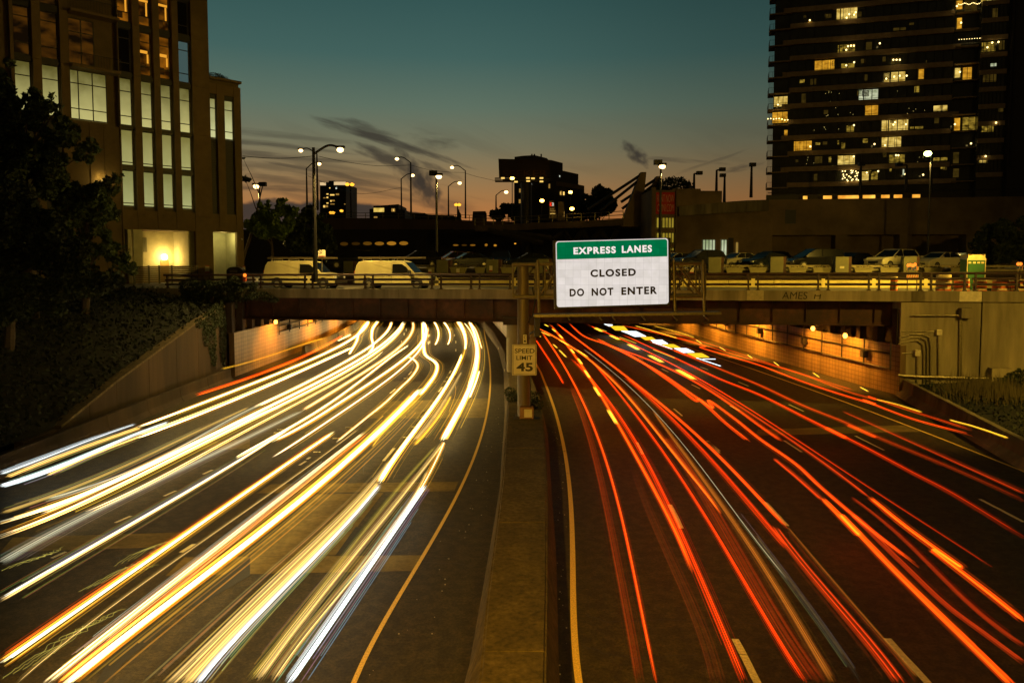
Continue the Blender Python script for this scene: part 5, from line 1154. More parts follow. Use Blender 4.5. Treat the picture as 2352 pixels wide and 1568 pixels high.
for i, (a, b) in enumerate(cs_):
    window(lb_, LB, a, b-.12, *rows_['r4'], BL['r4'], (.09,)); window(lb_, LB, a, b-.12, *rows_['r3'], BL['r3'], (.09,)); window(lb_, LB, a, b-.12, *rows_['r2'], BL['r2'], (.20, .72))
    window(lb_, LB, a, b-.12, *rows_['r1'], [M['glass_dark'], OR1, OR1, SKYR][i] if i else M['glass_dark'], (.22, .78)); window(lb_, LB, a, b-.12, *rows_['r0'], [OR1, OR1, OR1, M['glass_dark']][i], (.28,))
    window(lb_, LB, a, b-.12, *rows_['r00'], M['glass_dark'], (.28,))
    for rr_, on in (('r1', i in (1, 2)), ('r0', i < 3)):
        if not on: continue
        z0_, z1_ = rows_[rr_]; H_w = z1_-z0_; w_ = b-.12-a; mb = MB(); f_ = .52 if rr_ == 'r1' else .70
        mb.pbox(LB, a+.08, a+w_*(.9 if rr_ == 'r0' else .75), -.295, -.285, z0_+H_w*f_, z0_+H_w*(f_+.07)); mb.pbox(LB, a+w_*.68, a+w_*.82, -.295, -.285, z0_+H_w*.30, z0_+H_w*(f_-.01)); part('lit_ceiling', mb, ORC, lb_)
        mb = MB(); mb.pbox(LB, a+.08, a+w_*.5, -.295, -.285, z0_+H_w*.10, z0_+H_w*.27); part('lit_furniture', mb, OR2, lb_)
for i, (a, b) in enumerate(wcols):
    window(lb_, LB, a, b-.1, *rows_['r2'], BL['r2'], (.72,)); window(lb_, LB, a, b-.1, *rows_['r1'], OR2, (.25, .8)); window(lb_, LB, a, b-.1, *rows_['r0'], OR2, (.3,))
window(lb_, LB, bay[0]+.05, bay[0]+(bay[1]-bay[0])*.78, *rows_['r2'], BL['r2'], (.22, .73), (.23, .61), n=-.35)
window(lb_, LB, bay[0]+.05, bay[0]+(bay[1]-bay[0])*.55, rows_['r1'][0], rows_['r1'][1], OR2, (.7,), (.5,), n=-.40)
for z in (rows_['r1'][0]-.25, rows_['r0'][0]-.1):
    mb = MB(); mb.pbox(LB, bay[0]-.0, bay[1]+.0, -.41, .9, z-.25, z); s_ = part('balcony', mb, M['stucco'], lb_)
    rb = MB(); rb.tube([LB.w(bay[0], .85, z+1.05), LB.w(bay[1], .85, z+1.05)], .03, 6)
    for k in range(18): q = bay[0]+(bay[1]-bay[0])*k/17; rb.tube([LB.w(q, .85, z), LB.w(q, .85, z+1.05)], .012, 4)
    part('railing', rb, M['frame'], s_)
# ground level bays beneath the overhang
sA0, sA1 = LB.hit(303, 580)[0], LB.hit(452, 580)[0]; sMid = LB.hit(*cr('N', 1640, 1100))[0]
rw = MB(); rw.pbox(LB, sA0, sMid+1.6, -4.2, -4.0, GZ-.2, ZOH); rw.pbox(LB, sMid+1.6, sMid+1.75, -4.0, -.45, GZ-.2, ZOH-.02); rw.pbox(LB, sA0-.3, sA0, -4.0, -.1, GZ-.2, ZOH-.02); rw.pbox(LB, sMid+1.75, sE-.1, -.9, -.75, GZ-.2, ZOH-.02)
part('bay_wall', rw, M['room_wall'], lb_)
rw = MB(); rw.pbox(LB, sA0+.15, sA0+1.0, -.42, .05, GZ-.2, ZOH-.01); part('bay_column', rw, M['room_wall'], lb_)
(sa, za), (sb, zb) = lbh('N', 1345, 1170), lbh('N', 1430, 1030); mb = MB(); mb.pbox(LB, sa+1.0, sb+1.0, -3.99, -3.9, za-.2, zb-.2)
for k in range(6): z = za-.15+(zb-za)*k/6; mb.pbox(LB, sa+1.05, sb+.95, -3.9, -3.82, z, z+.12)
part('wall_vent', mb, material('vent_grey', (.22, .22, .17), .6, var=0), lb_)
(sa, za) = lbh('N', 1550, 1400); (sb, zb) = lbh('N', 1618, 1272); mb = MB(); mb.pbox(LB, sa+1.2, sb+1.3, -3.99, -3.93, GZ-.1, zb); part('door', mb, material('door_tan', (.30, .18, .06), .6, var=.1), lb_)
lp = LB.w(lbh('N', 1592, 1240)[0]+1.0, -3.6, lbh('N', 1592, 1240)[1])
bl = thing('wall_lamp', lp, 'glaring warm lamp over the loading bay door of the left building', 'lamp'); mb = MB(); mb.ball(lp, .30, 12, 8, 1.0); part('bulb', mb, glow_mat('lamp_warm', (1, .74, .30), 25), bl, smooth=True)
mb = MB(); n0 = LB.n*.42; mb.tube([lp-n0, lp], .06, 6); part('bracket', mb, M['dark_metal'], bl)
lamp_light('lamp_light', lp+LB.n*.6, 230, (1, .62, .12), .25, bl)
# small notices on the wall
for k, x0, y0, x1, y1, n_, nm in (('N', 1925, 1390, 1962, 1320, .11, 'white and red parking notice on the corner pilaster of the left building'), ('N', 2277, 1378, 2300, 1325, .11, 'white notice on the right end pilaster of the left building')):
    (sa, za), (sb, zb) = lbh(k, x0, y0), lbh(k, x1, y1); t = thing('wall_notice', LB.w(sa, n_, za), nm, 'sign'); mb = MB(); mb.pbox(LB, sa, sb, n_, n_+.02, za, zb); part('plate', mb, M['concrete_pale'], t)
    mb = MB(); mb.pbox(LB, sa, sb, n_+.021, n_+.024, za, za+.14); mb.pbox(LB, sa, sb, n_+.021, n_+.024, zb-.1, zb); part('red_band', mb, material('red_band', (.30, .03, .02), .6, var=0), t)
# annex at the right end
an = thing('annex_building', LB.w(sE+1.8, -3, GZ), 'lower tan wing at the right end of the left building with a roof shrub', 'building')
aR = LB.hit(556, 400)[0]; zA = LB.hit(553, 190)[1]
ac = [(LB.hit(*cr('M', 1952, 1100))[0], LB.hit(*cr('M', 2042, 1100))[0]), (LB.hit(*cr('M', 2112, 1100))[0], LB.hit(*cr('M', 2202, 1100))[0])]
az0 = lbh('M', 2150, 1315)[1]; az1 = lbh('M', 2150, 945)[1]; azl = lbh('N', 2150, 842)[1]
mb = MB(); mb.pbox(LB, sE, aR, -9, -.40, ZOH, zA-.1); part('core', mb, M['stucco_panel'], an)
for a, b in ((sE+.02, ac[0][0]), (ac[0][1], ac[1][0]), (ac[1][1], aR)):
    mb = MB(); mb.pbox(LB, a, b, -.40, .04, ZOH if a < ac[1][1]-.01 else GZ-.5, zA-.6); part('pilaster', mb, M['stucco'], an)
mb = MB(); mb.pbox(LB, sE+.02, aR+.12, -9, .10, zA-.16, zA+.1); part('parapet', mb, M['stucco'], an)
mb = MB()
for a, b in ac: mb.pbox(LB, a, b, -.40, .0, az1+.45, zA-.6); mb.pbox(LB, a, b, -.40, -.02, ZOH, azl)
part('panel', mb, M['stucco'], an, each=True)
for a, b in ac:
    mb = MB(); mb.pbox(LB, a, b, -.40, -.30, azl+.01, az0-.02); l_ = part('louvre', mb, M['louvre'], an)
    mb = MB()
    for k in range(30): z = azl+.1+(az0-azl-.2)*k/30; mb.pbox(LB, a+.03, b-.03, -.30, -.24, z, z+.06)
    part('louvre_blade', mb, M['louvre'], l_)
    mb = MB(); mb.pbox(LB, a, b, -.40, -.2, az1, az1+.44); part('lintel', mb, M['frame'], an)
    window(an, LB, a, b-.05, az0, az1, blind_mat('blind_annex', (.24, .22, .07), (.60, .60, .28), 1.0, az0, az1), (.20, .75), n=-.22)
mb = MB(); mb.pbox(LB, sE-.1, aR-.15, -3.4, -3.2, GZ-.2, ZOH); mb.pbox(LB, aR-.45, aR-.3, -3.2, -.42, GZ-.2, ZOH-.02); part('bay_wall', mb, M['room_wall'], an)
lamp_light('lamp_light', LB.w((sE+aR)/2, -1.2, ZOH-.5), 110, (.95, .80, .24), .3, an)
mb = MB(); c_ = LB.w(aR-.25, .12, lbh('N', 2280, 1075)[1]); mb.ball(c_, .12, 10, 6); mb.tube([c_, c_-LB.n*.15+Vector((0, 0, .1))], .04, 6); part('security_camera', mb, M['concrete_pale'], an)
sc_ = LB.w(LB.hit(508, 180)[0], -1.4, zA)
leaves(1300, blobpts([((sc_.x, sc_.y, zA+.35), (1.0, .8, .55)), ((sc_.x+.6, sc_.y, zA+.2), (.9, .7, .4))]), .09, 'roof_shrub', M['leaf_dark'], None, label='bushy shrub growing on the roof edge of the left wing', cat='shrub')
# sconce on the side of the left building
sp_ = lbh('N', 950, 560); sc = thing('wall_sconce', LB.w(sp_[0], .1, sp_[1]), 'small warm sconce glowing between tree branches on the left building', 'lamp'); mb = MB(); mb.ball(LB.w(sp_[0], .25, sp_[1]), .11, 10, 6, 1.4); part('bulb', mb, MATS['lamp_warm'], sc, smooth=True)
mb = MB(); mb.pbox(LB, sp_[0]-.08, sp_[0]+.08, -.05, .2, sp_[1]+.2, sp_[1]+.45); part('bracket', mb, M['dark_metal'], sc); lamp_light('lamp_light', LB.w(sp_[0], .45, sp_[1]+.6), 40, (1, .66, .16), .1, sc)
# timber screen fence and bin before the loading bay
fp = Plane(*LB.w(0, 1.6, 0).to_2d(), LB.d.x, LB.d.y)
fn = thing('slat_fence', fp.w(fp.hit(380, 630)[0], 0, GZ), 'horizontal slat screen fence in front of the lit loading bay', 'fence')
f0, f1 = fp.hit(308, 600)[0], fp.hit(453, 600)[0]; fz = fp.hit(400, 610)[1]
for k in range(8):
    z = GZ+.1+(fz-GZ-.1)*k/8; mb = MB(); mb.pbox(fp, f0, f1, -.03, .0, z, z+(fz-GZ)/8-.045); part('slat', mb, material('slat_wood', (.12, .085, .04), .7, nscale=3, var=.25), fn)
for f in (0, .22, .38, .58, .9, 1.0): s = f0+(f1-f0)*f; mb = MB(); mb.pbox(fp, s-.07, s+.07, -.08, .02, GZ, fz+.03); part('fence_post', mb, M['frame'], fn)
bi = thing('waste_bin', LB.w(LB.hit(520, 625)[0], 1.5, GZ), 'dark rounded waste bin beside the annex behind the railing', 'bin'); q = LB.w(LB.hit(523, 625)[0], 1.5, 0)
mb = MB(); mb.prism([(q.x+math.cos(R(a))*.85, q.y, GZ+1.15+math.sin(R(a))*.45) for a in range(0, 181, 20)], (0, .8, 0)); mb.box(q.x-.85, q.x+.85, q.y, q.y+.8, GZ, GZ+1.149); part('drum', mb, M['dark_metal'], bi)
mb = MB(); mb.box(q.x-.5, q.x+.3, q.y-.03, q.y-.001, GZ+1.0, GZ+1.25); part('flap', mb, M['galv'], bi)

# ---------------------------------------------------------------- right-hand apartment tower
TP = Plane(51.8, 150, .96, -.279)
tw = thing('apartment_tower', TP.w(20, -10, GZ), 'tall dark glass apartment tower on the right with scattered lit rooms', 'building')
th_ = lambda x, y: TP.hit(*cr('T', x, y))
s_l = TP.hit(1763, 300)[0]; s_m = th_(1955, 500)[0]; s_b = th_(1745, 500)[0]; s_r = th_(2195, 500)[0]; s_e = s_r+26
zb0 = th_(345, 1450)[1]; FH = (th_(345, 230)[1]-zb0)/9.0
M['curtain'] = material('curtain_wall', (.055, .058, .042), .12, nscale=.35, var=.5, spec=.5)
M['band'] = material('floor_band', (.50, .35, .18), .8, nscale=1.5, var=.25)
zTT = zb0+FH*16
mb = MB(); mb.pbox(TP, s_l+1.0, s_m, -22, -.3, GZ, zTT); part('glass_wall', mb, M['curtain'], tw)
mb = MB(); mb.pbox(TP, s_m, s_r, -20, 1.6, GZ, zTT); part('side_bay', mb, M['curtain'], tw)
mb = MB(); mb.pbox(TP, s_r, s_e, -20, 3.0, GZ, zTT); part('end_bay', mb, material('end_bay', (.03, .024, .018), .4, nscale=.4, var=.4), tw)
s0b = th_(285, 650)[0]; s1b = th_(345, 650)[0]
for k in range(-1, 16):
    z = zb0+FH*k
    mb = MB(); mb.pbox(TP, (s0b if k % 2 == 0 else s1b), s_b+(1.2 if k % 4 == 3 else 0), -.3, .22, z-.45, z+.45); part('floor_band', mb, M['band'], tw)
    mb = MB(); mb.pbox(TP, s_m-.02, s_r-.3, 1.6, 1.85, z+.25*FH-.42, z+.25*FH+.42); part('floor_band', mb, M['band'], tw)
    mb = MB(); mb.pbox(TP, s_l, s1b+.2, -3.2, .5, z-.62, z-.42); b_ = part('balcony_slab', mb, M['band'], tw)
    rb = MB(); rb.pbox(TP, s_l-.02, s_l+.02, -3.0, .48, z-.41, z+.62); rb.tube([TP.w(s_l, .46, z+.62), TP.w(s1b, .46, z+.62)], .03, 5)
    for q in range(6): s = s_l+.04+(s1b-s_l)*q/6; rb.tube([TP.w(s, .46, z-.41), TP.w(s, .46, z+.62)], .02, 4)
    part('railing', rb, M['frame'], b_)
    mb = MB(); mb.pbox(TP, s_b+.2, s_m-.1, -.3, .9, z-.30, z-.12); part('balcony_slab', mb, M['band'], tw)
mb = MB(); n = int((s_b-s1b)/1.45)
for q in range(n+1):
    s = s1b+(s_b-s1b)*q/n; mb.pbox(TP, s-(.09 if q % 3 == 0 else .035), s+(.09 if q % 3 == 0 else .035), -.3, -.2, zb0-FH, zTT)
for q in range(7): s = s_m+.4+(s_r-s_m-.9)*q/6; mb.pbox(TP, s-.05, s+.05, 1.6, 1.68, zb0-FH, zTT)
for q in range(5): s = s_r+.5+5.0*q; mb.pbox(TP, s-.15, s+.15, 3.0, 3.25, zb0-1, zTT)
part('mullion_grid', mb, M['frame'], tw)
RY = room_mat('flat_yellow', (.30, .17, .012), (1.0, .72, .18), .95, .9, .4, 1.6); RO = room_mat('flat_amber', (.28, .11, .004), (.85, .42, .03), .95, .9, .4, 1.6)
RD = room_mat('flat_dim', (.02, .012, .001), (.40, .26, .03), .9, 1.3, .35, 1.6); RW_ = room_mat('flat_white', (.20, .24, .12), (.70, .72, .48), .95, .9, .4, 1.6); RDG = room_mat('flat_dusky', (.012, .008, .001), (.07, .042, .006), .9, .8, .5, 1.2)
lit = [(745, 70, 930, 180, RY, 3), (500, 186, 545, 208, RO, 1), (755, 380, 910, 450, RD, 3), (995, 360, 1055, 430, RDG, 1), (558, 515, 735, 608, RO, 3), (785, 540, 905, 592, RD, 2), (1205, 490, 1300, 558, RDG, 2), (1150, 615, 1340, 705, RY, 3),
       (1445, 590, 1500, 680, RO, 1), (1755, 580, 1812, 668, RY, 1), (1822, 575, 1910, 688, RO, 2), (935, 765, 1108, 857, RW_, 3), (990, 900, 1108, 988, RO, 2), (1573, 900, 1700, 952, RY, 2), (210, 825, 333, 915, RY, 3), (196, 957, 333, 1055, RO, 3), (1130, 1025, 1365, 1120, RY, 5),
       (1375, 1080, 1495, 1108, RD, 2), (1750, 1008, 1810, 1120, RO, 1), (1820, 1000, 1940, 1118, RD, 2), (830, 1070, 905, 1130, RD, 2), (298, 1110, 333, 1162, RO, 1), (1130, 1170, 1305, 1260, RY, 3), (380, 1205, 545, 1290, RO, 3), (785, 1215, 828, 1275, RD, 1), (755, 1328, 908, 1410, RY, 3),
       (1195, 1320, 1335, 1395, RD, 3), (1570, 1345, 1700, 1380, RD, 2), (558, 1335, 630, 1400, RDG, 1), (960, 1465, 1028, 1545, RY, 1), (1040, 1465, 1105, 1540, RD, 1), (1768, 5, 1830, 85, RO, 1), (1772, 152, 1825, 262, RO, 1), (1838, 0, 1955, 98, RDG, 2), (1165, -10, 1215, 6, RY, 1), (1230, 235, 1345, 268, RDG, 2), (1505, 515, 1525, 560, RDG, 1), (1740, 1300, 1800, 1400, RDG, 1), (1740, 1440, 1800, 1520, RDG, 1), (445, 800, 490, 885, RDG, 1), (1310, 1445, 1335, 1500, RW_, 1)]
lit2 = [(1980, -10, 2130, 24, RY, 3), (2072, 70, 2132, 155, RDG, 1), (1985, 360, 2112, 445, RD, 3), (2130, 345, 2190, 430, RDG, 1), (2060, 540, 2120, 572, RW_, 1), (1995, 625, 2120, 705, RDG, 2), (2130, 895, 2180, 960, RDG, 1), (1985, 1060, 2097, 1130, RD, 2), (1960, 1345, 2040, 1395, RY, 2)]
rq = random.Random(11)
for _ in range(34):
    x = rq.uniform(380, 1680); k = rq.randint(0, 10); y = 120+136*k-(x-345)*.082+rq.uniform(20, 28); lit.append((x, y, x+rq.uniform(22, 60), y+rq.uniform(25, 62), RDG if rq.random() < .75 else RD, 1))
for lst, nn in ((lit, -.26), (lit2, 1.64)):
    P_ = Plane(*TP.w(0, nn, 0).to_2d(), TP.d.x, TP.d.y)
    for x0, y0, x1, y1, m_, nv in lst:
        (sa, za), (sb, zb) = P_.hit(*cr('T', x0, y1)), P_.hit(*cr('T', x1, y0)); zm = (P_.hit(*cr('T', (x0+x1)/2, y1))[1], P_.hit(*cr('T', (x0+x1)/2, y0))[1])
        window(tw, TP, sa, sb, zm[0], zm[1], m_, (.16,) if nv > 1 else (), [i/nv for i in range(1, nv)], n=nn, fw=.07)
# points of light: lamps and string lights on balconies and behind the glass
mb = MB(); rnd = random.Random(4)
def dot(x, y, r_=.14, n_=.6): s, z = th_(x, y); mb.ball(TP.w(s, n_, z), r_, 6, 4)
for x, y in [(905, 122), (892, 142), (828, 168), (850, 138), (515, 190), (840, 410), (865, 405), (890, 405), (825, 440), (1110, 385), (892, 546), (825, 572), (1225, 525), (1252, 525), (1280, 525), (1165, 685), (1232, 668), (1280, 660), (1338, 660), (1790, 628), (1240, 1055), (1225, 1075), (1332, 1072), (890, 1080), (1155, 1250), (520, 1260), (888, 1345), (1248, 1335), (1268, 1335), (1000, 1482), (1096, 1470),
             (2045, 395), (2098, 390), (2005, 435), (2078, 1068), (1990, 1350), (1765, 70), (1800, 210), (1885, 1235), (1748, 1072), (245, 905), (1325, 1495), (1478, 1500), (1065, 1240)]: dot(x, y, .17, 1.0 if x < 1950 else 2.2)
for x in range(160, 335, 24): dot(x, 1028+rnd.uniform(-8, 8), .12, .8)
for i in range(16): dot(1775+i*12.5, 56-i*.5+6*math.sin(i*1.1), .08, 1.2)
for i in range(9): dot(1780+i*22, 356-i*1.4, .07, 1.2)
for i in range(26): dot(790+rnd.uniform(0, 150), 1458+abs(rnd.gauss(0, 1))*35 if i % 2 else 1500+rnd.uniform(0, 50), .12, .5)
part('point_lamp', mb, glow_mat('point_warm', (1, .72, .25), 4), tw, each=True)
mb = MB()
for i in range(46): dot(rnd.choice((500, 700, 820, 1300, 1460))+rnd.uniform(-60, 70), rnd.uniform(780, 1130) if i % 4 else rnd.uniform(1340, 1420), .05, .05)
part('painted_glints', mb, glow_mat('point_glint', (.8, .62, .18), 1.0), tw, kind='stuff')  # glowing dots painted in for reflections on the glass
# ---------------------------------------------------------------- concrete podium and low buildings on the right
PP = Plane(38, 108, .985, -.17)
pd = thing('parking_podium', PP.w(30, -8, GZ), 'long dark board-marked concrete parking podium below the tower', 'building')
ph = lambda k, x, y: PP.hit(*cr(k, x, y))
M['podium'] = material('podium', (.28, .20, .11), .85, nscale=.35, var=.35, bump=.2, bscale=3, stain=.35)
p0 = PP.hit(1763, 500)[0]; zpT = ph('U', 500, 690)[1]; zpB = ph('U', 500, 1032)[1]; zl = ph('U', 500, 770)[1]
mb = MB(); mb.pbox(PP, p0, p0+70, -30, 0, zpB, zpT); part('upper_wall', mb, M['podium'], pd)
for a, b in ((205, 725), (820, 1450)):
    mb = MB(); sa, sb = ph('U', a, 800)[0], ph('U', b, 800)[0]; mb.pbox(PP, sa, sb, 0, .12, ph('U', a, 915)[1], ph('U', a, 790)[1]); part('wall_panel', mb, M['podium'], pd)
mb = MB(); mb.pbox(PP, p0, p0+70, -3.0, -2.7, GZ, zpB); part('lower_wall', mb, M['podium'], pd)
for x in (165, 770, 1400): s = ph('U', x, 1100)[0]; mb = MB(); mb.pbox(PP, s-.8, s+.8, -2.69, -.1, GZ, zpB-.01); part('column', mb, M['podium'], pd)
mb = MB(); sa, sb = ph('S', 1270, 860)[0], ph('S', 1372, 860)[0]; mb.pbox(PP, sa, sb, .002, .02, ph('S', 1300, 928)[1], ph('S', 1300, 798)[1]); part('wall_opening', mb, M['black'], pd)
# amber lit strips along the podium roof
for i, (a, b, y) in enumerate([(-190, -150, 660), (0, 80, 662), (140, 335, 655), (375, 490, 652), (548, 625, 652), (668, 745, 642), (842, 915, 636)]):
    s0_, z0 = PP.hit(*cr('U', a, y+8)); s1_, z1 = PP.hit(*cr('U', b, y-10)); t = None
    mb = MB(); mb.pbox(PP, s0_, s1_, -.5, -.35, zpT+.05, zpT+.05+max(.45, (z1-z0))); part('lit_strip', mb, room_mat('strip_amber', (.5, .15, .004), (1.6, .75, .10), 1.1, .6, .5, 1), pd, label='amber lit strip along the podium roof')
mb = MB(); mb.pbox(PP, p0+.3, p0+28, -3.6, -3.55, zpT, zpT+1.0); mb.tube([PP.w(p0, -.2, zpT+1.0), PP.w(p0+70, -.2, zpT+1.0)], .05, 5); part('roof_rail', mb, M['frame'], pd)
# entrance building left of the podium, with lit glass doors and curved deck fascia
EP = Plane(24, 104, .99, .02); eh = lambda k, x, y: EP.hit(*cr(k, x, y))
eb = thing('station_building', EP.w(5, -8, GZ), 'low concrete building with lit glass doors left of the podium', 'building')
e0 = eh('S', 243, 900)[0]; e1 = eh('S', 1108, 900)[0]; zf0 = eh('S', 500, 860)[1]
mb = MB(); mb.pbox(EP, e0, e1+1, -12, -.8, GZ, eh('S', 500, 752)[1]); part('wall', mb, M['podium'], eb)
xs = [(265, 770, 858), (500, 745, 842), (750, 722, 826), (900, 712, 818), (1108, 705, 806)]
for (xa, ta, ba), (xb, tb, bb) in zip(xs[:-1], xs[1:]):
    sa, sb = eh('S', xa, 800)[0], eh('S', xb, 800)[0]; mb = MB(); mb.pbox(EP, sa, sb-.03, -.79, .5, eh('S', xa, ba)[1], eh('S', xa, ta)[1], eh('S', xb, bb)[1], eh('S', xb, tb)[1]); part('deck_fascia', mb, M['concrete'], eb)
RG = room_mat('lobby_green', (.25, .32, .14), (.75, .80, .52), .9, .8, .5, .6)
for a, b, nv in ((505, 632, 4), (680, 742, 2)):
    sa, z0 = eh('S', a, 1185); sb, z1 = eh('S', b, 1073); window(eb, EP, sa, sb, GZ+1.6, z1, RG, (.3,), [i/nv for i in range(1, nv)], n=-.75, fw=.10)
sa, z0 = eh('S', 815, 1195); sb, z1 = eh('S', 852, 1095); window(eb, EP, sa, sb, GZ+1.6, z1, room_mat('lobby_tan', (.20, .12, .02), (.32, .20, .04), 1, .8, .5, 1), n=-.75)
mb = MB(); sa, sb = eh('S', 752, 1100)[0], eh('S', 800, 1100)[0]; mb.pbox(EP, sa, sb, -.79, -.70, GZ, eh('S', 752, 1060)[1]); part('doorway', mb, M['black'], eb)
bxp = thing('rooftop_block', EP.w(3, -6, zf0), 'plain concrete rooftop block behind the curved fascia', 'building')
mb = MB(); sa, sb = eh('S', 245, 700)[0], eh('S', 513, 700)[0]; mb.pbox(EP, sa, sb, -9, -2, zf0, eh('S', 400, 586)[1]); part('wall', mb, M['podium'], bxp)
mb = MB(); mb.pbox(EP, sb, eh('S', 738, 650)[0], -9, -3, zf0, eh('S', 600, 600)[1]); part('wing_wall', mb, M['podium'], bxp)
# block with the red banner
bn = thing('banner_building', EP.w(-4, -4, GZ), 'narrow concrete block carrying the red rent now banner and lit stair windows', 'building')
b0 = eh('S', 15, 900)[0]; b1 = eh('S', 241, 900)[0]; zbT = eh('S', 130, 610)[1]
mb = MB(); mb.pbox(EP, b0, b1, -8, -.3, GZ, zbT); part('wall', mb, M['podium'], bn)
for a, b in ((10, 50), (238, 250)):
    mb = MB(); sa, sb = eh('S', a, 900)[0], eh('S', b, 900)[0]; mb.pbox(EP, sa, sb, -.29, .3, GZ, zbT+.3); part('pier', mb, M['podium'], bn)
sa, z0 = eh('S', 50, 838); sb, z1 = eh('S', 236, 632)
mb = MB(); mb.pbox(EP, sa, sb, -.29, -.18, z0, z1); bq = part('banner', mb, material('banner_red', (.62, .02, .015), .7, nscale=.8, var=.3), bn)
cream = material('banner_cream', (.8, .5, .33), .7, var=0)
text('lettering', 'RENT NOW', EP.w(sa+.3, -.17, z0+(z1-z0)*.55), EP.d, (0, 0, 1), (sb-sa)-.4, (z1-z0)*.34, cream, bq, .01, -.012); text('lettering', 'OMNI.COM', EP.w(sa+.3, -.17, z0+(z1-z0)*.12), EP.d, (0, 0, 1), (sb-sa)-.4, (z1-z0)*.34, cream, bq, .01, -.012)
for (y0, y1) in ((972, 865), (1112, 1008), (1185, 1150)):
    sa, z0 = eh('S', 58, y0); sb, z1 = eh('S', 234, y1); window(bn, EP, sa, sb, z0, z1, room_mat('stair_yellow', (.10, .07, .004), (.42, .30, .03), 1, .7, .6, .6), (), [i/6 for i in range(1, 6)], n=-.24, fw=.12)
leaves(2600, blobpts([((EP.w(eh('S', 320, 570)[0], -5, 0).x, 110, eh('S', 320, 560)[1]), (3.0, 2, 1.8)), ((EP.w(eh('S', 210, 590)[0], -5, 0).x, 110, eh('S', 210, 600)[1]), (3.0, 2, .8))]), .28, 'rooftop_tree', M['leaf_dark'], None, label='dark bushy tree top showing above the rooftop block', cat='tree')
# slanted twin pylons with cables of the station
YP = 112
for (top, bot, lab, ca) in ((((958, 172), (1056, 172)), ((590, 1150), (960, 1150)), 'tall slanted concrete pylon left of its twin, carrying two cables', 1), (((1240, 246), (1340, 246)), ((1000, 880), (1250, 880)), 'slanted concrete pylon behind the parking lamp, right of its twin', 2)):
    y_ = YP+(0 if ca == 1 else 3); pts = [atY(*cr('c', *top[0]), y_), atY(*cr('c', *top[1]), y_), atY(*cr('c', *bot[1]), y_), atY(*cr('c', *bot[0]), y_)]
    t = thing('cable_pylon', (pts[2]+pts[3])/2, lab, 'pylon', 'slanted cable pylons'); mb = MB(); mb.prism(pts, (0, 1.8, 0)); part('mast', mb, M['podium'], t)
    ends = ([((955, 225), (0, 850)), ((890, 345), (230, 870))] if ca == 1 else [((1225, 300), (600, 710)), ((1195, 395), (620, 830))])
    for (a, b) in ends:
        mb = MB(); mb.tube([atY(*cr('c', *a), y_+.6), atY(*cr('c', *b), y_+.6)], .22, 8); part('stay_cable', mb, M['dark_metal'], t)
# viaducts
def viaduct(name, lab, k, pts, Y, th_m, dep, mat, rail=True, posts=14):
    pts = [(cr(k, x, y), Yp) for x, y, Yp in pts]; top = [atY(u, v, Yp) for (u, v), Yp in pts]
    t = thing(name, top[0], lab, 'bridge'); mb = MB()
    for a, b in zip(top[:-1], top[1:]): mb.hexa([a-Vector((0, 0, th_m)), b-Vector((0, 0, th_m)), b+Vector((0, dep, -th_m)), a+Vector((0, dep, -th_m)), a, b, b+Vector((0, dep, 0)), a+Vector((0, dep, 0))])
    part('deck', mb, mat, t)
    if rail:
        for h_ in (.55, 1.1):
            mb = MB(); mb.tube([p+Vector((0, .2, h_)) for p in top], .06, 5); part('rail', mb, M['galv'], t)
        n = posts
        for i in range(n):
            f = i/(n-1)*(len(top)-1); j_ = min(int(f), len(top)-2); p = top[j_]+(top[j_+1]-top[j_])*(f-j_); mb = MB(); mb.box(p.x-.06, p.x+.06, p.y+.14, p.y+.26, p.z, p.z+1.15); part('rail_post', mb, M['galv'], t)
    return t, top
vd, tp_ = viaduct('viaduct', 'long dark highway viaduct crossing behind the parked vans', 'R', [(560, 880, 170), (900, 876, 160), (1400, 876, 158), (1800, 884, 156), (2150, 892, 155), (2500, 905, 155), (3600, 930, 156), (4700, 925, 156)], 160, 6.6, 14, material('viaduct', (.07, .042, .028), .85, nscale=.2, var=.3, streak=True), posts=20)
for x in (-36, -18, -2):
    mb = MB(); mb.box(x-1.4, x+1.4, 163, 170, GZ, 13.2); part('pier', mb, M['concrete_dark'], vd)
vq, tq = viaduct('access_bridge', 'steel truss bridge with railings rising towards the slanted pylons', 'Q', [(0, 945, 120), (260, 938, 118), (600, 918, 115), (1000, 902, 112), (1395, 880, 110)], 115, 1.0, 7, material('access_bridge', (.09, .062, .035), .7, nscale=.6, var=.3), posts=13)
for i, (x0, y0, x1, y1) in enumerate([(260, 1000, 720, 1060), (740, 1070, 840, 1000), (840, 1000, 900, 1090), (940, 1090, 1010, 990), (1010, 990, 1060, 1080), (1110, 1070, 1180, 990), (1180, 990, 1240, 1080), (1290, 1080, 1340, 990), (120, 985, 640, 1110)]):
    mb = MB(); mb.tube([atY(*cr('Q', x0, y0), 114), atY(*cr('Q', x1, y1), 114)], .42, 6); part('truss_member', mb, M['dark_metal'], vq)
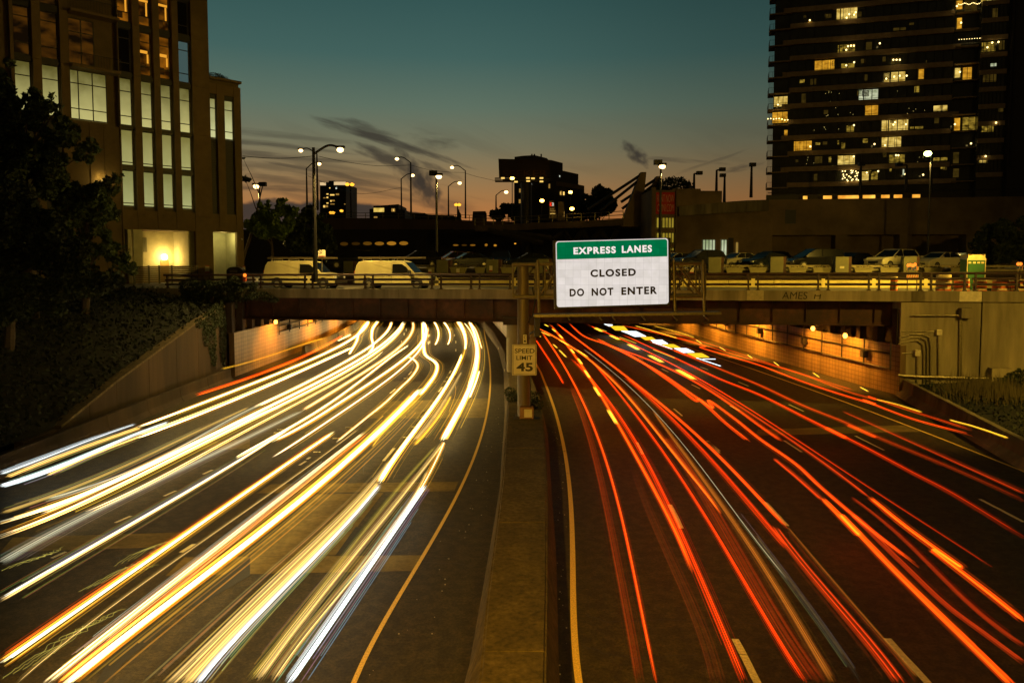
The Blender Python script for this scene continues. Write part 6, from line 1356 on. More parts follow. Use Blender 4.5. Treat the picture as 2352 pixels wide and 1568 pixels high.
# ribbed arch structure beneath: row of glowing elliptical openings
mb = MB(); A = atY(*cr('R', 1040, 980), 150); B = atY(*cr('R', 2351, 1230), 150); mb.box(A.x-24, B.x+48, 151, 152, GZ, A.z)
ar = thing('arcade_wall', ((A.x+B.x)/2, 151, GZ), 'dark wall with a row of small glowing oval openings below the viaduct', 'wall'); part('wall', mb, material('arcade_dark', (.012, .010, .008), .9, var=0), ar)
for k, x, y, w_, hgt, st in [('R', 1120, 1118, 38, 17, .05), ('R', 1230, 1116, 40, 15, .03), ('R', 1340, 1114, 42, 17, .10), ('R', 1452, 1115, 44, 17, .22), ('R', 1566, 1113, 44, 18, .36), ('R', 1680, 1112, 42, 18, .26), ('R', 2170, 1130, 26, 8, .2), ('R', 2250, 1130, 26, 8, .05), ('R', 2330, 1130, 26, 8, .2), ('Q', 105, 1128, 14, 12, .3), ('Q', 190, 1132, 14, 10, .5), ('Q', 378, 1115, 10, 5, 1.2)]:
    c0 = atY(*cr(k, x, y), 150.9); sx = w_/2.351*KK*150.9/FPX; sz = hgt/2.351*KK*150.9/FPX; mb = MB(); mb.face([c0+Vector((math.cos(R(a))*sx, 0, math.sin(R(a))*sz)) for a in range(0, 360, 15)]); part('opening', mb, glow_mat('oval_%d' % int(st*100), (1.0, .42, .03), st), ar)
# far buildings
def simple_building(name, lab, k, prof, Y, dep, mat, wins=()):
    pts = [atY(*cr(k, x, y), Y) for x, y in prof]; t = thing(name, (pts[0]+pts[-1])/2, lab, 'building'); mb = MB(); mb.prism(pts, (0, dep, 0)); part('wall', mb, mat, t)
    for i, (x0, y0, x1, y1, m_) in enumerate(wins):
        a = atY(*cr(k, x0, y1), Y-.15); b = atY(*cr(k, x1, y0), Y-.15); mb = MB(); mb.box(a.x, b.x, Y-.2, Y-.02, a.z, b.z); part('window', mb, m_, t)
    return t
far = material('far_facade', (.022, .017, .012), .6, nscale=.15, var=.3)
wy = glow_mat('far_window', (1, .62, .14), 1.2); wd = glow_mat('far_window_dim', (.55, .30, .06), .6); ww_ = glow_mat('far_window_white', (.8, .85, .7), 1.0)
simple_building('far_tower', 'small far tower with a glowing crown, left of the tall yellow lamp', 'R', [(893, 900), (893, 535), (975, 540), (975, 525), (1025, 525), (1025, 535), (1137, 545), (1137, 900)], 420, 30, far,
    [(893, 540, 948, 568, glow_mat('crown', (1, .70, .35), .75)), (1025, 535, 1135, 565, MATS['crown']), (980, 588, 990, 598, wy), (1040, 585, 1052, 602, ww_), (955, 645, 972, 655, wy), (988, 652, 1028, 664, wy), (1042, 645, 1072, 660, wd), (955, 675, 970, 688, wy), (925, 682, 945, 690, wd), (988, 705, 1032, 718, wd), (990, 708, 1002, 722, wy), (955, 730, 972, 740, wy), (928, 755, 968, 774, wd), (1120, 740, 1132, 748, wd), (925, 755, 940, 776, wy), (990, 740, 1030, 748, wd), (1040, 600, 1046, 604, wd)])
simple_building('far_house', 'low dark building with one large bright window on the horizon', 'R', [(1360, 900), (1358, 790), (1395, 785), (1395, 760), (1460, 758), (1630, 745), (1632, 795), (1690, 797), (1692, 900)], 260, 20, far,
    [(1398, 780, 1496, 818, room_mat('far_room', (.25, .15, .01), (1.0, .70, .16), 1.1, .4, .5, 1)), (1565, 785, 1598, 815, wd), (1400, 860, 1432, 874, wd), (1580, 790, 1590, 812, wy)])
simple_building('far_block', 'row of low dark rooftops on the horizon right of the large bright window', 'R', [(1690, 900), (1690, 820), (1880, 828), (1885, 842), (2150, 850), (2160, 860), (2195, 862), (2200, 900)], 300, 20, far)
simple_building('domed_tower', 'small pale domed turret beside the short yellow lamp', 'R', [(2186, 895), (2188, 862), (2180, 858), (2185, 830), (2192, 812), (2196, 790), (2200, 812), (2214, 832), (2218, 858), (2212, 862), (2222, 895)], 290, 4, material('turret', (.10, .09, .07), .6, var=0))
simple_building('far_block', 'pale low rooftop behind the start of the access bridge', 'Q', [(-30, 920), (-20, 812), (98, 810), (100, 920)], 190, 10, material('pale_far', (.10, .07, .045), .8, var=0))
ce = simple_building('office_block', 'dark stepped office block behind the faded billboard', 'Q', [(372, 900), (372, 300), (450, 290), (560, 284), (676, 312), (690, 328), (718, 330), (825, 358), (825, 430), (972, 462), (972, 560), (1028, 572), (1028, 900)], 215, 40, material('office_dark', (.035, .029, .022), .7, nscale=.1, var=.3),
    [(430, 568, 438, 576, ww_), (415, 600, 455, 635, wd), (430, 605, 438, 630, wy), (692, 555, 706, 595, wd), (793, 475, 800, 488, ww_), (800, 622, 818, 660, wd), (828, 628, 842, 660, wy), (498, 712, 508, 735, wd), (522, 710, 530, 725, wd), (525, 550, 535, 560, ww_), (455, 705, 466, 740, wd), (412, 700, 430, 735, wd), (800, 630, 806, 655, wy)])
mb = MB(); a = atY(*cr('Q', 765, 570), 214.5); b = atY(*cr('Q', 1028, 528), 214.5); pts = [atY(*cr('Q', x, y), 214.5) for x, y in ((765, 570), (1028, 612), (1028, 572), (765, 528))]; mb.prism(pts, (0, .45, 0)); part('pale_band', mb, material('office_band', (.16, .12, .07), .8, var=.2), ce)
for x in (536, 560, 624): p = atY(*cr('Q', x, 300), 215); q = atY(*cr('Q', x, 268), 215); mb = MB(); mb.box(p.x-.2, p.x+.2, 216, 216.5, p.z-1, q.z); part('antenna', mb, M['black'], ce)
# billboard
bb = thing('billboard', atY(*cr('Q', 482, 900), 150), 'huge dark weathered billboard with faded letters and a catwalk', 'billboard'); YB = 150
pt = lambda x, y, Y=YB: atY(*cr('Q', x, y), Y)
mb = MB(); mb.prism([pt(220, 318), pt(700, 330), pt(705, 497), pt(226, 492)], (0, .8, 0)); part('board', mb, material('board_brown', (.035, .02, .013), .8, nscale=.3, var=.4, streak=True), bb)
lt_m = material('faded_letter', (.10, .042, .018), .8, nscale=.3, var=.5)
p0 = pt(262, 485, YB-.05); w_ = pt(680, 490).x-p0.x; hh = pt(262, 425).z-pt(262, 485).z
text('lettering', 'SEEKER', p0, (1, 0, 0), (0, 0, 1), w_, hh, lt_m, bb, .03, .0)
mb = MB(); mb.box(pt(190, 520).x, pt(720, 520).x, YB-1.6, YB-.1, pt(200, 540).z, pt(200, 532).z); part('catwalk', mb, M['dark_metal'], bb)
mb = MB(); mb.box(pt(257, 520).x, pt(705, 520).x, YB+.1, YB+.6, pt(200, 530).z, pt(200, 500).z); part('skirt', mb, M['black'], bb)
mb = MB(); mb.tube([Vector((pt(190, 520).x, YB-1.6, pt(200, 505).z)), Vector((pt(720, 520).x, YB-1.6, pt(200, 505).z))], .05, 5)
for i in range(12): x = pt(190, 520).x+(pt(250, 520).x-pt(190, 520).x)*i/11; mb.box(x-.04, x+.04, YB-1.65, YB-1.55, pt(200, 532).z, pt(200, 505).z)
part('catwalk_rail', mb, M['dark_metal'], bb)
mb = MB(); a = pt(482, 540); mb.tube([(a.x, YB+.5, GZ), (a.x, YB+.5, a.z)], 1.15, 14); part('column', mb, M['black'], bb)
for x, y in ((498, 500), (545, 503), (625, 500), (500, 528), (625, 532), (262, 500), (385, 535)):
    p = pt(x, y, YB-1.7); mb = MB(); mb.box(p.x-.35, p.x+.35, YB-1.85, YB-1.6, p.z-.14, p.z+.14); part('floodlight', mb, wy, bb)
# K2 pylon sign and its plain twin
k2 = thing('pylon_sign', pt(735, 880, 140), 'tapered concrete pylon sign with red K and white 2', 'sign'); q = lambda x, y, Y=140: atY(*cr('b', x, y), Y)
pyl = material('pylon_concrete', (.20, .16, .10), .8, nscale=.6, var=.2)
mb = MB(); mb.prism([q(1250, 1440), q(1250, 1078), q(1345, 1078), q(1415, 1440)], (0, 1, 0)); part('slab', mb, pyl, k2)
def lt2(s, x0, y0, x1, y1, m, b=.02): a = q(x0, y1, 139.9); c_ = q(x1, y0, 139.9); text('lettering', s, a, (1, 0, 0), (0, 0, 1), c_.x-a.x, c_.z-a.z, m, k2, .04, b)
lt2('K', 1262, 1116, 1304, 1184, glow_mat('neon_red', (1, .03, .01), 1.4), .04); lt2('2', 1306, 1118, 1340, 1178, glow_mat('neon_white', (.8, .8, .7), 1.0), .03)
lt2('3 4 5', 1268, 1236, 1340, 1258, wd); lt2('North', 1270, 1272, 1362, 1294, wd); lt2('Luxury', 1285, 1314, 1348, 1328, wd); lt2('Apartments', 1265, 1330, 1368, 1352, wy)
k3 = thing('pylon_slab', q(1490, 1480), 'plain tapered concrete slab standing right of the K2 pylon', 'pylon'); mb = MB(); mb.prism([q(1420, 1480), q(1440, 1100), q(1545, 1100), q(1565, 1480)], (0, 1, 0)); part('slab', mb, pyl, k3)
mb = MB(); mb.prism([q(1546, 1400, 139.8), q(1549, 1290, 139.8), q(1556, 1290, 139.8), q(1556, 1400, 139.8)], (0, .1, 0)); part('light_slot', mb, wd, k3)

# ================================================================= PARKING LOT BEHIND THE BRIDGE
LZ = 7.72
lotp = Plane(*BP.w(0, -14.2, 0).to_2d(), BP.d.x, BP.d.y)
mb = MB(); mb.pbox(BP, 2, 86, -75, -15.2, 6.2, LZ); solo('parking_lot', mb, material('lot', (.06, .052, .035), .85, nscale=1, var=.3), kind='structure')
# far side of the street: lit concrete barrier and ledge wall
b2 = thing('street_barrier', BP.w(30, -12, 6.25), 'brightly lit low concrete barrier along the far side of the street', 'barrier')
s_ = 8.0
while s_ < 62:
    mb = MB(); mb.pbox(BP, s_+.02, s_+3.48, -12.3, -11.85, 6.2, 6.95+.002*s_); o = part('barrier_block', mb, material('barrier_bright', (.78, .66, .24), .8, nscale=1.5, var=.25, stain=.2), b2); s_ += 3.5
lw2 = thing('ledge_wall', BP.w(30, -14, 6.25), 'dark ledge wall carrying the planters above the street barrier', 'wall')
mb = MB(); mb.pbox(BP, 2, 86, -15.19, -13.6, 6.2, 7.32); part('wall', mb, M['concrete_dark'], lw2)
mb = MB(); mb.pbox(BP, 2, 86, -15.0, -13.5, 7.321, 7.37); part('coping', mb, M['rail_paint'], lw2)
gr = thing('guard_rail', BP.w(30, -14.9, 7.37), 'galvanised guard rail between the planters and the parked cars', 'guard rail')
for z in (7.62, 7.92): mb = MB(); mb.pbox(BP, 3, 85, -15.0, -14.93, z, z+.17); part('beam', mb, M['galv'], gr)
GP = Plane(*BP.w(0, -14.0, 0).to_2d(), BP.d.x, BP.d.y)
gh = lambda k, x, y: GP.hit(*cr(k, x, y))
cab = material('cabinet_green', (.135, .13, .065), .7, nscale=2, var=.2)
cabs = [('U', 105, 262, 1237, 1392, 'small yellow notice', 1), ('U', 745, 902, 1237, 1392, 'barricade lamps before it', 0), ('S', 548, 696, 1243, 1392, 'grey saloon car behind it, right of the sign truss', 0), ('S', 1130, 1283, 1237, 1390, 'minivan to its right', 0),
        ('R', 1115, 1218, 1280, 1405, 'dark car behind it, between the two vans', 0), ('R', 1988, 2120, 1268, 1402, 'right van bonnet in front of it', 0), ('Q', 105, 242, 1264, 1398, 'red and white notice, left of the gantry post', 2), ('Q', 590, 718, 1260, 1388, 'red and white notice, behind the left truss', 2), ('Q', 2190, 2342, 1245, 1394, 'nothing on it, right of the truss end', 0)]
done = set()
for i, (k, x0, x1, y0, y1, d_, nt_) in enumerate(cabs):
    sa, z0 = gh(k, x0, y1); sb, z1 = gh(k, x1, y0)
    if any(abs(sa-q) < 1.0 for q in done): continue
    done.add(sa)
    t = thing('utility_cabinet', GP.w((sa+sb)/2, 0, 7.37), 'grey-green box-shaped concrete pillar with ' + d_, 'cabinet', 'box pillars along the ledge')
    mb = MB(); mb.pbox(GP, sa, sb-.18*(sb-sa), -.7, 0, 7.371, z1); o = part('body', mb, cab, t); bevel(o, .02, 1)
    mb = MB(); mb.pbox(GP, sb-.179*(sb-sa), sb, -.75, -.03, 7.371, z1+.002); part('side_post', mb, M['rust'], t)
    if nt_ == 1: mb = MB(); mb.pbox(GP, sa+.28*(sb-sa), sa+.55*(sb-sa), .001, .015, z1-.95, z1-.78); part('notice', mb, M['concrete_pale'], t)
    if nt_ == 2:
        c = sa+.22*(sb-sa) if k == 'Q' and x0 < 300 else sa+.55*(sb-sa)
        mb = MB(); mb.pbox(GP, c, c+.28, .001, .015, z1-1.05, z1-.55); part('notice', mb, material('notice_white', (.6, .55, .4), .6, var=0), t); mb = MB(); mb.pbox(GP, c, c+.28, .016, .02, z1-1.05, z1-.94); part('notice_band', mb, MATS['red_band'], t)
plm = material('planter_tan', (.24, .215, .10), .75, nscale=3, var=.15); lt_ = [('S', 715, 875), ('S', 935, 1097), ('S', 1308, 1476), ('S', 1533, 1702), ('U', 288, 460), ('U', 530, 703), ('U', 942, 1118), ('U', 1190, 1316), ('Q', 240, 372), ('Q', -5, 95), ('Q', 470, 575), ('R', 2115, 2262), ('R', 1900, 1970), ('U', -10, 66)]
pls = ['left of the first pillar right of the sign', 'between two grass tufts right of the grey saloon', 'under the left half of the dark minivan', 'under the right half of the dark minivan', 'in front of the white sport utility car', 'with a pale notice, right of the sport utility car', 'with a pale notice under the white saloon', 'partly behind the portable toilet', 'immediately left of the gantry post', 'left of the notice pillar near the gantry', 'between the gantry post and the message sign', 'in front of the dark saloon above the right van bonnet', 'just above the right van bonnet', 'at the foot of the pillar with the yellow notice']
mes = None
for (k, x0, x1), d_ in zip(lt_, pls):
    sa, z0 = gh(k, x0, 1370); sb, _ = gh(k, x1, 1370); z1 = 7.86; t = thing('planter_box', GP.w((sa+sb)/2, 0, 7.37), 'long tan planter box ' + d_, 'planter', 'planter boxes on the ledge')
    mb = MB(); mb.hexa([GP.w(sa+.1, -.05, 7.371), GP.w(sb-.1, -.05, 7.371), GP.w(sb-.1, -.5, 7.371), GP.w(sa+.1, -.5, 7.371), GP.w(sa, 0, z1), GP.w(sb, 0, z1), GP.w(sb, -.6, z1), GP.w(sa, -.6, z1)]); part('box', mb, plm, t)
    mb = MB(); mb.pbox(GP, sa-.04, sb+.04, -.64, .04, z1-.06, z1+.03); part('rim', mb, plm, t)
    c = GP.w((sa+sb)/2, -.3, z1+.05); a = max(.2, abs(sb-sa)/2-.1)
    o = leaves(110, lambda n, c=c, a=a: np.array(c)+RNG.uniform(-1, 1, (n, 3))*np.array([a, .2, .12]), .07, 'plants', M['dry_grass'], t)
# tiny yellow notices hung on rails
for k, x0, x1, y0, y1, lab in (('S', 373, 411, 1337, 1396, 'white and red notice hanging on the ledge right of the message sign'), ('Z', 0, 1, 0, 1, None), ('W', 1672, 1722, 488, 572, 'white and red notice hanging on the planter above the right van bonnet'), ('W', 1235, 1283, 493, 558, 'white notice hanging just above the right van bonnet')):
    if not lab: continue
    sa, z0 = gh(k, x0, y1); sb, z1 = gh(k, x1, y0); t = thing('hanging_notice', GP.w(sa, .15, z0), lab, 'sign'); mb = MB(); mb.pbox(GP, sa, sb, .12, .14, z0, z1); part('plate', mb, material('notice_white', (.6, .55, .4), .6, var=0), t); mb = MB(); mb.pbox(GP, sa, sb, .141, .145, z0, z0+.13); part('red_band', mb, material('red_band', (.30, .03, .02), .6, var=0), t)

# ================================================================= VEHICLES
def paint(name, c, rough=.25): return material(name, c, rough, nscale=1.5, var=.12, coat=.15 if max(c) < .1 else .5, spec=.25 if max(c) < .1 else .5)
PW = paint('paint_white', (.55, .52, .36)); PG = paint('paint_grey', (.16, .15, .11)); PB = paint('paint_black', (.006, .006, .006), .15); PBL = paint('paint_navy', (.006, .008, .010), .15); PR = paint('paint_maroon', (.05, .012, .01), .2); PV = material('van_cream', (.50, .44, .20), .4, nscale=1.2, var=.12, stain=.35)
RUB = material('tyre_rubber', (.012, .011, .010), .85, var=0); HUB = material('wheel_rim', (.28, .26, .2), .35, metal=.7, var=0); LENS = material('headlamp_lens', (.55, .55, .5), .08, var=0, spec=.8); RLENS = material('tail_lens', (.25, .02, .01), .2, var=0); CHR = material('chrome', (.5, .48, .42), .15, metal=.9, var=0)
KINDS = {   # side outlines, metres; x forward
 'sedan': dict(L=4.7, W=1.8, body=[(-2.3, .35), (-2.33, .8), (-2.25, 1.0), (-1.5, 1.05), (1.0, 1.0), (1.9, .88), (2.28, .70), (2.33, .35)], glass=[(-1.75, 1.04), (-1.0, 1.40), (.15, 1.44), (1.05, .99)], roof=[(-1.0, 1.385), (-.5, 1.44), (.2, 1.455), (.3, 1.40)], wheels=(-1.4, 1.42), wr=.32),
 'suv': dict(L=4.7, W=1.9, body=[(-2.3, .42), (-2.33, .9), (-2.28, 1.12), (-1.5, 1.14), (.85, 1.10), (1.9, 1.0), (2.25, .85), (2.33, .42)], glass=[(-2.2, 1.12), (-1.85, 1.62), (.0, 1.70), (1.0, 1.09)], roof=[(-1.95, 1.60), (-1.4, 1.70), (.05, 1.72), (.15, 1.64)], wheels=(-1.4, 1.42), wr=.37),
 'minivan': dict(L=5.1, W=1.95, body=[(-2.5, .38), (-2.55, .9), (-2.5, 1.12), (-1.5, 1.12), (1.3, 1.06), (2.1, .92), (2.48, .72), (2.53, .38)], glass=[(-2.42, 1.1), (-2.2, 1.66), (.3, 1.74), (1.55, 1.04)], roof=[(-2.2, 1.64), (-1.6, 1.75), (.3, 1.76), (.45, 1.67)], wheels=(-1.55, 1.55), wr=.34)}
def car(kind, loc, yaw, mat, label, group='cars parked behind the overpass', z=LZ):
    K = KINDS[kind]; t = thing('parked_car', (0, 0, 0), label, 'car', group); W = K['W']/2
    def loft(poly, ws):   # slices across the width with per-slice scale towards the centre height
        mb = MB(); n = len(poly); b = 0
        for (y, inset) in ws:
            for (x, z_) in poly: mb.v.append(Vector((x*(1-inset*.5), y, z_-inset*.3*(z_-.4))))
        for s in range(len(ws)-1):
            for i in range(n):
                j_ = (i+1) % n; mb.f.append((s*n+i, s*n+j_, (s+1)*n+j_, (s+1)*n+i))
        mb.f.append(tuple(range(n))); mb.f.append(tuple((len(ws)-1)*n+i for i in reversed(range(n)))); return mb
    o = part('body', loft(K['body'], [(-W, .10), (-W*.93, .0), (W*.93, .0), (W, .10)]), mat, t); bevel(o, .05, 2)
    mb = MB(); g = K['glass']; n = len(g)
    for (y, k_) in ((-W*.92, 0), (-W*.74, 1), (W*.74, 1), (W*.92, 0)): pass
    for sd in (-1, 1):
        pass
    # cabin glass: bottom edge wide, top edge drawn in
    zs0 = min(p[1] for p in g); zs1 = max(p[1] for p in g)
    for sd in (-1, 1):
        for (x, z_) in g: f = (z_-zs0)/(zs1-zs0); mb.v.append(Vector((x, sd*W*(.93-.17*f), z_)))
    mb.f.append(tuple(range(n))); mb.f.append(tuple(n+i for i in reversed(range(n))))
    for i in range(n): j_ = (i+1) % n; mb.f.append((i, j_, n+j_, n+i))
    part('windows', mb, M['glass_dark'], t)
    mb = MB(); rf_ = K['roof']; mb.prism([(x, -W*.76, z_) for x, z_ in rf_]+[(rf_[-1][0]-.1, -W*.76, rf_[-1][1]-.02), (rf_[0][0]+.1, -W*.76, rf_[0][1]-.01)], (0, W*1.52, 0)); part('roof', mb, mat, t)
    mb = MB()
    for sd in (-1, 1):
        for (a, b) in ((g[3], g[2]), (g[0], g[1])):
            fa = (a[1]-zs0)/(zs1-zs0); fb = (b[1]-zs0)/(zs1-zs0); mb.tube([(a[0], sd*W*(.935-.17*fa), a[1]), (b[0], sd*W*(.935-.17*fb), b[1])], .035, 5)
        xm = -.25; mb.tube([(xm, sd*W*.935, zs0), (xm-.08, sd*W*.765, zs1-.02)], .03, 5)
    part('pillar', mb, mat, t)
    for x in K['wheels']:
        for sd in (-1, 1):
            mb = MB(); mb.tube([(x, sd*(W-.20), K['wr']), (x, sd*(W+.02), K['wr'])], K['wr'], 16); w = part('wheel', mb, RUB, t); mb = MB(); mb.tube([(x, sd*(W+.021), K['wr']), (x, sd*(W+.035), K['wr'])], K['wr']*.6, 10); part('rim', mb, HUB, w)
    fx = K['body'][-2][0]; fz = K['body'][-2][1]
    for sd in (-1, 1):
        mb = MB(); mb.box(fx-.28, fx+.02, sd*W*.78-.22, sd*W*.78+.16, fz-.14, fz+.02); part('headlight', mb, LENS, t)
        mb = MB(); mb.box(K['body'][1][0]-.015, K['body'][1][0]+.10, sd*W*.8-.15, sd*W*.8+.12, .78, .95); part('tail_light', mb, RLENS, t)
        mb = MB(); mb.box(g[3][0]-.25, g[3][0]-.08, min(sd*W*.95, sd*(W+.16)), max(sd*W*.95, sd*(W+.16)), 1.02, 1.14); part('mirror', mb, mat, t)
    mb = MB(); mb.box(fx+.0, fx+.065, -W*.5, W*.5, .42, fz-.16); part('grille', mb, M['black'], t)
    mb = MB(); mb.box(K['body'][-1][0]-.05, K['body'][-1][0]+.03, -W*.25, W*.25, .40, .41+.12); part('licence_plate', mb, CHR, t)
    t.location = (*loc, z); t.rotation_euler = (0, 0, yaw); return t
def carat(kind, k, x, Y, yaw, mat, label, z=LZ):
    p = atY(*cr(k, x, 1250), Y); return car(kind, (p.x, Y), R(yaw), mat, label, z=z)
carat('suv', 'U', 640, 63, 205, PW, 'white sport utility car facing left, parked right of the dark cars')
carat('sedan', 'U', 1085, 63.5, 203, PW, 'white saloon car parked left of the portable toilet')
carat('sedan', 'U', 270, 66, 205, PB, 'black saloon between the minivan and the white sport utility car')
carat('minivan', 'S', 1540, 65, 190, PB, 'long black minivan behind two planters right of centre')
carat('sedan', 'S', 1090, 66, 205, PBL, 'dark blue saloon left of the black minivan')
carat('sedan', 'S', 820, 68.5, 203, PG, 'pale grey saloon parked behind the pillar right of the sign truss')
carat('suv', 'Q', 2110, 67, 198, PB, 'black estate car with a bright glint right above the sign truss')
carat('sedan', 'Q', 1880, 70, 205, PG, 'grey saloon half hidden behind the right edge of the message sign')
carat('sedan', 'Q', 510, 70, 188, PBL, 'long dark saloon between the gantry post and the message sign')
carat('suv', 'Q', 245, 74, 268, PB, 'dark hatchback seen from behind, left of the gantry post')
carat('sedan', 'R', 2280, 71, 200, PBL, 'dark domed saloon above the planter right of the right van')
carat('suv', 'R', 1800, 72, 195, PB, 'black sport utility car above the roof rack of the right van')
carat('minivan', 'R', 1210, 71, 190, PBL, 'dark people carrier between the two vans')
carat('suv', 'R', 2140, 78, 200, PR, 'maroon car deep in the lot left of the domed saloon')
carat('sedan', 'R', 700, 72, 190, PB, 'black saloon peeking over the ladder of the left van')
carat('suv', 'S', 1110, 76, 200, PBL, 'dark blue hatchback deep in the lot behind the blue saloon')
carat('sedan', 'U', 1290, 70, 200, PB, 'black saloon mostly hidden by the portable toilet')
# work vans on the street
def van(loc, yaw, label, ladder_len, txt):
    t = thing('work_van', (0, 0, 0), label, 'van', 'cream work vans on the overpass'); W = 1.0
    prof = [(-2.95, .45), (-3.0, 1.0), (-2.85, 1.75), (-2.68, 2.02), (-2.3, 2.10), (.55, 2.10), (.95, 2.04), (1.25, 1.75), (1.75, 1.22), (2.3, 1.14), (2.78, 1.02), (2.88, .75), (2.9, .45)]
    mb = MB(); n = len(prof); sl = [(-W, .85), (-W*.97, .965), (-W*.80, 1.0), (W*.80, 1.0), (W*.97, .965), (W, .85)]
    sl = [(-W, 0), (-W*.985, .02), (-W*.80, .03), (W*.80, .03), (W*.985, .02), (W, 0)]
    for (y, up) in sl:
        for (x, z_) in prof: f = max(0, z_-1.15)/.95; yy = y*(1-.10*f); mb.v.append(Vector((x, yy, z_+up*f*(1.6 if abs(y) < W*.9 else 1))))
    for s in range(len(sl)-1):
        for i in range(n): j_ = (i+1) % n; mb.f.append((s*n+i, s*n+j_, (s+1)*n+j_, (s+1)*n+i))
    mb.f.append(tuple(range(n))); mb.f.append(tuple((len(sl)-1)*n+i for i in reversed(range(n)))); o = part('body', mb, PV, t); bevel(o, .04, 2)
    yw = lambda z_: W*(1-.10*max(0, z_-1.15)/.95)
    for sd in (-1, 1):
        q = [(.05, 1.22), (.05, 1.88), (.80, 1.88), (1.12, 1.68), (1.42, 1.24)]; mb = MB(); mb.prism([(x, sd*(yw(z_)+.003), z_) for x, z_ in q], (0, sd*.012, 0)); w_ = part('side_window', mb, M['glass_dark'], t)
        mb = MB(); mb.tube([(-.02, sd*(W+.004), .5), (-.02, sd*(W+.003), 1.2), (-.02, sd*(yw(1.95)+.003), 1.95)], .008, 4); mb.tube([(1.55, sd*(W+.004), .6), (1.52, sd*(W+.003), 1.15)], .008, 4); mb.box(-.28, -.12, sd*(W+.012)-.01, sd*(W+.012)+.01, 1.0, 1.05); part('door_seam', mb, M['black'], t)
        mb = MB(); mb.box(1.30, 1.5, min(sd*W, sd*(W+.24)), max(sd*W, sd*(W+.24)), 1.18, 1.45); part('mirror', mb, M['black'], t)
    mb = MB(); mb.hexa([(1.30, -.86, 1.70), (1.30, .86, 1.70), (1.28, .86, 1.69), (1.28, -.86, 1.69), (1.30, -.86, 1.72), (1.30, .86, 1.72), (1.28, .86, 1.72), (1.28, -.86, 1.72)]) if False else None
    mb.prism([(1.02, -.80, 2.0), (1.27, -.83, 1.76), (1.74, -.92, 1.26), (1.74, .92, 1.26), (1.27, .83, 1.76), (1.02, .80, 2.0)], (.02, 0, .02)); part('windscreen', mb, M['glass_dark'], t)
    for x in (-1.85, 1.95):
        for sd in (-1, 1):
            mb = MB(); mb.tube([(x, sd*(W-.26), .37), (x, sd*(W+.01), .37)], .37, 18); w_ = part('wheel', mb, RUB, t); mb = MB(); mb.tube([(x, sd*(W+.011), .37), (x, sd*(W+.03), .37)], .21, 12); part('rim', mb, HUB, w_)
            mb = MB(); mb.prism([(x+.47*math.cos(R(a)), sd*(W+.002), .40+.47*math.sin(R(a))) for a in range(0, 181, 15)], (0, sd*.006, 0)); part('wheel_arch', mb, M['black'], t)
    mb = MB(); mb.box(2.86, 2.93, -.62, .62, .66, .98); part('grille', mb, M['black'], t)
    for sd in (-1, 1): mb = MB(); mb.box(2.84, 2.94, sd*.80-.14, sd*.80+.14, .70, .96); part('headlight', mb, LENS, t); mb = MB(); mb.box(-3.01, -2.96, sd*.86-.07, sd*.86+.07, .95, 1.4); part('tail_light', mb, RLENS, t)
    mb = MB(); mb.box(2.85, 3.08, -.98, .98, .42, .62); part('front_bumper', mb, M['dark_metal'], t); mb = MB(); mb.box(-3.12, -2.96, -.95, .95, .42, .56); part('rear_bumper', mb, M['dark_metal'], t)
    mb = MB(); 
    for x in (-2.3, -.9, .4):
        mb.box(x-.03, x+.03, -.85, .85, 2.24, 2.29)
        for sd in (-1, 1): mb.box(x-.03, x+.03, sd*.84-.02, sd*.84+.02, 2.10, 2.24)
    part('roof_rack', mb, M['galv'], t)
    mb = MB(); x0 = -2.75; x1 = x0+ladder_len
    for y in (-.72, -.30): mb.box(x0, x1, y-.02, y+.02, 2.295, 2.43)
    k = 0
    while x0+.3*k < x1: mb.box(x0+.3*k, x0+.3*k+.03, -.70, -.32, 2.34, 2.38); k += 1
    part('ladder', mb, M['steel_post'], t)
    if txt:
        WL[t.name] = Vector((0, 0, 0)); text('lettering', txt, (-1.72, -(W+.013), .92), (1, 0, 0), (0, 0, 1), 1.15, .085, material('van_letter', (.06, .045, .02), .7, var=0), t, .002, .0)
    t.location = loc; t.rotation_euler = (0, 0, yaw); return t
vy = math.atan2(BP.d.y, BP.d.x)
for x, y, lab, ll, tx in ((698, 640, 'cream work van on the left with a long ladder on its roof rack', 5.6, None), (908, 640, 'cream work van on the right with lettering on its lower side', 5.2, '"WEATHERIZATION WORKS"')):
    VP = Plane(*BP.w(0, -4.4, 0).to_2d(), BP.d.x, BP.d.y); s, _ = VP.hit(x, y); van(VP.w(s, -.2, 6.26+.0016*(s+16)), vy, lab, ll, tx)

# ================================================================= ROADWORKS ITEMS ON THE RIGHT OF THE STREET
OG = material('drum_orange', (.75, .13, .015), .5, nscale=3, var=.15); WG = material('drum_white', (.72, .58, .30), .5, nscale=3, var=.2)
DP = Plane(*BP.w(0, -2.6, 0).to_2d(), BP.d.x, BP.d.y)
def drum(k, x0, x1, ytop, label, n=0):
    sa, _ = DP.hit(*cr(k, x0, 1480)); sb, z1 = DP.hit(*cr(k, x1, ytop)); c = DP.w((sa+sb)/2, n, 0); z0 = 6.36; r0 = (sb-sa)/2; H = z1-z0
    t = thing('traffic_drum', (c.x, c.y, z0), label, 'traffic drum', 'orange and white traffic drums')
    segs = 6
    for i in range(segs):
        za = z0+.06+H*i/segs*.95; zb = za+H/segs*.95-.01; f = 1-.10*i/segs; mb = MB(); mb.tube([(c.x, c.y, za), (c.x, c.y, zb)], r0*f, 18); part('orange_band' if i % 2 == 0 else 'white_band', mb, OG if i % 2 == 0 else WG, t)
    mb = MB(); mb.tube([(c.x, c.y, z0), (c.x, c.y, z0+.055)], r0*1.2, 18); part('rubber_base', mb, RUB, t)
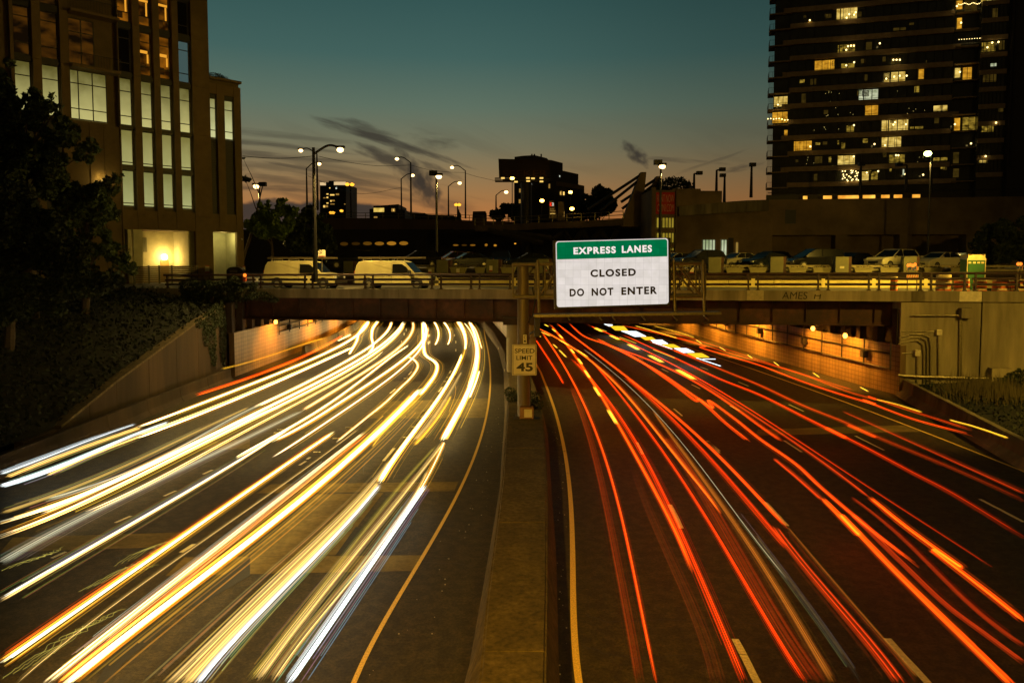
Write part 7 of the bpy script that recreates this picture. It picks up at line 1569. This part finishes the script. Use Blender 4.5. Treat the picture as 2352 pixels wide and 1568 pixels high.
drum('U', 622, 695, 1425, 'slim orange traffic drum standing alone before the bright barrier')
drum('U', 1046, 1196, 1405, 'tallest and widest orange and white drum, leftmost of the tight group', .1)
drum('U', 1222, 1374, 1448, 'weathered orange and white drum second in the tight group')
drum('U', 1406, 1534, 1452, 'orange and white drum under the portable toilet'); drum('U', 1576, 1736, 1452, 'cream banded drum right of the portable toilet', .1); drum('U', 1744, 1900, 1452, 'drum cut by the right frame edge')
ba = thing('road_barricade', DP.w(DP.hit(*cr('U', 830, 1440))[0], -1.2, 6.36), 'striped barricade boards with four glowing warning lamps', 'barricade')
BPn = Plane(*BP.w(0, -6, 0).to_2d(), BP.d.x, BP.d.y)
def bar(k, x0, x1, ya, yb, par, lamps):
    (sa, za), (sb, zb) = BPn.hit(*cr(k, x0, yb)), BPn.hit(*cr(k, x1, ya)); mb = MB(); mb.pbox(BPn, sa, sb, 0, .04, za, zb); part('board', mb, WG, par)
    mb = MB(); n = 5; w = (sb-sa)/n
    for i in range(n): s = sa+w*i; mb.face([BPn.w(s, .043, za), BPn.w(s+w*.45, .043, za), BPn.w(s+w*.85, .043, zb), BPn.w(s+w*.4, .043, zb)])
    part('stripes', mb, OG, par)
    for s in (sa+.08, sb-.08): mb = MB(); mb.pbox(BPn, s-.03, s+.03, -.03, -.001, 6.3, zb+.05); part('leg', mb, M['galv'], par)
    for x, y in lamps:
        s, z = BPn.hit(*cr(k, x, y)); mb = MB(); mb.ball(BPn.w(s, 0, z), .10, 10, 6, 1.25); l_ = part('warning_lamp', mb, glow_mat('warning_orange', (1, .22, .02), 1.8), par); mb = MB(); mb.pbox(BPn, s-.06, s+.06, -.06, .06, z-.35, z-.13); part('lamp_battery', mb, material('battery_blue', (.05, .09, .22), .5, var=0), l_)
bar('U', 775, 888, 1330, 1365, ba, [(792, 1320), (812, 1316), (838, 1322), (857, 1312)]); bar('U', 775, 888, 1408, 1440, ba, [])
bc = thing('road_barricade', DP.w(DP.hit(*cr('U', 1840, 1440))[0], -1.2, 6.36), 'small barricade with two warning lamps at the right frame edge', 'barricade'); bar('U', 1815, 1868, 1330, 1358, bc, [(1826, 1306), (1851, 1306)])
TPn = Plane(*BP.w(0, -8.5, 0).to_2d(), BP.d.x, BP.d.y)
pt_ = thing('portable_toilet', TPn.w(TPn.hit(*cr('U', 1428, 1400))[0], -.5, 6.36), 'green portable toilet with a pale ribbed roof', 'portable toilet')
(sa, z0), (sb, z1) = TPn.hit(*cr('U', 1340, 1440)), TPn.hit(*cr('U', 1520, 1265)); gm_ = material('toilet_green', (.03, .16, .035), .5, nscale=2, var=.15)
mb = MB(); mb.pbox(TPn, sa, sb, -1.2, 0, 6.36, z1); o = part('cabin', mb, gm_, pt_); bevel(o, .02, 1)
mb = MB(); mb.pbox(TPn, sa+.12, sb-.12, .001, .03, 6.5, z1-.08); part('door', mb, material('toilet_door', (.022, .12, .028), .5, nscale=2, var=.15), pt_)
mb = MB()
for s in (sa-.01, sb-.03): mb.pbox(TPn, s, s+.04, .0, .05, 6.36, z1)
mb.pbox(TPn, sa, sb, .0, .05, z1-.05, z1); part('trim', mb, WG, pt_)
mb = MB(); c = (sa+sb)/2; hw2 = (sb-sa)/2+.05; mb.prism([TPn.w(c+hw2*x, .05, z1+y) for x, y in ((-1, 0.001), (1, 0.001), (.8, .22), (.4, .34), (-.4, .34), (-.8, .22))], TPn.n*-1.3)
for i in range(5): s = c-hw2*.8+hw2*1.6*i/4; mb.pbox(TPn, s-.03, s+.03, -1.24, .055, z1+.20, z1+.37)
part('roof', mb, WG, pt_)
for f in (.14, .38, .62, .84): s = sa+(sb-sa)*f; mb = MB(); mb.pbox(TPn, s-.09, s+.09, .031, .045, z1-.28, z1-.16); part('vent', mb, WG, pt_)

# ================================================================= STREET LAMPS
GLOBE = glow_mat('lamp_globe', (1, .64, .24), 5.5); GLOBY = glow_mat('lamp_globe_orange', (1, .40, .03), 2.2); GLOBG = glow_mat('lamp_globe_green', (.85, 1.0, .25), 12)
POLE = material('lamp_pole', (.007, .006, .005), .5, metal=.3, var=0)
def lamp(lab, k, px, yt, yb, Y, heads, r=.10, group='street lamps across the skyline', unlit=False, globe=None, power=0, gr_=.26, gz=None, box=False):
    base = atY(*cr(k, px, yb), Y); top = atY(*cr(k, px, yt), Y); top.x = base.x if abs(top.x-base.x) < 1.5 else top.x
    t = thing('street_lamp', base, lab, 'street lamp', group); mb = MB(); mb.tube([base, (base.x, Y, top.z)], r, 8, r*.6); part('pole', mb, POLE, t)
    for (hx, hy, on, ay) in heads:
        h_ = atY(*cr(k, hx, hy), Y); a0 = Vector((base.x, Y, atY(*cr(k, px, ay), Y).z)); mb = MB(); mid = Vector(((a0.x+h_.x)/2, Y, max(a0.z, h_.z)+.25*abs(h_.x-a0.x)*(.5 if not box else 0)))
        hz = h_.z+gr_*.55
        if box: mb.tube([a0, (h_.x, Y, a0.z)], r*.5, 6)
        else: mb.tube(catmull([a0, a0*.45+Vector((h_.x, Y, hz))*.55+Vector((0, 0, .16*abs(h_.x-a0.x)+.05)), Vector((h_.x, Y, hz))], 12), r*.5, 6)
        part('arm', mb, POLE, t)
        mb = MB()
        if box: mb.box(h_.x-.42, h_.x+.42, Y-.3, Y+.3, h_.z+(.10 if on else -.15), h_.z+(.35 if on else .35))
        else: mb.box(h_.x-.32, h_.x+.32, Y-.16, Y+.16, hz-.02, hz+.12)
        hd = part('lamp_head', mb, POLE, t)
        if on:
            mb = MB(); mb.ball(h_, gr_*.82, 10, 6, .75); part('globe', mb, globe or GLOBE, hd, smooth=True)
            if power: lamp_light('lamp_light', h_-Vector((0, 0, gr_+.3)), power, (1, .66, .17), .2, t, spot=122, aim=h_-Vector((0, 0, 9)))
    return t
lamp('tall lamp rising from the overpass railing with one arm to the right', 'R', 852, 212, 1480, 53, [(1083, 235, 1, 275)], r=.17, power=11000, gr_=.30)
lamp('slim lamp just behind the tall railing lamp with an arm to the left', 'R', 872, 270, 800, 88, [(713, 242, 1, 275)], r=.14, gr_=.32)
lamp('lamp with an arm to the right, left of the tall railing lamp', 'R', 772, 405, 780, 100, [(885, 367, 1, 410)], r=.14, gr_=.34)
lamp('lamp above the viaduct with an arm to the left, second from the tall railing lamp', 'R', 1750, 350, 860, 130, [(1617, 320, 1, 355)], r=.18, gr_=.42)
lamp('lamp with a right arm close beside the viaduct lamp', 'R', 1660, 505, 850, 150, [(1765, 475, 1, 508)], r=.18, gr_=.46)
lamp('double-headed box lamp with only the right head lit, above the right van', 'R', 1992, 448, 1200, 80, [(1958, 462, 0, 465), (2010, 486, 1, 465)], r=.16, box=True, gr_=.42, group='box-headed parking lot lamps', power=6000)
lamp('lamp above the viaduct end with a long arm to the left', 'R', 2262, 428, 880, 150, [(2135, 400, 1, 430)], r=.18, gr_=.46)
lamp('lamp with a right arm left of the viaduct end lamp', 'R', 2102, 575, 880, 170, [(2207, 547, 1, 578)], r=.20, gr_=.55)
lamp('double-headed box lamp with only the left head lit beside the left building', 'R', 327, 570, 790, 92, [(295, 576, 1, 572), (355, 565, 0, 572)], r=.15, box=True, gr_=.50, group='box-headed parking lot lamps', power=16000)
lamp('tall yellow T-headed lamp right of the small far tower', 'R', 1184, 552, 870, 200, [(1150, 558, 1, 560), (1195, 560, 1, 560)], r=.25, globe=GLOBY, gr_=.75, box=True, group='yellow T-headed lamps')
lamp('short yellow T-headed lamp at the foot of the far tower', 'R', 1008, 825, 880, 190, [(996, 824, 1, 828), (1018, 824, 1, 828)], r=.22, globe=GLOBY, gr_=.6, box=True, group='yellow T-headed lamps')
lamp('yellow lamp at the right foot of the far tower', 'R', 1117, 805, 875, 190, [(1096, 806, 1, 808)], r=.22, globe=GLOBY, gr_=.6, box=True, group='yellow T-headed lamps')
lamp('yellow lamp glowing through the trees left of the far tower', 'R', 475, 840, 900, 150, [(464, 840, 1, 845)], r=.18, globe=GLOBY, gr_=.5, box=True, group='yellow T-headed lamps')
lamp('yellow T-headed lamp beside the domed turret', 'R', 2188, 748, 880, 210, [(2174, 750, 1, 755), (2202, 750, 1, 755)], r=.26, globe=GLOBY, gr_=.7, box=True, group='yellow T-headed lamps')
lamp('curved-arm lamp left of the billboard with its arm to the right', 'Q', 198, 660, 810, 150, [(293, 632, 1, 662)], r=.18, gr_=.50)
lamp('bare bright lamp standing in front of the billboard catwalk', 'Q', 350, 510, 860, 135, [(350, 502, 1, 512)], r=.10, globe=glow_mat('globe_amber', (1, .52, .08), 12), gr_=.48)
lamp('bright lamp in front of the office block left of the K2 sign', 'Q', 630, 720, 860, 135, [(630, 712, 1, 722)], r=.10, globe=MATS['globe_amber'], gr_=.5)
lamp('lamp hanging high before the pale banded part of the office block', 'Q', 898, 640, 860, 135, [(898, 632, 1, 642)], r=.10, globe=MATS['globe_amber'], gr_=.45)
lamp('low lamp on the access bridge railing', 'Q', 920, 800, 905, 112, [(912, 788, 1, 800)], r=.12, globe=MATS['globe_amber'], gr_=.42)
lamp('double-headed box lamp with the right head lit above the sign', 'Q', 1740, 380, 1062, 80, [(1720, 360, 0, 385), (1760, 390, 1, 385)], r=.16, box=True, gr_=.45, group='box-headed parking lot lamps', power=6000)
lamp('green-tinged bright lamp on a slim pole in front of the podium', 'U', 976, 280, 1200, 84, [(976, 270, 1, 285)], r=.12, globe=GLOBG, gr_=.50, power=5000)
for k, px, yt, yb, hx, Y, lab in (('Q', 2057, 458, 752, 2110, 108, 'leftmost'), ('Q', 2268, 424, 722, 2326, 108, 'second from left'), ('S', 698, 480, 728, 684, 112, 'third, shorter'), ('S', 950, 380, 682, 965, 106, 'fourth, by the tower'), ('U', 340, 375, 665, 352, 106, 'fifth, before the tower'), ('U', 770, 378, 640, 705, 106, 'sixth, arm to the left'), ('U', 1002, 320, 640, 990, 106, 'behind the green-tinged lamp,')):
    lamp('unlit roof deck lamp, %s of the dark ones' % lab, k, px, yt, yb, Y, [(hx, yt, 0, yt)], r=.24, box=True, group='unlit lamps on the podium roof')
# overhead wires
def wire(lab, pts, sag=0):
    P_ = [atY(*cr(k, x, y), Y) for k, x, y, Y in pts]; mb = MB(); mb.tube(catmull(P_, 24), .03, 4); solo('overhead_wire', mb, M['black'], label=lab, cat='wire', group='overhead wires')
wire('sagging wire from the left building to the tall railing lamp', [('R', 165, 292, 75), ('R', 400, 312, 72), ('R', 600, 312, 72), ('R', 840, 292, 70)])
wire('sagging wire from the tall railing lamp to the viaduct lamp', [('R', 880, 295, 88), ('R', 1150, 350, 100), ('R', 1450, 385, 115), ('R', 1745, 378, 130)])
wire('wire running right from the viaduct lamp to the next one', [('R', 1755, 380, 130), ('R', 1900, 418, 138), ('R', 2080, 442, 145), ('R', 2260, 448, 150)])
wire('lowest wire between the far tower and the viaduct lamps', [('R', 780, 480, 100), ('R', 1140, 620, 120), ('R', 1350, 645, 135), ('R', 1650, 590, 150)])
wire('wire descending from the viaduct end lamp towards the billboard', [('R', 2265, 455, 150), ('R', 2351, 482, 150), ('Q', 100, 505, 150), ('Q', 190, 526, 150)])
# street lamps added outside the view to light the road, barrier and overpass
def added_lamp(x, y, z, power, colr, base_z, lab, aim=None, spot=110):
    t = thing('street_lamp', (x, y, base_z), lab, 'street lamp', 'street lamps added outside the view'); mb = MB(); mb.tube([(x, y, base_z), (x, y, z)], .13, 8, .08); part('pole', mb, POLE, t)
    mb = MB(); mb.box(x-.35, x+.35, y-.2, y+.2, z, z+.15); part('lamp_head', mb, POLE, t); mb = MB(); mb.ball((x, y, z-.12), .16, 8, 6, .6); part('globe', mb, GLOBE, t); lamp_light('lamp_light', (x, y, z-.4), power, colr, .22, t, spot=spot, aim=aim or (x, y, 0))
added_lamp(30, 21, 15, 30000, (1, .60, .07), 1.5, 'sodium street lamp added on the right bank outside the view', (27, 47, 5), 84)
added_lamp(38.5, 48, 17, 52000, (1, .64, .08), 6.3, 'sodium street lamp added over the right end of the overpass street', (10, 60, 6.0), 84)
added_lamp(-9, -7, 15, 52000, (1, .50, .03), 6.2, 'sodium street lamp added behind the viewer on the left', (-1.5, 24, 0), 42)
added_lamp(7, -7, 15, 13000, (1, .60, .04), 6.2, 'sodium street lamp added behind the viewer on the right', (4, 20, 0), 80)
# lamps of the overpass street itself
for s, lab in ((44.0, 'street lamp over the right end of the street outside the view'),): pass

# ================================================================= TREES AND GREENERY
def tree(name, lab, base, top, blobs, n, leaf, mat, r=.3, group='trees', jit=.0):
    t = thing(name, base, lab, 'tree', group); base = Vector(base); top = Vector(top); mb = MB()
    mid = base.lerp(top, .5)+Vector((.25, 0, 0)); mb.tube([base, base.lerp(mid, .5), mid, top], [r, r*.8, r*.6, r*.25], 8)
    part('trunk', mb, M['bark'], t)
    for i, (c, rr) in enumerate(blobs):
        if i % 2 == 0 and len(blobs) > 2:
            s = base.lerp(top, min(.9, max(.2, (c[2]-base.z)/(top.z-base.z+.01)*.7))); mb = MB(); mb.tube([s, s.lerp(Vector(c), .5)+Vector((0, 0, .15)), Vector(c)], r*.28, 5, r*.06); part('limb', mb, M['bark'], t)
    # the crown: many small clumps scattered over the big masses, leaves over the clumps
    rnd = random.Random(int(abs(base.x)*10)); sub = []
    for c, rr in blobs:
        rx, ry, rz = rr if hasattr(rr, '__len__') else (rr, rr, rr)
        for _ in range(12):
            d = Vector((rnd.gauss(0, 1), rnd.gauss(0, 1), rnd.gauss(0, 1))).normalized()*rnd.uniform(.45, 1.0); k_ = rnd.uniform(.28, .52)
            sub.append(((c[0]+d.x*rx, c[1]+d.y*ry, c[2]+d.z*rz), (rx*k_, ry*k_, rz*k_)))
    leaves(n, blobpts(sub), leaf, 'crown', mat, t); return t
def bl_(k, lst, Y, dep=.9): 
    out = []
    for x, y, rr in lst:
        p = atY(*cr(k, x, y), Y); q = rr/CR[k][2]*KK*Y/FPX; out.append(((p.x, p.y+random.uniform(-1, 1)*q*.4, p.z), (q, q*dep, q)))
    return out
# big maples on the left embankment
CR['t'] = (0, 200, 1.568)
Yt = 43
b1 = bl_('t', [(10, 180, 70), (40, 330, 110), (120, 470, 110), (30, 560, 130), (190, 330, 60), (250, 310, 55), (330, 400, 85), (420, 520, 90), (330, 640, 110), (200, 620, 120), (520, 640, 70), (560, 590, 40), (60, 760, 150), (240, 800, 130), (60, 80, 30), (-60, 420, 150), (215, 265, 30), (330, 300, 28), (370, 345, 24)], Yt)
base = atY(*cr('t', 190, 1300), Yt); tree('maple_tree', 'large dark maple hiding the lower left of the office building', (base.x, Yt, hleft(base.x, Yt)-.2), (base.x-.5, Yt, 15), b1, 30000, .17, M['leaf'], .38)
b2_ = bl_('t', [(520, 930, 90), (620, 900, 80), (690, 850, 55), (740, 800, 30), (430, 1000, 110), (640, 1010, 90), (560, 1120, 100), (720, 1040, 38), (380, 900, 90), (300, 1120, 130), (700, 1250, 50), (760, 1320, 60), (640, 1250, 80), (790, 1250, 26), (500, 1300, 110), (840, 1370, 40)], 46)
base = atY(*cr('t', 520, 1450), 46); tree('maple_tree', 'smaller dark maple leaning right in front of the loading bay', (base.x, 46, hleft(base.x, 46)-.2), (base.x+.4, 46, 11.3), b2_, 22000, .16, M['leaf'], .28)
b3 = bl_('t', [(40, 950, 150), (140, 1080, 130), (20, 1150, 140), (120, 1260, 140), (-60, 1050, 150), (220, 1240, 90), (-20, 1350, 140), (330, 1180, 120), (450, 1260, 110), (380, 1380, 120), (180, 1380, 130), (560, 1400, 100), (680, 1440, 70)], 38)
base = atY(*cr('t', 40, 1550), 38); tree('maple_tree', 'black-green tree mass at the far left edge below the large maple', (base.x, 38, hleft(base.x, 38)-.2), (base.x, 38, 9.5), b3, 24000, .17, M['leaf_dark'], .3)
bs2 = bl_('t', [(x, y, r0) for x, y, r0 in [(-20, 1480, 110), (90, 1500, 100), (200, 1480, 100), (310, 1500, 90), (420, 1500, 90), (530, 1490, 80), (640, 1480, 70), (740, 1440, 45), (150, 1600, 110), (20, 1640, 120), (330, 1610, 80)]], 36)
t = thing('bush', (bs2[2][0][0], 36, hleft(bs2[2][0][0], 36)), 'black undergrowth hiding the feet of the maples on the left bank', 'bush'); leaves(16000, blobpts([(c, (r_[0], r_[1]*.8, r_[2]*.8)) for c, r_ in bs2]), .15, 'foliage', M['leaf_dark'], t)
# trees behind the left van
b4 = bl_('R', [(370, 780, 60), (300, 850, 60), (520, 760, 60), (560, 710, 28), (440, 860, 90), (600, 830, 80), (240, 950, 60), (560, 960, 110), (350, 970, 100), (410, 735, 26)], 84)
base = atY(*cr('R', 430, 1250), 84); tree('street_tree', 'green tree behind the left van, lamp light partly painted into its leaves', (base.x, 84, GZ), (base.x, 84, 12), b4, 9000, .28, material('leaf_lit_tint', (.10, .16, .025), .6, nscale=.9, var=.6), .25)  # leaf colour lightened to paint in some of the lamp light
b5 = bl_('R', [(800, 800, 55), (760, 880, 80), (860, 880, 60), (900, 950, 90), (740, 980, 100), (880, 1060, 120), (680, 1080, 110), (1000, 1120, 70)], 88)
base = atY(*cr('R', 820, 1250), 88); tree('street_tree', 'dark tree beside the tall railing lamp in front of the viaduct', (base.x, 88, GZ), (base.x, 88, 11), b5, 9000, .30, M['leaf_dark'], .25)
b6 = bl_('R', [(205, 505, 32), (175, 315, 12), (240, 520, 14)], 80); base = atY(*cr('R', 100, 1200), 88)
tree('street_tree', 'tree peeking out from behind the right edge of the annex', (base.x, 88, GZ), (b6[0][0][0]-1, 88, b6[0][0][2]), bl_('R', [(190, 505, 34), (232, 515, 18), (172, 315, 14), (100, 450, 80)], 88), 1500, .28, M['leaf_dark'], .25)
for k, lst, Y, lab, by in (('Q', [(1160, 600, 45), (1170, 680, 90), (1220, 740, 90), (1110, 740, 70), (1280, 770, 60)], 150, 'tall pointed dark tree between the office block and the pylons', 850), ('Q', [(1050, 720, 60), (1010, 800, 80), (1100, 820, 80)], 155, 'rounder dark tree left of the tall pointed one', 880),
                           ('Q', [(310, 785, 60), (240, 830, 60), (380, 830, 60), (180, 850, 50)], 170, 'low dark tree clump at the foot of the billboard', 890)):
    base = atY(*cr(k, lst[0][0], by), Y); bb_ = bl_(k, lst, Y); tree('far_tree', lab, (base.x, Y, GZ), (base.x, Y, max(b[0][2] for b in bb_)-1), bb_, 3500, .5, M['leaf_dark'], .35)
b7 = bl_('U', [(1560, 1060, 120), (1700, 1000, 110), (1800, 1080, 140), (1650, 1180, 150), (1480, 1120, 90), (1800, 1240, 140), (1560, 1250, 110), (1440, 1200, 50), (1900, 1000, 120)], 72)
base = atY(*cr('U', 1660, 1380), 72); tree('street_tree', 'dark leafy tree behind the portable toilet at the right edge', (base.x, 72, GZ), (base.x, 72, 12), b7, 12000, .22, M['leaf_dark'], .25)
# ivy on the wing wall, over the bridge end, and grass on both banks
def surf(n, x0, x1, y0, y1, h_, hmin, hmax, cond=None):
    x = RNG.uniform(x0, x1, n); y = RNG.uniform(y0, y1, n); out = []
    for a, b in zip(x, y):
        if cond and not cond(a, b): continue
        out.append((a, b, h_(a, b)+RNG.uniform(hmin, hmax)))
    return np.array(out)
leaves(30000, lambda n: surf(n, -45, XW-.25, 14, 57, hleft, -.02, .42), .15, 'embankment_growth', M['grass'], None, label='rough grass and ivy covering the dark left embankment', cat='ground cover', kind='stuff')
ivp = [((XW+.02, 50.5, 4.2), (.16, 1.2, .9)), ((XW+.02, 50.9, 2.9), (.14, .8, 1.2)), ((XW+.02, 51.8, 4.6), (.25, 1.0, .9)), ((XW+.05, 49.8, 3.5), (.12, .5, .9)), ((XW+.05, 52.7, 3.2), (.2, .6, 2.4)), ((XW+.02, 48.9, 4.3), (.15, .8, .35)), ((XW+.1, 51.0, 1.6), (.1, .5, .5))]
leaves(6500, blobpts(ivp), .09, 'ivy', M['ivy'], None, label='dark ivy hanging down the retaining wall beside the left end of the overpass', cat='ivy', kind='stuff')
pi = []
for u, v, w, h__ in ((480, 665, 40, 22), (520, 668, 46, 26), (560, 672, 40, 22), (600, 680, 32, 10), (440, 660, 30, 22), (500, 700, 50, 22), (540, 650, 18, 16), (455, 690, 50, 26), (625, 688, 20, 7), (585, 655, 10, 8)):
    s, z = BP.hit(u, v); p = BP.w(s, .12, z); pi.append(((p.x, p.y, p.z), (w*54/FPX, .25, h__*54/FPX)))
leaves(9000, blobpts(pi), .11, 'ivy', M['leaf_dark'], None, label='bushy vines spilling over the left end of the overpass parapet and railing', cat='vines', kind='stuff')
leaves(15000, lambda n: np.array([p for p in surf(n, 21, 46, 14, 45.4, hright, -.02, .35, lambda a, b: a > XR(b)+.45 and b < 50.1-.18*a)]), .12, 'bank_grass', M['grass'], None, label='dark weeds and grass on the bank behind the right barrier', cat='ground cover', kind='stuff')
def blades(n, cx, cy, sx, sy, hh, name, mat, lab):
    mb = MB()
    for _ in range(n):
        x = random.gauss(cx, sx); y = min(45.2, random.gauss(cy, sy)); x = max(x, XR(y)+.5); z = hright(x, y); l = Vector((random.uniform(-.2, .2), random.uniform(-.2, .2), hh*random.uniform(.6, 1.3))); b_ = Vector((x, y, z)); w = .02
        mb.face([b_-Vector((w, 0, 0)), b_+Vector((w, 0, 0)), b_+l*.6+Vector((w*.6, 0, 0)), b_+l])
    solo(name, mb, mat, label=lab, cat='tall grass', kind='stuff')
g0 = atZ(*cr('O', 1250, 1290), 2.0)
blades(900, 26.3, 40.5, 1.0, 1.3, 1.0, 'dry_grass', M['dry_grass'], 'patch of dry straw-coloured grass in front of the right abutment')
bsh = []
for x, y, rr in [(760, 1075, 60), (860, 1060, 60), (960, 1060, 60), (1060, 1080, 60), (1150, 1050, 45), (1600, 1000, 70), (1700, 960, 80), (1780, 900, 60), (1800, 1010, 80), (1700, 1080, 100), (1560, 1080, 80), (1820, 1150, 120)]:
    p = atY(*cr('O', x, y), 43.6); q = rr/2.614*KK*43.6/FPX; bsh.append(((p.x, min(p.y, 50-.18*p.x-.6), p.z), (q, q*.5, q)))
t = thing('bush', (bsh[5][0][0], bsh[5][0][1], hright(bsh[5][0][0], 42)), 'leafy dark bushes crowding the concrete cabinet at the right edge', 'bush'); leaves(4200, blobpts(bsh[5:]), .10, 'foliage', M['leaf_dark'], t)
t = thing('bush', (bsh[1][0][0], bsh[1][0][1], hright(bsh[1][0][0], 42)), 'low dark bushes along the foot of the right abutment', 'bush'); leaves(2600, blobpts(bsh[:5]), .10, 'foliage', M['leaf_dark'], t)
# no-parking board on the pole behind the vans
nb_ = thing('parking_sign', atY(*cr('R', 905, 1400), 57), 'pale square no parking board behind the tall railing lamp', 'sign'); a = atY(*cr('R', 877, 1240), 57); b = atY(*cr('R', 943, 1173), 57)
mb = MB(); mb.box(a.x, b.x, 57, 57.03, a.z, b.z); part('board', mb, material('notice_white', (.6, .55, .4), .6, var=0), nb_)
mb = MB(); mb.box((a.x+b.x)/2-.03, (a.x+b.x)/2+.03, 57.035, 57.09, 6.3, a.z+.2); part('pole', mb, M['galv'], nb_)
mb = MB(); c = Vector((a.x+(b.x-a.x)*.25, 56.99, a.z+(b.z-a.z)*.75)); rr = .16
mb.tube([c+Vector((rr*math.cos(R(x)), 0, rr*math.sin(R(x)))) for x in range(0, 361, 20)], .02, 4); mb.tube([c+Vector((-rr*.7, 0, rr*.7)), c+Vector((rr*.7, 0, -rr*.7))], .02, 4); part('symbol', mb, bt, nb_)
mb = MB(); mb.box(a.x+.05, b.x-.05, 56.985, 56.999, a.z+.02, a.z+.09); part('red_line', mb, MATS['red_band'], nb_)
amb = thing('hazard_lamp', BP.hit(*cr('V', 322, 590)) and BP.w(BP.hit(*cr('V', 322, 620))[0], -.6, 6.4), 'small orange hazard lamp on the railing left of the left van', 'lamp')
s, z = BP.hit(*cr('V', 322, 590)); mb = MB(); mb.ball(BP.w(s, .1, z), .13, 10, 6); part('lens', mb, glow_mat('warning_orange', (1, .22, .02), 1.8), amb); mb = MB(); mb.pbox(BP, s-.1, s+.1, 0.0, .2, z-.45, z-.13); part('battery_case', mb, material('case_red', (.35, .06, .02), .6, var=0), amb)
